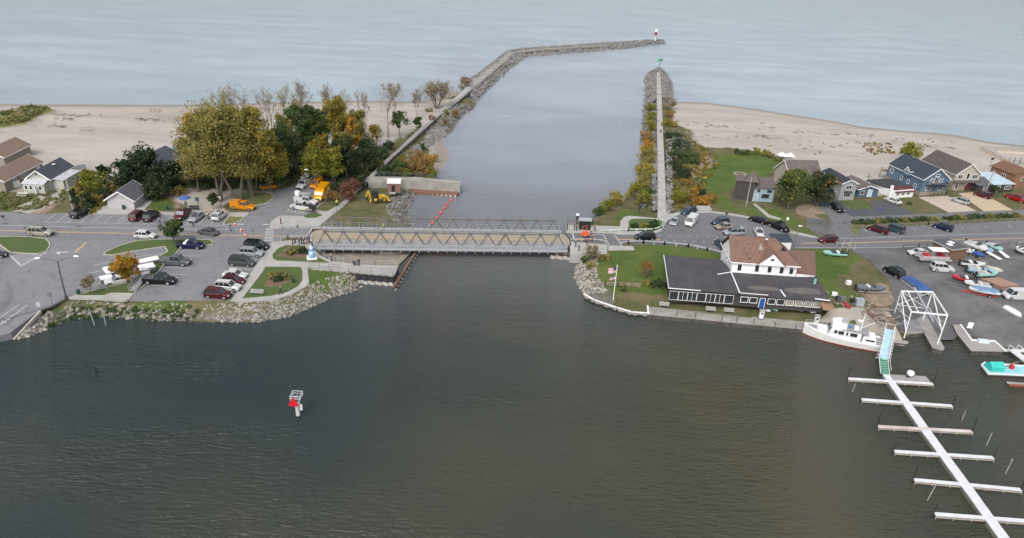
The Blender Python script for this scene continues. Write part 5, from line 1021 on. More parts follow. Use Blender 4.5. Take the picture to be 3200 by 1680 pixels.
S = -PI/2
def house(px, ang, label, name='house', cat='house', z=LZ): r = empty(name, V(px[0], px[1], z), math.radians(ang)); tag(r, label, cat); return r
# bathhouse
r = house((339, 653), 4, 'small pale bathhouse with a grey gable roof beside the parking strip', 'bathhouse', 'building'); pw = siding('pale_grey_siding', (205, 203, 204)); rg = shingle('grey_shingles', (112, 112, 120))
gable(r, 0, 0, 5.9, 7.4, 2.4, 4.3, pw, rg, ov=.5)
# raised word on the gable in the photo is unreadable: a pale emblem board
e = MB(); e.box((2.95, -.04, 3.15), (.75, .05, .55)); e.build('emblem_board', mat('pale_board', (.5, .48, .48), .7, scale=6), r); e = MB(); e.box((2.95, -.04, 2.7), (1.2, .05, .22)); e.build('name_board', mat('grey_board', (.42, .42, .45), .7, scale=5), r)
for y in (1.6, 3.6, 5.6): window(r, (5.9, y, 1.5), .8, .7, 0, panes=1)
e = MB(); e.box((3.2, 3.5, 3.9), (.35, .35, .6)); e.build('roof_vent', black, r)
# left cottages
r = house((-6, 612), 2, 'long tan cottage with a brown gable roof at the left edge'); tn = siding('tan_siding', (165, 155, 142)); rb = shingle('brown_shingles', (158, 132, 118))
r.location = (-128.6, 158.5, LZ); gable(r, 0, 0, 6.6, 15.5, 2.9, 4.6, tn, rb, ov=.4); window(r, (6.6, 7, 1.7), .7, .9, 0); window(r, (6.6, 8.4, 1.7), .7, .9, 0); window(r, (6.6, 4, 1.6), .8, .9, 0); door(r, (6.6, 13.5, 0), 1, 2.1, 0, white)
r = house((72, 600), 3, 'pale green cottage with a dark grey roof, white porch and round dish'); pg = siding('pale_green_siding', (206, 210, 196)); rdk = shingle('dark_grey_shingles', (92, 94, 104))
r.location = (-118.3, 161.5, LZ); gable(r, 0, 0, 5.4, 10.5, 2.9, 4.9, pg, rdk, ov=.35)
m_ = MB(); m_.prism([(.0, -2.2), (5.0, -2.2), (5.0, -.01), (0, -.01)], 0, 2.1); m_.build('porch', pg, r); m_ = MB(); m_.prism([(-.2, -2.4), (5.2, -2.4), (5.2, -.02), (-.2, -.02)], lambda p: 2.13+(p[1]+2.4)*.25, lambda p: 2.25+(p[1]+2.4)*.25); m_.build('porch_roof', mat('whitish_metal_roof', (.55, .55, .57), .6, scale=1.2, col2=(.38, .38, .40)), r)
for x in (.8, 1.9, 3.0, 4.1): window(r, (x, -2.2, 1.3), .6, .9, S, panes=1)
m_ = MB(); m_.prism([(5.41, .8), (8.0, .8), (8.0, 8.5), (5.41, 8.5)], 0, 2.2); m_.build('annex', pg, r); m_ = MB(); m_.prism([(5.3, .6), (8.2, .6), (8.2, 8.7), (5.3, 8.7)], lambda p: 2.6-(p[0]-5.3)*.12, lambda p: 2.72-(p[0]-5.3)*.12); m_.build('annex_roof', MATS['whitish_metal_roof'], r)
window(r, (8.0, 5, 1.4), .8, .7, 0, panes=1); door(r, (8.0, 6.8, 0), .8, 1.9, 0, glass); q = MB(); q.tube((2.7, -.37, 4.0), (2.7, -.40, 4.0), .22, n=12); q.build('round_vent', dark, r); q = MB(); q.lathe([(.05, 0), (.42, .12), (.45, .2)], (3.5, 6.0, 4.5)); q.build('satellite_dish', white, r)
r = house((330, 560), -4, 'dark roofed house hidden behind the pines'); r.location = (-101.5, 176, LZ); gable(r, 0, 0, 9, 11, 2.8, 5.0, tn, rdk, ov=.4)
r = house((0, 560), 4, 'house with a grey roof cut by the left edge behind the tan cottage'); r.location = (-141, 176, LZ); gable(r, 0, 0, 7, 12, 2.8, 4.6, tn, rb, ov=.4)
# brick hut with white roof
r = house((1212, 603), 8, 'small red brick hut with a white roof on the grass by the quay', 'brick_hut', 'hut'); bk_ = mat('red_brick', (.27, .15, .12), .9, scale=4, col2=(.18, .10, .08)); m_ = MB(); m_.prism([(0, 0), (3.1, 0), (3.1, 3.3), (0, 3.3)], 0, 2.5); m_.build('wall', bk_, r)
m_ = MB(); m_.prism([(-.2, -.2), (3.3, -.2), (3.3, 3.5), (-.2, 3.5)], 2.5, 2.72); m_.build('roof', white, r); door(r, (1.4, 0, 0), .9, 2.0, S, dark, bk_); m_ = MB(); m_.box((1.2, -.6, .1), (1.6, 1.0, .2)); m_.build('step', concrete, r)
# dark wooden barn house with turret
dw = mat('black_brown_boards', (.075, .066, .062), .9, scale=1.2, col2=(.035, .03, .03), stretch=(5, 5, .4)); lbm = siding('pale_blue_boards', (168, 192, 204)); rbr = shingle('brown_grey_shingles', (122, 112, 108))
r = house((2290, 621), -19, 'old dark wooden house with a pyramid turret and pale blue front', 'barn_house'); m_ = MB(); m_.prism([(0, 0), (5.0, 0), (5.0, 5), (0, 5)], 0, lambda p: 5.0+(p[0])*.12); m_.build('dark_wall', dw, r)
m_ = MB(); m_.prism([(-.2, -.2), (5.2, -.2), (5.2, 5.2), (-.2, 5.2)], lambda p: 5.02+p[0]*.12, lambda p: 5.15+p[0]*.12); m_.build('flat_roof', rbr, r)
m_ = MB(); m_.add([(2.2, -.4, 5.3), (5.8, -.4, 5.5), (5.8, 3.2, 5.5), (2.2, 3.2, 5.3), (4.0, 1.4, 8.2)], [(0, 1, 4), (1, 2, 4), (2, 3, 4), (3, 0, 4), (3, 2, 1, 0)]); m_.build('turret_roof', rbr, r)
m_ = MB(); m_.prism([(5.0, .3), (10.2, 2.1), (8.7, 6.4), (4.9, 5.0)], 0, 3.6); m_.build('blue_wall', lbm, r); m_ = MB(); m_.prism([(4.8, -.1), (10.7, 1.9), (8.9, 7.6), (4.0, 6.2)], lambda p: 3.6+max(0, p[1]-.5)*.22, lambda p: 3.75+max(0, p[1]-.5)*.22); m_.build('main_roof', rbr, r)
an = math.atan2(1.8, 5.2); window(r, (8.1, 1.35, 1.6), 1.8, .9, S+an, panes=3, trim=black); window(r, (6.2, .70, 3.0), .5, .5, S+an, panes=1, trim=black); window(r, (8.9, 1.63, 3.0), .9, .5, S+an, trim=black); door(r, (5.7, .52, 0), .8, 1.9, S+an, lbm)
# tan-brown roofed house behind the maples
r = house((2478, 640), 10, 'grey brown roofed house mostly hidden behind the two maples'); r.location = V(2462, 600); gable(r, 0, 0, 9.5, 9, 4.2, 7.8, siding('beige_siding', (190, 184, 172)), shingle('taupe_shingles', (124, 114, 110)), axis='x', ov=.4); gable(r, 5.5, -2.5, 4.2, 6, 4.0, 6.6, siding('beige_siding', (190, 184, 172)), shingle('taupe_shingles', (124, 114, 110)), ov=.35, wname='wing_wall', rname='wing_roof'); window(r, (7.6, -2.5, 3.6), .9, .9, S)
# grey narrow house
r = house((2619, 627), 10, 'tall narrow grey house with a dark roof and white trim'); gy = siding('grey_siding', (172, 172, 174)); rd2 = shingle('blue_black_shingles', (60, 70, 80)); gable(r, 0, 0, 4.5, 10.5, 4.9, 5.9, gy, rd2, ov=.3)
window(r, (2.25, 0, 3.8), 1.6, 1.0, S); window(r, (2.2, 0, 1.5), 2.0, 1.0, S, panes=3); window(r, (0, 2, 3.8), .7, .9, PI); window(r, (0, 6, 3.8), .7, .9, PI); window(r, (0, 1.6, 1.6), .6, .6, PI, panes=1); e = MB(); e.prism([(1.0, -.6), (3.4, -.6), (3.4, -.03), (1.0, -.03)], 2.3, lambda p: 2.4+(p[1]+.6)*.5); e.build('bay_roof', rd2, r)
# small blue house
r = house((2678, 616), 10, 'single storey blue house with a white framed door'); bl1 = siding('blue_siding', (84, 112, 138)); gable(r, 0, 0, 6.2, 9, 2.2, 3.3, bl1, shingle('taupe_shingles', (124, 114, 110)), ov=.3); window(r, (1.3, 0, 1.2), .8, 1.0, S, panes=1); door(r, (3.6, 0, 0), 1.2, 2.0, S, mat('mint_door', (.5, .62, .6), .5))
# low white house
r = house((2789, 621), 20, 'low white cottage with a maroon roof strip and black flat roof'); m_ = MB(); m_.prism([(0, 0), (7.2, 0), (7.2, 9), (0, 9)], 0, 2.2); m_.build('wall', white, r); m_ = MB(); m_.prism([(.1, 1.6), (7.3, 1.6), (7.3, 9.2), (-1.5, 9.2)], 2.2, 2.55); m_.build('flat_roof', mat('black_roofing', (.03, .03, .035), .8, scale=1, col2=(.05, .05, .055)), r)
m_ = MB(); m_.prism([(.3, -.4), (7.4, -.4), (7.4, 1.7), (.3, 1.7)], lambda p: 1.7+(p[1]+.4)*.5, lambda p: 1.8+(p[1]+.4)*.5); m_.build('sloped_roof', shingle('maroon_shingles', (104, 60, 60)), r); m_ = MB(); m_.box((.0, 1.2, 1.7), (.6, .6, 3.4)); m_.build('chimney', white, r)
for x in (1.5, 3.4, 5.3): window(r, (x, 0, 1.1), 1.0, .6, S)
# blue house
stn = mat('fieldstone', (.34, .28, .22), .95, scale=2.2, col2=(.22, .18, .15), bump=.05)
r = house((2872, 613), 13, 'large blue gabled house with white trim and a front balcony'); bl2 = siding('slate_blue_siding', (96, 124, 146)); rs = shingle('slate_shingles', (66, 78, 90)); gable(r, 0, 0, 8.4, 14.5, 5.0, 8.0, bl2, rs, ov=.35, lower=stn, lh=1.2)
window(r, (2.2, 0, 2.1), 1.5, .9, S); window(r, (6.3, 0, 2.1), 1.5, .9, S); window(r, (4.2, 0, 4.6), 1.2, 1.8, S); window(r, (2.6, 0, 4.3), .8, 1.3, S); window(r, (5.8, 0, 4.3), .8, 1.3, S); window(r, (4.2, 0, 6.0), 1.1, .5, S, panes=1)
for y, z in ((2.5, 2.2), (5.5, 2.4), (8.5, 2.6)): window(r, (0, y, z), .7, 1.0, PI, panes=1)
window(r, (0, 13, 3.4), 1.1, 1.4, PI)
m_ = MB(); m_.prism([(1.2, -1.5), (7.2, -1.5), (7.2, -.02), (1.2, -.02)], 3.05, 3.2)
for x in np.arange(1.2, 7.3, .6): m_.beam((x, -1.45, 3.2), (x, -1.45, 4.1), .07)
m_.beam((1.2, -1.45, 4.1), (7.2, -1.45, 4.1), .12); m_.beam((1.2, -1.45, 4.1), (1.2, -.1, 4.1), .1); m_.beam((7.2, -1.45, 4.1), (7.2, -.1, 4.1), .1); m_.build('balcony', black, r)
gable(r, -.8, 5.2, 3.0, 1.7, 5.7, 6.7, bl2, rs, axis='x', ov=.2, wname='dormer_wall', rname='dormer_roof', z0=4.2); window(r, (-.8, 6.05, 5.2), 1.0, .8, PI)
m_ = MB(); m_.prism([(-.9, 14.8), (1.8, 14.8), (1.8, 16.6), (-.9, 16.6)], 2.4, 2.55)
for x in (-.8, 1.7): m_.beam((x, 16.5, 0), (x, 16.5, 3.4), .12)
m_.beam((-.85, 14.9, 3.4), (-.85, 16.5, 3.4), .1); m_.build('rear_deck', brownwood, r)
# beige house
r = house((2972, 596), 11, 'large beige house with an arched window and arched maroon garage door'); bg_ = siding('cream_siding', (200, 194, 180)); rt_ = shingle('brown_taupe_shingles', (104, 96, 94)); gable(r, .0, 0, 8.2, 14.5, 5.0, 8.0, bg_, rt_, ov=.35, lower=stn, lh=2.3)
window(r, (1.6, 0, 4.2), 1.3, 1.1, S); window(r, (6.5, 0, 4.2), 1.7, 1.1, S, panes=3); window(r, (4.1, 0, 4.4), .9, 1.7, S, panes=1)
ar = MB(); A = [(-1.3, 0), (1.3, 0)]+[(1.3*math.cos(t), 1.6+1.0*math.sin(t)) for t in np.linspace(0, PI, 9)]
ar.loft([[(5.5+x, y, z) for x, z in A] for y in (-.12, -.06)]); ar.build('garage_door', mat('maroon_door', (.09, .025, .03), .5), r); ar = MB()
for i in range(len(A)-1):
    if i != 0: ar.beam((5.5+A[i][0]*1.06, -.12, A[i][1]*1.04), (5.5+A[i+1][0]*1.06, -.12, A[i+1][1]*1.04), .2, .22)
ar.build('door_surround', white, r); window(r, (1.3, -.06, 1.2), .8, 1.5, S, panes=1); e = MB(); e.prism([(-.3, -1.0), (8.5, -1.0), (8.5, -.02), (-.3, -.02)], 2.6, lambda p: 2.72+(p[1]+1)*.4); e.build('pent_roof', rt_, r)
window(r, (0, 4, 3.9), .8, 1.0, PI)
# low dark house and brown house at the right edge
r = house((3050, 603), 14, 'low dark house with a pale blue metal roof beside the red pickup'); dg = siding('charcoal_siding', (70, 64, 62)); gable(r, 0, 0, 5, 8, 2.2, 3.4, dg, shingle('grey_shingles', (112, 112, 120)), axis='x', ov=.3, trim=None); m_ = MB(); m_.prism([(5.0, -.3), (12.5, -.3), (12.5, 8), (5.0, 8)], 0, 2.4); m_.build('wing_wall', dg, r); m_ = MB(); m_.prism([(4.8, -.6), (12.8, -.6), (12.8, 8.4), (4.8, 8.4)], lambda p: 2.42+(p[1]+.6)*.1, lambda p: 2.55+(p[1]+.6)*.1); m_.build('metal_roof', mat('pale_blue_metal', (.45, .56, .62), .5, scale=.6), r)
window(r, (2.5, 0, 1.3), .8, .8, S); window(r, (10.5, -.3, 1.4), 2.2, .9, S, panes=3); door(r, (7.3, -.3, 0), .9, 2, S, brownwood)
r = house((3150, 585), 14, 'orange brown house behind the utility pole at the right edge'); r.location = V(3160, 590); gable(r, 0, 0, 8, 9, 4.3, 5.8, siding('orange_brown_siding', (160, 118, 92)), shingle('orange_brown_shingles', (140, 104, 82)), axis='y', ov=.3, trim=None); window(r, (0, 4, 2.8), 1.2, .9, PI); window(r, (3, 0, 3.0), 1.2, .9, S)
# brown marina shed
P4 = [V(2967, 816), V(3011, 809), V(3013, 786), V(2925, 778)]
r = empty('marina_shed', V(2967, 816, gz(V(2967, 816).x, V(2967, 816).y)), math.radians(20)); tag(r, 'square brown brick shed with a flat roof and skylights in the marina yard', 'shed'); m_ = MB(); m_.prism([(-4.6, 0), (.0, -.0), (.0, 5), (-4.6, 5)], 0, 2.9); 
r.location = V(3010, 812); m_.build('wall', mat('brown_brick', (.22, .12, .08), .9, scale=3, col2=(.16, .09, .06)), r); m_ = MB(); m_.prism([(-5.0, -.4), (.4, -.4), (.4, 5.4), (-5.0, 5.4)], 2.9, 3.1); m_.build('roof', mat('dark_flat_roof', (.085, .09, .095), .8, scale=1), r)
m_ = MB()
for a, b in (((-5.0, -.43), (.4, -.43)), ((-5.03, -.4), (-5.03, 5.4)), ((.43, -.4), (.43, 5.4))): m_.beam((*a, 3.0), (*b, 3.0), .08, .26)
m_.build('roof_edge', concrete, r)
for x, y in ((-3.2, 2), (-1.6, 3)): m_ = MB(); m_.box((x, y, 3.18), (1.0, 1.2, .14)); m_.build('skylight', white, r)
# restaurant: white house with brown roof over a long low black roofed hall
def restaurant():
    z = 5.0; r = empty('boathouse_restaurant', V(2096, 938)); tag(r, 'white house with a brown roof rising out of a long black flat roofed glass hall', 'restaurant'); inv = -r.location
    def L(x, y, zz): q = V(x, y, zz)+inv; return (q.x, q.y)
    blk = mat('black_felt_roof', (.042, .040, .046), .8, scale=.35, col2=(.075, .07, .075), bump=.02); zb = z-LZ
    def pr(nm, pts, z0, z1, mt, zz=None): m_ = MB(); m_.prism([L(x, y, zz or z) for x, y in pts], z0-LZ, z1-LZ); return m_.build(nm, mt, r)
    hall = mat('dark_timber', (.055, .05, .048), .8, scale=1.5)
    pr('hall_roof', [(2075, 800), (2254, 814), (2286, 849), (2312, 914), (2200, 906), (2090, 899)], z-.25, z+.1, blk, z); pr('hall_roof', [(2287, 848), (2487, 862), (2548, 855), (2594, 938), (2460, 928), (2313, 915)], z-.35, z-.02, blk, z)
    pr('hall_wall', [(2084, 806), (2254, 820), (2282, 850), (2487, 866), (2540, 858), (2578, 930), (2455, 922), (2310, 910), (2200, 902), (2097, 896)], LZ-.2, z-.36, hall, z)
    a, b = Vector((*L(2094, 897.5, z), 0)), Vector((*L(2313, 913.5, z), 0)); u = (b-a).normalized(); n = Vector((u.y, -u.x, 0)); ag = math.atan2(n.y, n.x)
    Lh = (b-a).length; k = 0; x = .9
    while x < Lh-1: window(r, tuple(a+u*x+n*.06+Vector((0, 0, 1.3))), 1.6, 1.75, ag, panes=2 if k % 3 else 1, frame=.055, name='window'); x += 1.75; k += 1
    a2, b2 = Vector((*L(2313, 913, z), 0)), Vector((*L(2576, 932, z), 0)); u2 = (b2-a2).normalized(); n2 = Vector((u2.y, -u2.x, 0)); ag2 = math.atan2(n2.y, n2.x); L2 = (b2-a2).length; x = 1.0; k = 0
    blinds = mat('drawn_blind', (.30, .27, .22), .8, scale=3)
    while x < L2-.8:
        if k == 2: door(r, tuple(a2+u2*x+n2*.1), .95, 2.0, ag2, mat('blue_door', (.02, .09, .34), .4))
        else:
            w_ = window(r, tuple(a2+u2*x+n2*.1+Vector((0, 0, 1.5))), 1.3, 1.05, ag2, panes=1)
            if k > 4: w_.children[1].data.materials[0] = blinds
        x += 1.72; k += 1
    m_ = MB()
    for p, q, w_ in (((2089, 900), (2190, 908), .16), ((2074, 800), (2089, 899), .12), ((2284, 849), (2311, 914), .22), ((2242, 857), (2283, 850), .2), ((2438, 905), (2453, 926), .25), ((2546, 933), (2594, 939), .25), ((2313, 915), (2400, 922), .1)):
        m_.beam((*L(*p, z), zb+.13), (*L(*q, z), zb+.13), w_, .12)
    m_.build('flashing', white, r)
    m_ = MB()
    m_.prism([L(*p, z) for p in ((2338, 893), (2370, 890), (2430, 897), (2436, 906), (2380, 905), (2340, 901))], zb-.015, zb+.004); m_.prism([L(*p, z) for p in ((2450, 900), (2500, 896), (2560, 902), (2566, 918), (2500, 917), (2455, 908))], zb-.015, zb+.004); m_.build('ponding_stain', mat('ponding_grime', (.16, .145, .13), .85, scale=.8, col2=(.09, .08, .075)), r)
    # two storey part
    FLp, FRp = Vector((*L(2284, 848, z), 0)), Vector((*L(2485, 862, z), 0)); d = FRp-FLp; h = empty('upper_house', FLp, math.atan2(d.y, d.x)); h.parent = r; Wd = d.length; D = 9.0; e0, rz = 4.9, 8.6
    rf = mat('brown_roof_shingles', (.205, .122, .088), .9, scale=2.5, col2=(.14, .082, .06), bump=.02)
    m_ = MB(); m_.prism([(0, 0), (Wd, 0), (Wd, D), (0, D)], 0, e0); m_.add([(-.001, 0, e0), (-.001, D, e0), (-.001, D/2, rz-.3), (.05, 0, e0), (.05, D, e0), (.05, D/2, rz-.3)], [(0, 2, 1), (3, 4, 5), (0, 3, 5, 2), (1, 2, 5, 4)]); m_.build('wall', white, h)
    o_ = .45; R_ = MB(); P = [(-o_, -o_, e0-.05), (Wd+o_, -o_, e0-.05), (Wd+o_, D+o_, e0-.05), (-o_, D+o_, e0-.05), (-o_, D/2, rz), (Wd-4.0, D/2, rz)]; P += [(x, y, z_+.16) for x, y, z_ in P]
    F = [(0, 1, 5, 4), (1, 2, 5), (2, 3, 4, 5)]; R_.add(P, [tuple(reversed(f)) for f in F]+[tuple(i+6 for i in f) for f in F]+[(0, 6, 7, 1), (1, 7, 8, 2), (2, 8, 9, 3), (3, 9, 10, 4), (4, 10, 6, 0)][:3]); R_.build('main_roof', rf, h)
    c = Wd*.585; gw = 2.6; G_ = MB(); gz0, gz1 = e0+.05, 7.4; G_.add([(c-gw, -.5, gz0), (c+gw, -.5, gz0), (c, -.5, gz1), (c, 3.4, gz1)], [(0, 1, 2), (0, 2, 3), (1, 3, 2)]); G_.build('gable_face', white, h)
    G_ = MB(); G_.loft([[(c-gw-.3, -.75, gz0-.15), (c, -.75, gz1+.15), (c, -.75, gz1+.3), (c-gw-.3, -.75, gz0)], [(c-gw-.3, .2, gz0-.15), (c, 4.0, gz1+.15), (c, 4.0, gz1+.3), (c-gw-.3, .2, gz0)]]); G_.loft([[(c+gw+.3, -.75, gz0-.15), (c, -.75, gz1+.15), (c, -.75, gz1+.3), (c+gw+.3, -.75, gz0)], [(c+gw+.3, .2, gz0-.15), (c, 4.0, gz1+.15), (c, 4.0, gz1+.3), (c+gw+.3, .2, gz0)]]); G_.build('gable_roof', rf, h)
    window(h, (c, -.5, 6.1), .7, .45, S, panes=1)
    for t in (.12, .39, .585, .77, .92): window(h, (Wd*t, 0, 3.85), .75, 1.15, S, panes=1)
    for y in (1.6, 4.2, 7): window(h, (0, y, 4.0), .7, 1.1, PI, panes=1)
    for t in (.45, .80):
        q = MB(); q.add([(Wd*t-.8, 2.2, 6.75), (Wd*t+.8, 2.2, 6.75), (Wd*t, 2.2, 7.7), (Wd*t, 3.9, 7.9)], [(0, 1, 2), (0, 2, 3), (1, 3, 2)]); q.build('roof_vent', concrete if t < .5 else dark, h)
    q = MB(); q.tube((Wd*.52, 2.9, 7.0), (Wd*.52, 2.9, 9.0), .17); q.build('chimney_pipe', brownwood, h); q = MB(); q.tube((Wd*.52, 2.9, 9.0), (Wd*.52, 2.9, 9.15), .26); q.build('chimney_cap', white, h)
    q = MB(); q.beam((-.5, -.48, e0), (Wd+.5, -.48, e0), .1, .22); q.beam((-.48, -.5, e0), (-.48, D+.5, e0), .1, .22); q.build('gutter', white, h)
    q = MB(); rs_ = random.Random(3)
    for k in range(34):
        x = rs_.uniform(.5, Wd-3); y = rs_.uniform(.2, D/2-.4); zz = e0-.05+(y+o_)/(D/2+o_)*(rz-e0)+.19; q.box((x, y, zz), (rs_.uniform(.25, .6), .18, .03), rs_.uniform(-.5, .5))
    q.build('missing_shingles', mat('bare_patch', (.07, .045, .035), .9), h)
    m_ = MB(); m_.prism([L(2467, 790, 5.4), L(2546, 789, 5.4), L(2548, 857, 5.4), L(2489, 857, 5.4)], -.2, 3.3); m_.build('side_wing_wall', white, r)
    m_ = MB(); m_.prism([L(2462, 784, 5.5), L(2547, 788, 5.5), L(2549, 858, 5.5), L(2490, 854, 5.5)], 3.3, 3.45); m_.build('side_wing_roof', rf, r)
    m_ = MB(); m_.prism([L(2403, 731, 5.0), L(2464, 732, 5.0), L(2478, 757, 5.0), L(2414, 757, 5.0)], 2.7, 2.85); m_.build('rear_wing_roof', shingle('slate_shingles', (66, 78, 90)), r); m_ = MB(); m_.prism([L(2406, 733, 5.0), L(2462, 734, 5.0), L(2475, 756, 5.0), L(2416, 756, 5.0)], -.1, 2.7); m_.build('rear_wing_wall', white, r)
    # awning on the right end
    m_ = MB()
    for k in range(5):
        a = -PI/2+k*.42; m_.beam((*L(2572, 935, z), 2.3), tuple(Vector((*L(2572, 935, z), 1.75))+Vector((math.cos(a)*2.2, math.sin(a)*2.2, 0))), 1.0, .08)
    m_.build('awning', mat('brown_awning', (.30, .17, .10), .8, scale=2), r)
    q = MB(); q.tube((*L(2545, 885, z), zb+.02), (*L(2545, 885, z), zb+1.0), .25); q.build('roof_vent_pipe', mat('mint_pipe', (.25, .5, .45), .5), r)
restaurant()
# ------------------------------------------------------------------ quays and docks of the marina
QZ = .82
def prismpx(pts, z0, z1): m_ = MB(); m_.prism(W2(pts, z1), z0, z1); return m_
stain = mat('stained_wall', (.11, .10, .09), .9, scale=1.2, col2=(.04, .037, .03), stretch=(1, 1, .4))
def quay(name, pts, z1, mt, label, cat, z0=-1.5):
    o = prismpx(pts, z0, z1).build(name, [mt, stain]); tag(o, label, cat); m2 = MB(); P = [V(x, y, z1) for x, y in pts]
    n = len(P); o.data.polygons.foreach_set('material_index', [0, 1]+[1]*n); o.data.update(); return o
quay('waterfront_quay', [(2024, 956), (2100, 963), (2354, 988), (2450, 997), (2531, 1004), (2542, 994), (2560, 985), (2600, 985), (2678, 1028), (2748, 1037), (2752, 1060), (2784, 1062), (2829, 1062), (2841, 1066), (2836, 1073), (2783, 1068), (2745, 1066), (2650, 1045), (2513, 1028), (2350, 1013), (2200, 998), (2024, 981)], QZ, old_conc, 'long weathered concrete quay in front of the black roofed restaurant', 'quay')
dr = MB()
for x, y in ((2117, 968), (2175, 974), (2258, 984), (2305, 988), (2358, 993), (2424, 1002), (2488, 1010)): a, b = V(x, y, QZ+.01), V(x-3, y+18, QZ+.01); dr.beam(a, b, .12, .03)
tag(dr.build('expansion_joint', dark), kind='structure')
drape('patio', [(2560, 985), (2600, 952), (2660, 948), (2783, 950), (2795, 975), (2828, 1035), (2835, 1056), (2745, 1036), (2680, 1028), (2610, 990)], tan_conc, .07)
for pts in ([(2354, 972), (2460, 985), (2560, 992), (2535, 1004), (2450, 994), (2375, 985)], [(2602, 1002), (2660, 1010), (2660, 985), (2676, 982), (2692, 1012), (2735, 1017), (2748, 1034), (2680, 1026), (2620, 1008)], [(2095, 946), (2354, 968), (2350, 984), (2100, 961)]):
    drape('lawn', pts, grass_m, .11, n=1.0)
quay('slip_wall', [(2829, 1037), (2832, 1031), (2884, 1030), (2886, 1038), (2831, 1043)], QZ, old_conc, 'concrete wall at the head of the gantry slip', 'wall')
quay('gantry_pier', [(2878, 985), (2895, 985), (2952, 1085), (2946, 1094), (2914, 1085), (2886, 1035), (2868, 1000)], QZ+.05, old_conc, 'narrow concrete pier right of the gantry slip', 'pier')
quay('slip_apron', [(2790, 945), (2860, 940), (2890, 990), (2886, 1030), (2832, 1030)], QZ+.02, mat('grey_apron', (.27, .275, .285), .9, scale=.5, col2=(.16, .165, .175)), 'grey concrete apron under the white gantry', 'apron')
quay('wooden_dock', [(2977, 1012), (3002, 1012), (3038, 1058), (3108, 1061), (3141, 1089), (3133, 1097), (3035, 1095), (2990, 1040)], QZ, mat('grey_decking', (.36, .33, .31), .9, scale=.8, col2=(.27, .25, .235), stretch=(.5, 4, 1)), 'angular grey dock with white edge beams at the right shore', 'dock')
eb = MB(); strip(eb, [(3002, 1011), (3038, 1059), (3109, 1062), (3141, 1090), (3200, 1091), (3300, 1092)], .28, .6, QZ+.2); tag(eb.build('edge_beam', white), 'white beam edging the angular grey dock', 'beam')
bx = MB(); p = V(3072, 1068, QZ); bx.box((p.x, p.y, p.z+.3), (1.9, .7, .6), -.12); tag(bx.build('dock_locker', mat('pale_blue_white', (.6, .7, .74), .5)), 'pale blue locker on the angular grey dock', 'locker')
# gantry
def gantry():
    zt = 6.3; r = empty('boat_lift_gantry', V(2870, 1010, 1.0)); tag(r, 'white steel boat lift gantry straddling the slip', 'gantry'); inv = -r.location
    T = {k: V(x, y, zt)+inv for k, x, y in (('bl', 2816, 908), ('br', 2914, 910), ('fl', 2848, 972), ('fr', 2961, 983))}
    F_ = {'fl': [V(2825, 1054, 1.1)+inv], 'fr': [V(2929, 1074, 1.1)+inv], 'bl': [V(2795, 977, 1.1)+inv, V(2831, 1035, 1.1)+inv], 'br': [V(2884, 996, 1.1)+inv, V(2943, 1032, 1.1)+inv]}
    m_ = MB()
    for a, b in (('bl', 'br'), ('fl', 'fr'), ('bl', 'fl'), ('br', 'fr')): m_.beam(T[a], T[b], .2, .24)
    m_.beam(T['bl']+Vector((1.2, 0, .1)), T['fl']+Vector((1.2, 0, .1)), .14, .14); m_.build('top_frame', white, r)
    for k, v in F_.items():
        for f in v: q = MB(); q.tube(T[k], f, .095, n=8); q.build('leg', white, r)
    for a, b in ((T['fl'].lerp(F_['fl'][0], .25), T['bl'].lerp(F_['bl'][0], .75)), (T['fr'].lerp(F_['fr'][0], .25), T['br'].lerp(F_['br'][0], .75)), (T['bl'], T['br'].lerp(F_['br'][0], .6)), (T['br'], T['bl'].lerp(F_['bl'][0], .6)), (T['bl'].lerp(F_['bl'][0], .6), T['br'].lerp(F_['br'][0], .6)), (T['bl'].lerp(F_['bl'][0], .5), T['fl'].lerp(F_['fl'][0], .5)), (T['br'].lerp(F_['br'][0], .5), T['fr'].lerp(F_['fr'][0], .5)), (T['fl'], T['fl'].lerp(T['fr'], .4)+Vector((0, 0, .0)))):
        q = MB(); q.beam(a, b, .075); q.build('brace', white, r)
    q = MB(); q.beam(V(2857, 897, 6.2)+inv, V(2915, 1001, 5.9)+inv, .3, .3); q.build('hoist_beam', whiteg, r)
gantry()
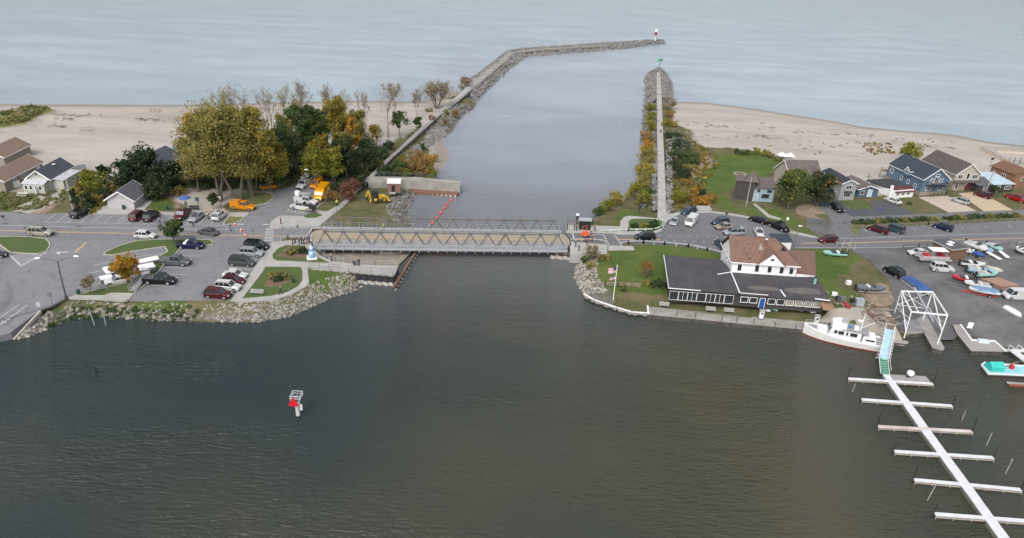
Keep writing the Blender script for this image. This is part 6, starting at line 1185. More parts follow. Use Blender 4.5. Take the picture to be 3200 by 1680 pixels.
# gangway and floating docks
def gangway():
    a, b, c = V(2780, 1028, 1.6), V(2761, 1119, 1.3), V(2766, 1168, .75); r = empty('gangway', a); tag(r, 'pale blue decked gangway with white rails and green steps down to the long white dock', 'gangway'); inv = -a; a, b, c = a+inv, b+inv, c+inv
    q = MB(); q.beam(a, b, 1.25, .12); q.build('deck', mat('pale_blue_deck', (.46, .66, .74), .6, scale=1), r)
    d = (b-a).normalized(); n = Vector((-d.y, d.x, 0))
    q = MB()
    for s in (-1, 1):
        e, f = a+n*s*.72, b+n*s*.72; q.beam(e, f, .1, .25)
        for h in (.55, 1.0): q.beam(e+Vector((0, 0, h)), f+Vector((0, 0, h)), .06)
        for k in range(10): g = e.lerp(f, k/9); q.beam(g, g+Vector((0, 0, 1.0)), .06); q.beam(g, g+n*s*.45+Vector((0, 0, -.25)), .05); q.beam(g+Vector((0, 0, 1)), g+n*s*.45+Vector((0, 0, -.25)), .04)
    q.build('railing', white, r)
    q = MB()
    for k in range(9): g = b.lerp(c, (k+.5)/9); q.box(tuple(g), (1.2, .28, .06))
    q.build('steps', mat('green_steps', (.16, .42, .30), .7), r); q = MB(); q.beam(b+n*.7, c+n*.7, .08, .2); q.beam(b-n*.7, c-n*.7, .08, .2); q.beam(b+n*.7+Vector((0, 0, 1)), c+n*.7+Vector((0, 0, 1)), .05); q.build('stringer', white, r)
    for k in (0, 1):
        p = V(2757+k*22, 1105, 0)+inv; q = MB(); q.tube(p+Vector((0, 0, -2)), p+Vector((0, 0, 1.3)), .13); q.build('post', wood, r)
gangway()
dockw = mat('white_dock_deck', (.70, .71, .72), .6, scale=.9, col2=(.55, .56, .57), stretch=(1, 1, 1))
def dock_main():
    r = empty('floating_dock', V(2767, 1168, .6)); tag(r, 'long white floating dock walkway running down to the bottom right corner', 'dock'); inv = -r.location
    Lf = [(2757.5, 1166.5), (2822, 1260), (2875, 1337), (2937, 1422), (3004, 1515), (3081.5, 1623.7), (3160, 1735), (3235, 1840)]; Rt = [(2777.5, 1166.5), (2844, 1253), (2899.6, 1330.7), (2959.5, 1413), (3030.5, 1508), (3106, 1612.6), (3193, 1728), (3272, 1835)]
    for i in range(len(Lf)-1):
        q = [V(*Lf[i], .62), V(*Rt[i], .62), V(*Rt[i+1], .62), V(*Lf[i+1], .62)]; q = [p.lerp((q[0]+q[1]+q[2]+q[3])/4, .006) for p in q]; m_ = MB(); m_.prism([((p+inv).x, (p+inv).y) for p in q], -.12, .02); m_.build('deck_section', dockw, r)
        m_ = MB(); a, b = V(*Lf[i], .45)+inv, V(*Lf[i+1], .45)+inv
        for k in range(1): e = a.lerp(b, .06); f = a.lerp(b, .9); m_.beam(e+Vector((-.12, 0, -.3)), f+Vector((-.12, 0, -.3)), .3, .34)
        m_.build('float', mat('dark_float', (.16, .15, .12), .8), r)
dock_main()
FING = [((2651, 1181), (2915, 1197), 'white'), ((2693, 1246), (2975, 1266), 'worn'), ((2744, 1330), (3037, 1346), 'rusty'), ((2795, 1408), (3103.7, 1428), 'patchy'), ((2857, 1497), (3190, 1528), 'tan'), ((2922, 1604), (3260, 1630), 'bright')]
ordn = ['nearest the gangway', 'second from the gangway', 'third from the gangway with a rusty left end', 'fourth from the gangway', 'fifth from the gangway with a tan edge', 'closest to the bottom edge']
for i, (a, b, kk) in enumerate(FING):
    A, B = V(*a, .58), V(*b, .58); r = empty('finger_dock', A); tag(r, 'narrow white finger dock, '+ordn[i], 'dock', 'finger docks'); B = B-A; A = Vector()
    d = (B-A).normalized(); m_ = MB(); m_.beam(A, B, .62, .1); m_.build('deck', dockw if i != 2 else mat('streaked_dock', (.70, .68, .66), .7, scale=.35, col2=(.38, .22, .16), stretch=(.4, 1, 1)), r)
    m_ = MB(); nn = Vector((-d.y, d.x, 0))
    for s in (-1, 1): m_.beam(A+nn*s*.36+Vector((0, 0, -.2)), B+nn*s*.36+Vector((0, 0, -.2)), .08, .16)
    for k in range(7): e = A.lerp(B, k/6); m_.beam(e-nn*.36+Vector((0, 0, -.1)), e+nn*.36+Vector((0, 0, -.1)), .08); m_.beam(e-nn*.36+Vector((0, 0, -.1)), e-nn*.36+Vector((0, 0, -.55)), .07)
    m_.build('frame', tan_conc, r)
    for e, h in ((A-d*.1, 1.6 if i % 2 else 2.2), (B+d*.1, 2.0 if i % 2 else 2.6)):
        m_ = MB(); m_.tube(e+Vector((0, 0, -2)), e+nn*.15+Vector((0, 0, h)), .06, n=6); m_.build('mooring_pole', black, r)
def pole(name, px, top_dx, h, rad, mt, label, cat, z=0, group=None):
    p = V(*px, z); q = V(px[0]+top_dx, px[1], z); r = MB(); r.tube((0, 0, -2), (q.x-p.x, 0, h), rad, n=8); o = r.build(name, mt); o.location = p; tag(o, label, cat, group); return o
for i, (x, y, dx, h) in enumerate([(3004.7, 1313, 2, 2.4), (3080.6, 1390, 8, 2.9), (3141, 1479, 6, 3.4), (2893, 1561, 28, 3.2), (2662, 1222, 8, 2.0)]):
    pole('mooring_pile', (x, y), dx*.4, h*.8, .06, gp, 'thin white mooring pile in open water, '+['beside the second finger', 'beside the third finger', 'beside the fourth finger', 'leaning left of the lowest fingers', 'below the left end of the first finger'][i], 'mooring pile', group='mooring piles by the finger docks')
for x, y, dx, h, t in [(299, 1014, -10, 3.2, 'left'), (332, 1014, -2, 3.0, 'right')]: pole('mooring_pile', (x, y), dx, h, .08, whiteg, 'thin pale stake in the water by the left rock bank, the %s one of two' % t, 'stake')
for x, y, dx, h, t in [(298, 1176, 6, 2.0, 'upright'), (305, 1174, 3, 1.4, 'shorter')]: pole('stake', (x, y), dx, h, .06, black, '%s dark stake of the pair in open water at the left' % t, 'stake')
m_ = prismpx([(2779, 1168), (2893, 1173), (2908, 1191), (2796, 1188)], -.1, .5); tag(m_.build('swim_raft', mat('grey_raft', (.33, .31, .30), .9, scale=1.2, stretch=(1, 4, 1))), 'grey timber raft behind the first finger dock', 'raft')
r = empty('outboard_engine', V(2842, 1176, .5)); tag(r, 'white cowled outboard engine lying on the grey timber raft', 'engine'); m_ = MB(); m_.lathe([(.2, 0), (.5, .15), (.62, .5), (.5, .85), (.2, 1.0)], (0, 0, .25), 12); m_.build('cowling', white, r, True); m_ = MB(); m_.beam((-.7, -.3, .3), (.8, .3, .2), .25, .3); m_.build('shaft', black, r)
# turquoise barge at right
def barge():
    r = empty('work_barge', V(3120, 1148, .5)); tag(r, 'flat turquoise decked barge with a green hut and red hull line at the right edge', 'barge'); inv = -r.location
    def L(pts, z): return [tuple((V(x, y, z)+inv)[:2]) for x, y in pts]
    pts = [(3068, 1136), (3078, 1129), (3182, 1138), (3280, 1146), (3290, 1172), (3089, 1163)]
    m_ = MB(); m_.prism(L(pts, .6), -.35, .08); m_.build('deck', mat('turquoise_deck', (.28, .62, .66), .6, scale=.8), r); m_ = MB(); m_.prism(L(pts, .55), -.9, -.36); m_.build('hull', mat('red_hull', (.25, .03, .03), .6), r)
    m_ = MB(); strip(m_, pts, .18, .5, .75, True); m_.v = [(a+inv.x, b+inv.y, c+inv.z) for a, b, c in m_.v]; m_.build('rail', white, r)
    c = V(3106, 1150, .6)+inv; m_ = MB(); m_.loft([[(x, -.9, .05), (x, .9, .05), (x, .9, .75), (x, 0, 1.45), (x, -.9, .75)] for x in (-1.2, 1.2)]); o = m_.build('hut', mat('sea_green_hut', (.04, .50, .44), .5), r); o.location = c; o.rotation_euler = (0, 0, .1)
    m_ = MB(); m_.box((0, 0, .3), (.6, .5, .6)); m_.lathe([(.25, .6), (.28, .8), (.1, 1.0)], (0, 0, 0), 8); o = m_.build('winch', red_m, r); o.location = V(3160, 1150, .6)+inv
    m_ = MB(); m_.beam(c+Vector((1.4, 0, .3)), c+Vector((4, .6, 1.3)), .1); m_.beam(V(3155, 1135, .6)+inv, V(3215, 1120, 3.2)+inv, .1); m_.build('boom', wood, r)
barge()
o = quay('small_dock', [(3143, 1190), (3300, 1200), (3300, 1206), (3148, 1197)], .5, mat('grey_decking2', (.33, .31, .30), .9, scale=1), 'small grey dock cut by the right edge below the turquoise barge', 'dock', .2)
m_ = MB(); a, b = V(3152, 1199, .25), V(3300, 1207, .25); m_.beam(a, b, .5, .35); tag(m_.build('dock_float', mat('rust_float', (.35, .09, .05), .7)), 'rust red float under the small grey dock', 'float')
r = empty('boarding_ramp', V(3162, 1092, 1.1)); tag(r, 'wide white boarding ramp with rails leading down past the angular dock', 'ramp'); inv = -r.location; m_ = MB(); m_.beam(V(3162, 1090, 1.3)+inv, V(3240, 1150, .9)+inv, 1.5, .12); m_.build('deck', dockw, r); m_ = MB()
for s in (0, 1): a, b = V(3150+s*26, 1090, 1.3)+inv, V(3225+s*32, 1150, .9)+inv; m_.beam(a+Vector((0, 0, 1)), b+Vector((0, 0, 1)), .07); [m_.beam(a.lerp(b, k/6), a.lerp(b, k/6)+Vector((0, 0, 1)), .06) for k in range(7)]
m_.build('railing', white, r)
# ------------------------------------------------------------------ boats
def hull_rings(L, W, H, deck=None):
    R = []
    for f, w_, zk, zs in ((0, .86, .12, .80), (.05, .95, .05, .82), (.35, 1, 0, .84), (.6, .97, .0, .88), (.8, .74, .08, .94), (.93, .36, .28, 1.0), (1, .03, .72, 1.06)):
        x = (f-.5)*L; w_ = w_*W/2; R.append([(x, 0, zk*H), (x, w_*.62, (zk*.7+.18)*H), (x, w_, zs*H*.62), (x, w_*1.02, zs*H), (x, w_*.9, zs*H+.03), (x, -w_*.9, zs*H+.03), (x, -w_*1.02, zs*H), (x, -w_, zs*H*.62), (x, -w_*.62, (zk*.7+.18)*H)])
    return R
BM = lambda k, c: mat('gelcoat_'+k, tuple(x*.8 for x in srgb(*c)), .3, var=.04)
def boat(stern, bow, hullc, label, L=None, W=2.1, H=.95, inner='dark', cover=None, trailer=None, z=.5, engine=True, screen=True, name='boat', roll=0):
    g = GV(*stern); a = V(*stern, g.z); b = V(*bow, g.z); d = b-a; L = L or d.length; c = (a+b)/2
    r = empty(name, (c.x, c.y, c.z), math.atan2(d.y, d.x)); r.rotation_euler[0] = roll; tag(r, label, 'boat')
    h = MB(); h.loft([[(x, y, zz+z) for x, y, zz in rg] for rg in hull_rings(L, W, H)]); h.build('hull', hullc, r)
    ck = MB(); ck.prism([(-.47*L, -.38*W), (.12*L, -.38*W), (.3*L, -.22*W), (.3*L, .22*W), (.12*L, .38*W), (-.47*L, .38*W)], z+H*.5, z+H*.9+.03)
    ck.v = [(x, y, zz) for x, y, zz in ck.v]
    if not cover:
        ck.build('cockpit', {'dark': dark, 'grey': steel, 'white': whiteg}[inner], r)
        for s in (-1, 1): q = MB(); q.box((-.12*L, s*.2*W, z+H*.98), (.55, .5, .35)); q.build('seat', white if inner == 'dark' else BM('cream', (225, 220, 205)), r)
    else:
        q = MB(); q.loft([[(x, -w_*W/2, z+H*.80), (x, -w_*W/2*.6, z+H*.95+hh*.6), (x, 0, z+H*.95+hh), (x, w_*W/2*.6, z+H*.95+hh*.6), (x, w_*W/2, z+H*.80)] for x, w_, hh in ((-.49*L, .9, .05), (-.3*L, 1.04, .18), (0, 1.04, .42), (.12*L, 1.03, .48), (.3*L, .84, .2), (.43*L, .4, .1))]); q.build('cover', cover, r)
    if screen and not cover: q = MB(); q.add([(.12*L, -.4*W, z+H*.9), (.12*L, .4*W, z+H*.9), (.04*L, .34*W, z+H*.9+.45), (.04*L, -.34*W, z+H*.9+.45)], [(0, 1, 2, 3)]); q.v += [(x+.03, y, zz+.01) for x, y, zz in q.v]; q.f += [(7, 6, 5, 4), (0, 4, 5, 1), (3, 2, 6, 7)]; q.m += [0]*3; q.build('windscreen', glass, r)
    if engine: q = MB(); q.box((-.5*L-.2, 0, z+H*.85), (.4, .4, .6)); q.box((-.5*L-.2, 0, z+H*.2), (.18, .14, .9)); q.build('outboard_motor', black if hullc != black else white, r)
    if trailer:
        t = MB()
        for s in (-1, 1): t.beam((-.45*L, s*.35*W, z-.08), (.15*L, s*.35*W, z-.08), .09, .12); t.beam((.15*L, s*.35*W, z-.08), (.62*L, 0, z-.1), .09, .12)
        t.beam((.62*L, 0, z-.1), (.72*L, 0, z-.1), .1); t.beam((.66*L, 0, z-.1), (.66*L, 0, 0), .07); t.build('trailer_frame', trailer, r)
        for s in (-1, 1): wheel(r, -.18*L, s*(W*.42), .3, .2)
    else:
        t = MB()
        for x in (-.3, .2): t.box((x*L, 0, z/2), (.3, W*.5, z+.1))
        t.build('cradle', wood, r)
    return r
wh, aqua, lblu = BM('white', (236, 236, 232)), BM('aqua', (160, 214, 205)), BM('light_blue', (150, 190, 208)); redb = BM('red', (190, 50, 60)); blc = mat('blue_canvas', (.035, .10, .30), .8, var=.2, scale=1.2); blc2 = mat('faded_blue_canvas', (.16, .27, .42), .85, var=.2, scale=1.5, bump=.03)
boat((2642, 804), (2570, 799), aqua, 'mint green skiff lying on the lawn right of the brown roofed wing', W=1.9, z=.15)
boat((2672, 908), (2765, 915), steel, 'grey aluminium fishing boat on a silver trailer behind the restaurant', W=1.8, trailer=whiteg, inner='grey')
boat((3042, 888), (2968, 875), redb, 'red speedboat with a blue canvas, left of the lumber stack', W=2.2, trailer=steel); boat((3088, 905), (3008, 894), wh, 'white open speedboat between the red one and the blue covered one', W=2.3, inner='white', trailer=steel)
boat((3116, 926), (3022, 913), wh, 'white speedboat under a faded blue cover on a bright red trailer', W=2.4, cover=blc2, trailer=red_m); boat((2998, 834), (3074, 842), wh, 'white open boat with a black interior at the edge of the yard verge', W=2.2)
boat((3018, 851), (3100, 862), lblu, 'light blue boat between the black interior one and the aqua one', W=2.1, inner='white'); boat((3048, 868), (3112, 866), aqua, 'aqua boat just above the brown lumber stack', W=2.0, inner='white')
boat((3014, 775), (3078, 801), wh, 'large white cabin boat propped up right of the brown shed', W=2.6, H=1.4, inner='white', z=.7); boat((3052, 776), (3098, 802), lblu, 'light blue sailing hull behind the large white propped boat', W=1.9, inner='white'); boat((3080, 774), (3128, 796), aqua, 'pale aqua boat beside the long white dock sections', W=2.1, inner='white')
boat((3012, 796), (3040, 800), wh, 'little white boat tucked against the right wall of the brown shed', W=1.6); boat((3036, 800), (3074, 815), blc, 'small boat wrapped in deep blue canvas below the propped white boat', W=1.5, H=.7, cover=blc, engine=False)
boat((3200, 800), (3172, 788), wh, 'white boat on a black trailer cut by the right edge', W=2.2, trailer=black); boat((92, 478), (68, 484), steel, 'grey green rowing boat on the sand above the tan cottage', W=1.4, H=.6, z=.1, engine=False, screen=False)
r = empty('upturned_hull', V(3165, 972, LZ)); tag(r, 'upturned white hull lying on the verge at the right edge', 'boat'); a, b = V(3142, 957), V(3192, 985); m_ = MB(); L_ = (b-a).length; m_.loft([[(x, y, .75-zz) for x, y, zz in rg] for rg in hull_rings(L_, 1.7, .75)]); o = m_.build('hull', wh, r); o.rotation_euler = (0, 0, math.atan2((b-a).y, (b-a).x)); r.location = (*((a+b)/2)[:2], gz(*((a+b)/2)[:2]))
def pontoon(stern, bow, label, deckc, cover=None, canopy=None, W=2.5):
    g = GV(*stern); a = V(*stern, g.z); b = V(*bow, g.z); d = b-a; L = d.length; c = (a+b)/2; r = empty('pontoon_boat', c, math.atan2(d.y, d.x)); tag(r, label, 'pontoon boat')
    for s in (-1, 1):
        q = MB(); q.tube((-.5*L, s*W*.36, .75), (.42*L, s*W*.36, .75), .3, n=10); q.tube((.42*L, s*W*.36, .75), (.5*L, s*W*.36, .95), .3, .06, n=10); q.build('pontoon', mat('aluminium', (.5, .5, .5), .35, metal=.5), r)
    q = MB(); q.box((0, 0, 1.1), (L*.94, W, .12)); q.build('deck', whiteg, r)
    q = MB()
    for s in (-1, 1): q.box((.02*L, s*W*.48, 1.45), (L*.8, .06, .6))
    q.box((-.4*L, 0, 1.45), (.06, W*.9, .6)); q.box((.42*L, 0, 1.45), (.06, W*.9, .6)); q.build('fence_panel', deckc, r)
    if cover: q = MB(); q.loft([[(x, -W/2-.05, 1.5), (x, -W*.3, 1.5+h), (x, W*.3, 1.5+h), (x, W/2+.05, 1.5)] for x, h in ((-.47*L, .1), (-.4*L, .5), (.2*L, .55), (.46*L, .15))]); q.build('cover', cover, r)
    if canopy:
        q = MB(); q.box((-.08*L, 0, 3.0), (L*.5, W*.95, .1)); q.build('canopy', canopy, r); q = MB()
        for x in (-.3, .14):
            for s in (-1, 1): q.beam((x*L, s*W*.45, 1.2), (x*L, s*W*.45, 3.0), .06)
        q.build('canopy_frame', whiteg, r); q = MB()
        for x in (-.25, .2):
            for s in (-1, 1): q.box((x*L, s*W*.28, 1.5), (1.2, .6, .5))
        q.build('seat', redb, r)
    t = MB()
    for s in (-1, 1): t.beam((-.45*L, s*.3, .42), (.55*L, s*.1, .42), .1, .14)
    t.build('trailer_frame', steel, r)
    for s in (-1, 1): wheel(r, -.12*L, s*.9, .32, .2)
pontoon((2962, 820), (2862, 816), 'pontoon boat with red seats and a white canopy in front of the brown shed', mat('pale_panel', (.5, .42, .42), .5), canopy=white); pontoon((2888, 928), (2822, 880), 'pontoon boat under a bright blue cover behind the gantry', steel, cover=blc)
for i, (a, b, w_, lb) in enumerate([((3103, 768), (3150, 806), .9, 'long white dock section leaning beside the pale aqua boat'), ((3085, 788), (3128, 812), .9, 'white dock section between the light blue and aqua hulls')]):
    A, B = V(*a, 3.0), V(*b, 2.6); m_ = MB(); m_.beam(A, B, w_, .15); m_.beam(A.lerp(B, .2), A.lerp(B, .2)-Vector((0, 0, .9)), .2); m_.beam(A.lerp(B, .8), A.lerp(B, .8)-Vector((0, 0, .5)), .2); tag(m_.build('dock_section', white), lb, 'dock section')
r = empty('lumber_stack', GV(3110, 880)); tag(r, 'stack of reddish brown timbers above the white van', 'lumber'); a, b = V(3066, 880, r.location.z)-r.location, V(3120, 902, r.location.z)-r.location; redw = mat('red_brown_timber', (.40, .26, .19), .9, scale=2, col2=(.25, .15, .11)); dd = (b-a).normalized(); nn = Vector((-dd.y, dd.x, 0))
for k in range(8):
    for j in range(2): s = a.lerp(b, k/7); e = s+Vector((4.6, 1.1, 0)); m_ = MB(); m_.beam(s+Vector((0, 0, .3+.4*j)), e+Vector((0, 0, .3+.4*j)), .5, .3); m_.build('timber', redw, r)
r = empty('white_post_pile', GV(3100, 832)); tag(r, 'pile of whitish posts right of the black interior boat', 'lumber')
for k in range(7): a = V(3078+k*5.5, 830+k*1.2, r.location.z+.2+.15*(k % 2))-r.location; b = V(3108+k*4.4, 850-k*.8, r.location.z+.25)-r.location; m_ = MB(); m_.beam(a, b, .28); m_.build('post', BM('cream', (225, 220, 205)), r)
# docks stacked in the left lot
for i, (a, b, w_, h, lb) in enumerate([((420, 822), (494, 806), 1.8, .9, 'upper white dock section stacked on the left lot behind the orange maple'), ((432, 838), (482, 828), 2.2, 1.2, 'middle white dock section stacked behind the orange maple'), ((440, 850), (466, 846), 2.0, .7, 'lowest white dock section stacked right of the orange maple'), ((326, 846), (352, 840), 2.6, .8, 'white square float left of the orange maple'), ((312, 868), (350, 860), 1.6, .9, 'white dinghy shaped float above the white sedan')]):
    A, B = V(*a, LZ+h), V(*b, LZ+h); r = empty('stacked_dock', V(*a)); tag(r, lb, 'dock section', 'white dock sections stored on the left lot'); inv = -r.location; m_ = MB(); m_.beam(A+inv, B+inv, w_, .22); m_.build('deck', white, r); m_ = MB(); m_.beam(A+inv+Vector((0, 0, -.4)), B+inv+Vector((0, 0, -.4)), w_*.8, .5); m_.build('float', steel, r)
    q = MB()
    for f in (.1, .9):
        c = A.lerp(B, f)+inv; q.box((c.x, c.y, (h-.6)/2), (.4, w_*.7, max(.1, h-.6)))
    q.build('block', wood, r)
r = empty('aluminium_ramp', V(410, 909)); tag(r, 'aluminium gangway ramp resting on the grass beside the black pickup', 'ramp'); inv = -r.location; A, B = V(413, 907, LZ+.3)+inv, V(460, 852, LZ+.5)+inv; m_ = MB(); m_.beam(A, B, 1.2, .12); m_.build('deck', mat('aluminium', (.5, .5, .5)), r); m_ = MB(); d = (B-A).normalized(); nn = Vector((-d.y, d.x, 0))
for s in (-1, 1):
    for h in (.5, 1.0): m_.beam(A+nn*s*.6+Vector((0, 0, h)), B+nn*s*.6+Vector((0, 0, h)), .07)
    for k in range(8): e = A.lerp(B, k/7)+nn*s*.6; m_.beam(e, e+Vector((0, 0, 1)), .06)
m_.build('railing', whiteg, r)
# trawler yacht
def yacht():
    a, b = V(2742, 1086, 0), V(2512, 1040, 0); d = b-a; L = d.length+.6; c = (a+b)/2; r = empty('trawler_yacht', c, math.atan2(d.y, d.x)); tag(r, 'white trawler yacht with a red waterline moored at the long quay', 'yacht'); W = 4.2
    def sec(f, zt, zb, k=1.0): 
        w_ = np.interp(f, (0, .15, .5, .75, .9, 1), (.86, .95, 1, .82, .46, .04))*W/2*k; return [((f-.5)*L, -w_, zt), ((f-.5)*L, w_, zt), ((f-.5)*L, w_*.9, zb), ((f-.5)*L, -w_*.9, zb)]
    sheer = lambda f: 1.25+.95*max(0, f-.35)**1.6*1.6
    F_ = [0, .1, .25, .4, .55, .7, .82, .92, 1]
    h = MB(); h.loft([sec(f, sheer(f), .18) for f in F_]); h.build('hull', wh, r); h = MB(); h.loft([sec(f, .2, -.5, .97) for f in F_]); h.build('bottom_paint', mat('red_hull', (.25, .03, .03)), r)
    dk = MB(); dk.add([p for f in F_ for p in (lambda s: [s[0], s[1]])(sec(f, sheer(f)+.015, 0, .9))], [(2*i, 2*i+2, 2*i+3, 2*i+1) for i in range(len(F_)-1)]); dk.build('deck', mat('grey_teak_deck', (.30, .29, .29), .8, scale=1.5, stretch=(1, 6, 1)), r)
    bw = MB()
    for i in range(len(F_)-1):
        p, q = sec(F_[i], sheer(F_[i]), 0), sec(F_[i+1], sheer(F_[i+1]), 0)
        for k in (0, 1): bw.beam(Vector(p[k])+Vector((0, 0, .12)), Vector(q[k])+Vector((0, 0, .12)), .1, .3)
    bw.build('bulwark', white, r)
    rl = MB()
    for i in range(2, len(F_)-1):
        p, q = sec(F_[i], sheer(F_[i]), 0, .97), sec(F_[i+1], sheer(F_[i+1]), 0, .97)
        for k in (0, 1): rl.beam(Vector(p[k])+Vector((0, 0, .85)), Vector(q[k])+Vector((0, 0, .85)), .05); rl.beam(Vector(p[k]), Vector(p[k])+Vector((0, 0, .85)), .05)
    rl.build('bow_rail', whiteg, r)
    q = MB(); q.loft([[(-.22*L, -1.55, 1.2), (-.22*L, 1.55, 1.2), (-.22*L, 1.45, 3.0), (-.22*L, -1.45, 3.0)], [(.20*L, -1.45, 1.2), (.20*L, 1.45, 1.2), (.155*L, 1.3, 3.0), (.155*L, -1.3, 3.0)]]); q.build('saloon', white, r)
    q = MB(); q.loft([[(.20*L, -1.2, 1.3), (.20*L, 1.2, 1.3), (.20*L, 1.1, 2.1), (.20*L, -1.1, 2.1)], [(.34*L, -.9, 1.5), (.34*L, .9, 1.5), (.33*L, .8, 2.1), (.33*L, -.8, 2.1)]]); q.build('trunk_cabin', white, r)
    for s in (-1, 1):
        for x0, x1 in ((-.17, -.08), (-.055, -.03), (-.0, .07), (.085, .125)): q = MB(); q.box(((x0+x1)/2*L, s*1.5, 2.4), ((x1-x0)*L, .14, .62)); q.build('side_window', glass, r)
    for y in (-.85, 0, .85): q = MB(); q.add([(.192*L, y-.36, 2.25), (.192*L, y+.36, 2.25), (.172*L, y+.34, 2.85), (.172*L, y-.34, 2.85)], [(0, 1, 2, 3)]); q.build('front_window', glass, r)
    q = MB(); q.box((-.14*L, 0, 3.06), (.34*L, 3.2, .1)); q.build('boat_deck', mat('grey_teak_deck', (.3, .29, .29)), r)
    q = MB(); q.loft([[(x, -y, z0), (x, y, z0), (x, y*.92, z1), (x, -y*.92, z1)] for x, y, z0, z1 in ((-.02*L, 1.35, 3.05, 4.0), (.08*L, 1.3, 3.05, 4.15), (.16*L, 1.1, 3.05, 3.8))]); q.build('flybridge', white, r); q = MB(); q.box((.02*L, .4, 4.1), (.8, .9, .5)); q.box((-.0*L, -.6, 4.1), (.8, .6, .5)); q.build('flybridge_seat', whiteg, r)
    q = MB(); q.loft([[(-.42*L, -1.5, 1.15), (-.42*L, 1.5, 1.15), (-.41*L, 1.3, 2.3), (-.41*L, -1.3, 2.3)], [(-.24*L, -1.5, 1.15), (-.24*L, 1.5, 1.15), (-.25*L, 1.3, 2.4), (-.25*L, -1.3, 2.4)]]); q.build('aft_cabin', white, r)
    for s in (-1, 1):
        for x in (-.37, -.31): q = MB(); q.box((x*L, s*1.46, 1.9), (.055*L, .12, .3)); q.build('aft_window', glass, r)
    m_ = MB(); m_.tube((-.2*L, .6, 3.1), (-.2*L, .6, 6.0), .09); m_.beam((-.2*L, .6, 3.6), (-.34*L, .9, 5.4), .08); m_.tube((-.2*L, .6, 6), (-.2*L, .6, 6.8), .03); m_.build('mast', white, r); m_ = MB(); m_.lathe([(.1, 0), (.45, .06), (.45, .2), (.1, .28)], (-.17*L, .6, 4.9), 14); m_.build('radar', white, r)
    m_ = MB(); m_.loft([[(-.10*L, -.1, 3.15), (-.10*L, .3, 3.15), (-.10*L, .2, 3.3)], [(-.05*L, .1, 3.5), (-.05*L, .6, 3.5), (-.05*L, .4, 3.9)]]); m_.build('blue_canvas', mat('bright_blue_cloth', (.02, .22, .60), .7), r); m_ = MB(); m_.box((-.15*L, .4, 3.4), (.8, .7, .7)); m_.build('locker', white, r)
yacht()
# ------------------------------------------------------------------ markers and lights
r = empty('channel_marker', V(932, 1297, 0)); r.scale = (.88, .88, .94); tag(r, 'channel marker with a red triangle and white railings on a pale post in the bay', 'channel marker'); m_ = MB(); m_.tube((0, 0, -2), (0, 0, .15), .42, n=14, mi=0); m_.build('dark_base', pilem, r); m_ = MB(); m_.tube((0, 0, .15), (0, 0, 3.2), .34, n=14); m_.build('post', mat('pinkish_white', (.62, .57, .56), .7, scale=2), r)
m_ = MB(); m_.box((0, 0, 3.25), (1.5, 1.5, .1)); m_.build('platform', steel, r); m_ = MB()
for h in (.5, 1.0):
    for a, b in (((-1, -1), (1, -1)), ((1, -1), (1, 1)), ((1, 1), (-1, 1)), ((-1, 1), (-1, -1))): m_.beam((a[0]*.8, a[1]*.8, 3.3+h*.8), (b[0]*.8, b[1]*.8, 3.3+h*.8), .05)
for x in (-.8, 0, .8):
    for y in (-.8, .8): m_.beam((x, y, 3.3), (x, y, 4.12), .05)
m_.build('railing', white, r); m_ = MB(); m_.loft([[(-1.15, y, 2.55), (.75, y, 2.55), (-.2, y, 4.15)] for y in (-1.12, -1.06)]); m_.build('red_triangle', mat('signal_red', (.62, .01, .02), .5), r)
m_ = MB(); m_.box((.35, -.5, 2.6), (.45, .3, .9)); m_.box((.75, -.35, 1.9), (.35, .2, 1.0)); m_.box((-.1, -.45, 2.1), (.2, .1, .5)); m_.build('battery_box', white, r); m_ = MB(); m_.lathe([(.16, 0), (.2, .25), (.1, .5)], (-.35, 0, 3.3)); m_.lathe([(.3, 0), (.3, .4), (.15, .9)], (.15, .1, 3.3)); m_.build('lantern', steel, r)
r = empty('pier_light', V(2047, 128, 1.8)); tag(r, 'white light tower with a broad red band at the end of the breakwater', 'lighthouse'); m_ = MB(); m_.tube((0, 0, -.5), (0, 0, 3.4), .4, n=12); m_.build('stem', white, r); m_ = MB(); m_.tube((0, 0, 3.4), (0, 0, 5.8), .9, n=16); m_.build('red_band', mat('pier_red', (.33, .02, .06), .6), r)
m_ = MB(); m_.tube((0, 0, 2.4), (0, 0, 3.4), .5, 1.05, n=16); m_.tube((0, 0, 5.8), (0, 0, 7.0), .95, n=16); m_.tube((0, 0, 7.0), (0, 0, 7.7), .5, n=12); m_.build('white_cap', white, r)
r = empty('pier_daymark', V(2057, 227, 2.35)); tag(r, 'tall post with a green square daymark at the head of the right pier', 'channel marker'); m_ = MB(); m_.tube((0, 0, 0), (.4, 0, 6.6), .16); m_.build('post', steel, r); m_ = MB(); m_.box((-.5, 0, 6.0), (1.3, .1, 1.3)); m_.build('green_board', mat('signal_green', (.02, .42, .14), .5), r); m_ = MB(); m_.box((1.0, .2, 6.3), (1.0, .3, 1.0), .6); m_.lathe([(.15, 0), (.2, .5)], (.4, 0, 6.7)); m_.build('lantern', steel, r)
bz = mat('buoy_red', (.62, .075, .06), .5, var=.05)
for i, (x, y) in enumerate([(1409, 627), (1397, 641), (1387, 652), (1376, 667), (1365, 682), (1351, 697)]):
    m_ = MB(); m_.lathe([(.02, -.42), (.26, -.34), (.41, -.12), (.41, .12), (.26, .34), (.02, .42)], (0, 0, 0), 16); o = m_.build('buoy', bz, smooth=True); o.location = V(x, y, .22); tag(o, 'round red buoy in the barrier line, '+['nearest the quay piles', 'second from the quay', 'third from the quay', 'fourth from the quay', 'just above the truss', 'seen through the truss'][i], 'buoy', 'red buoys of the barrier line')
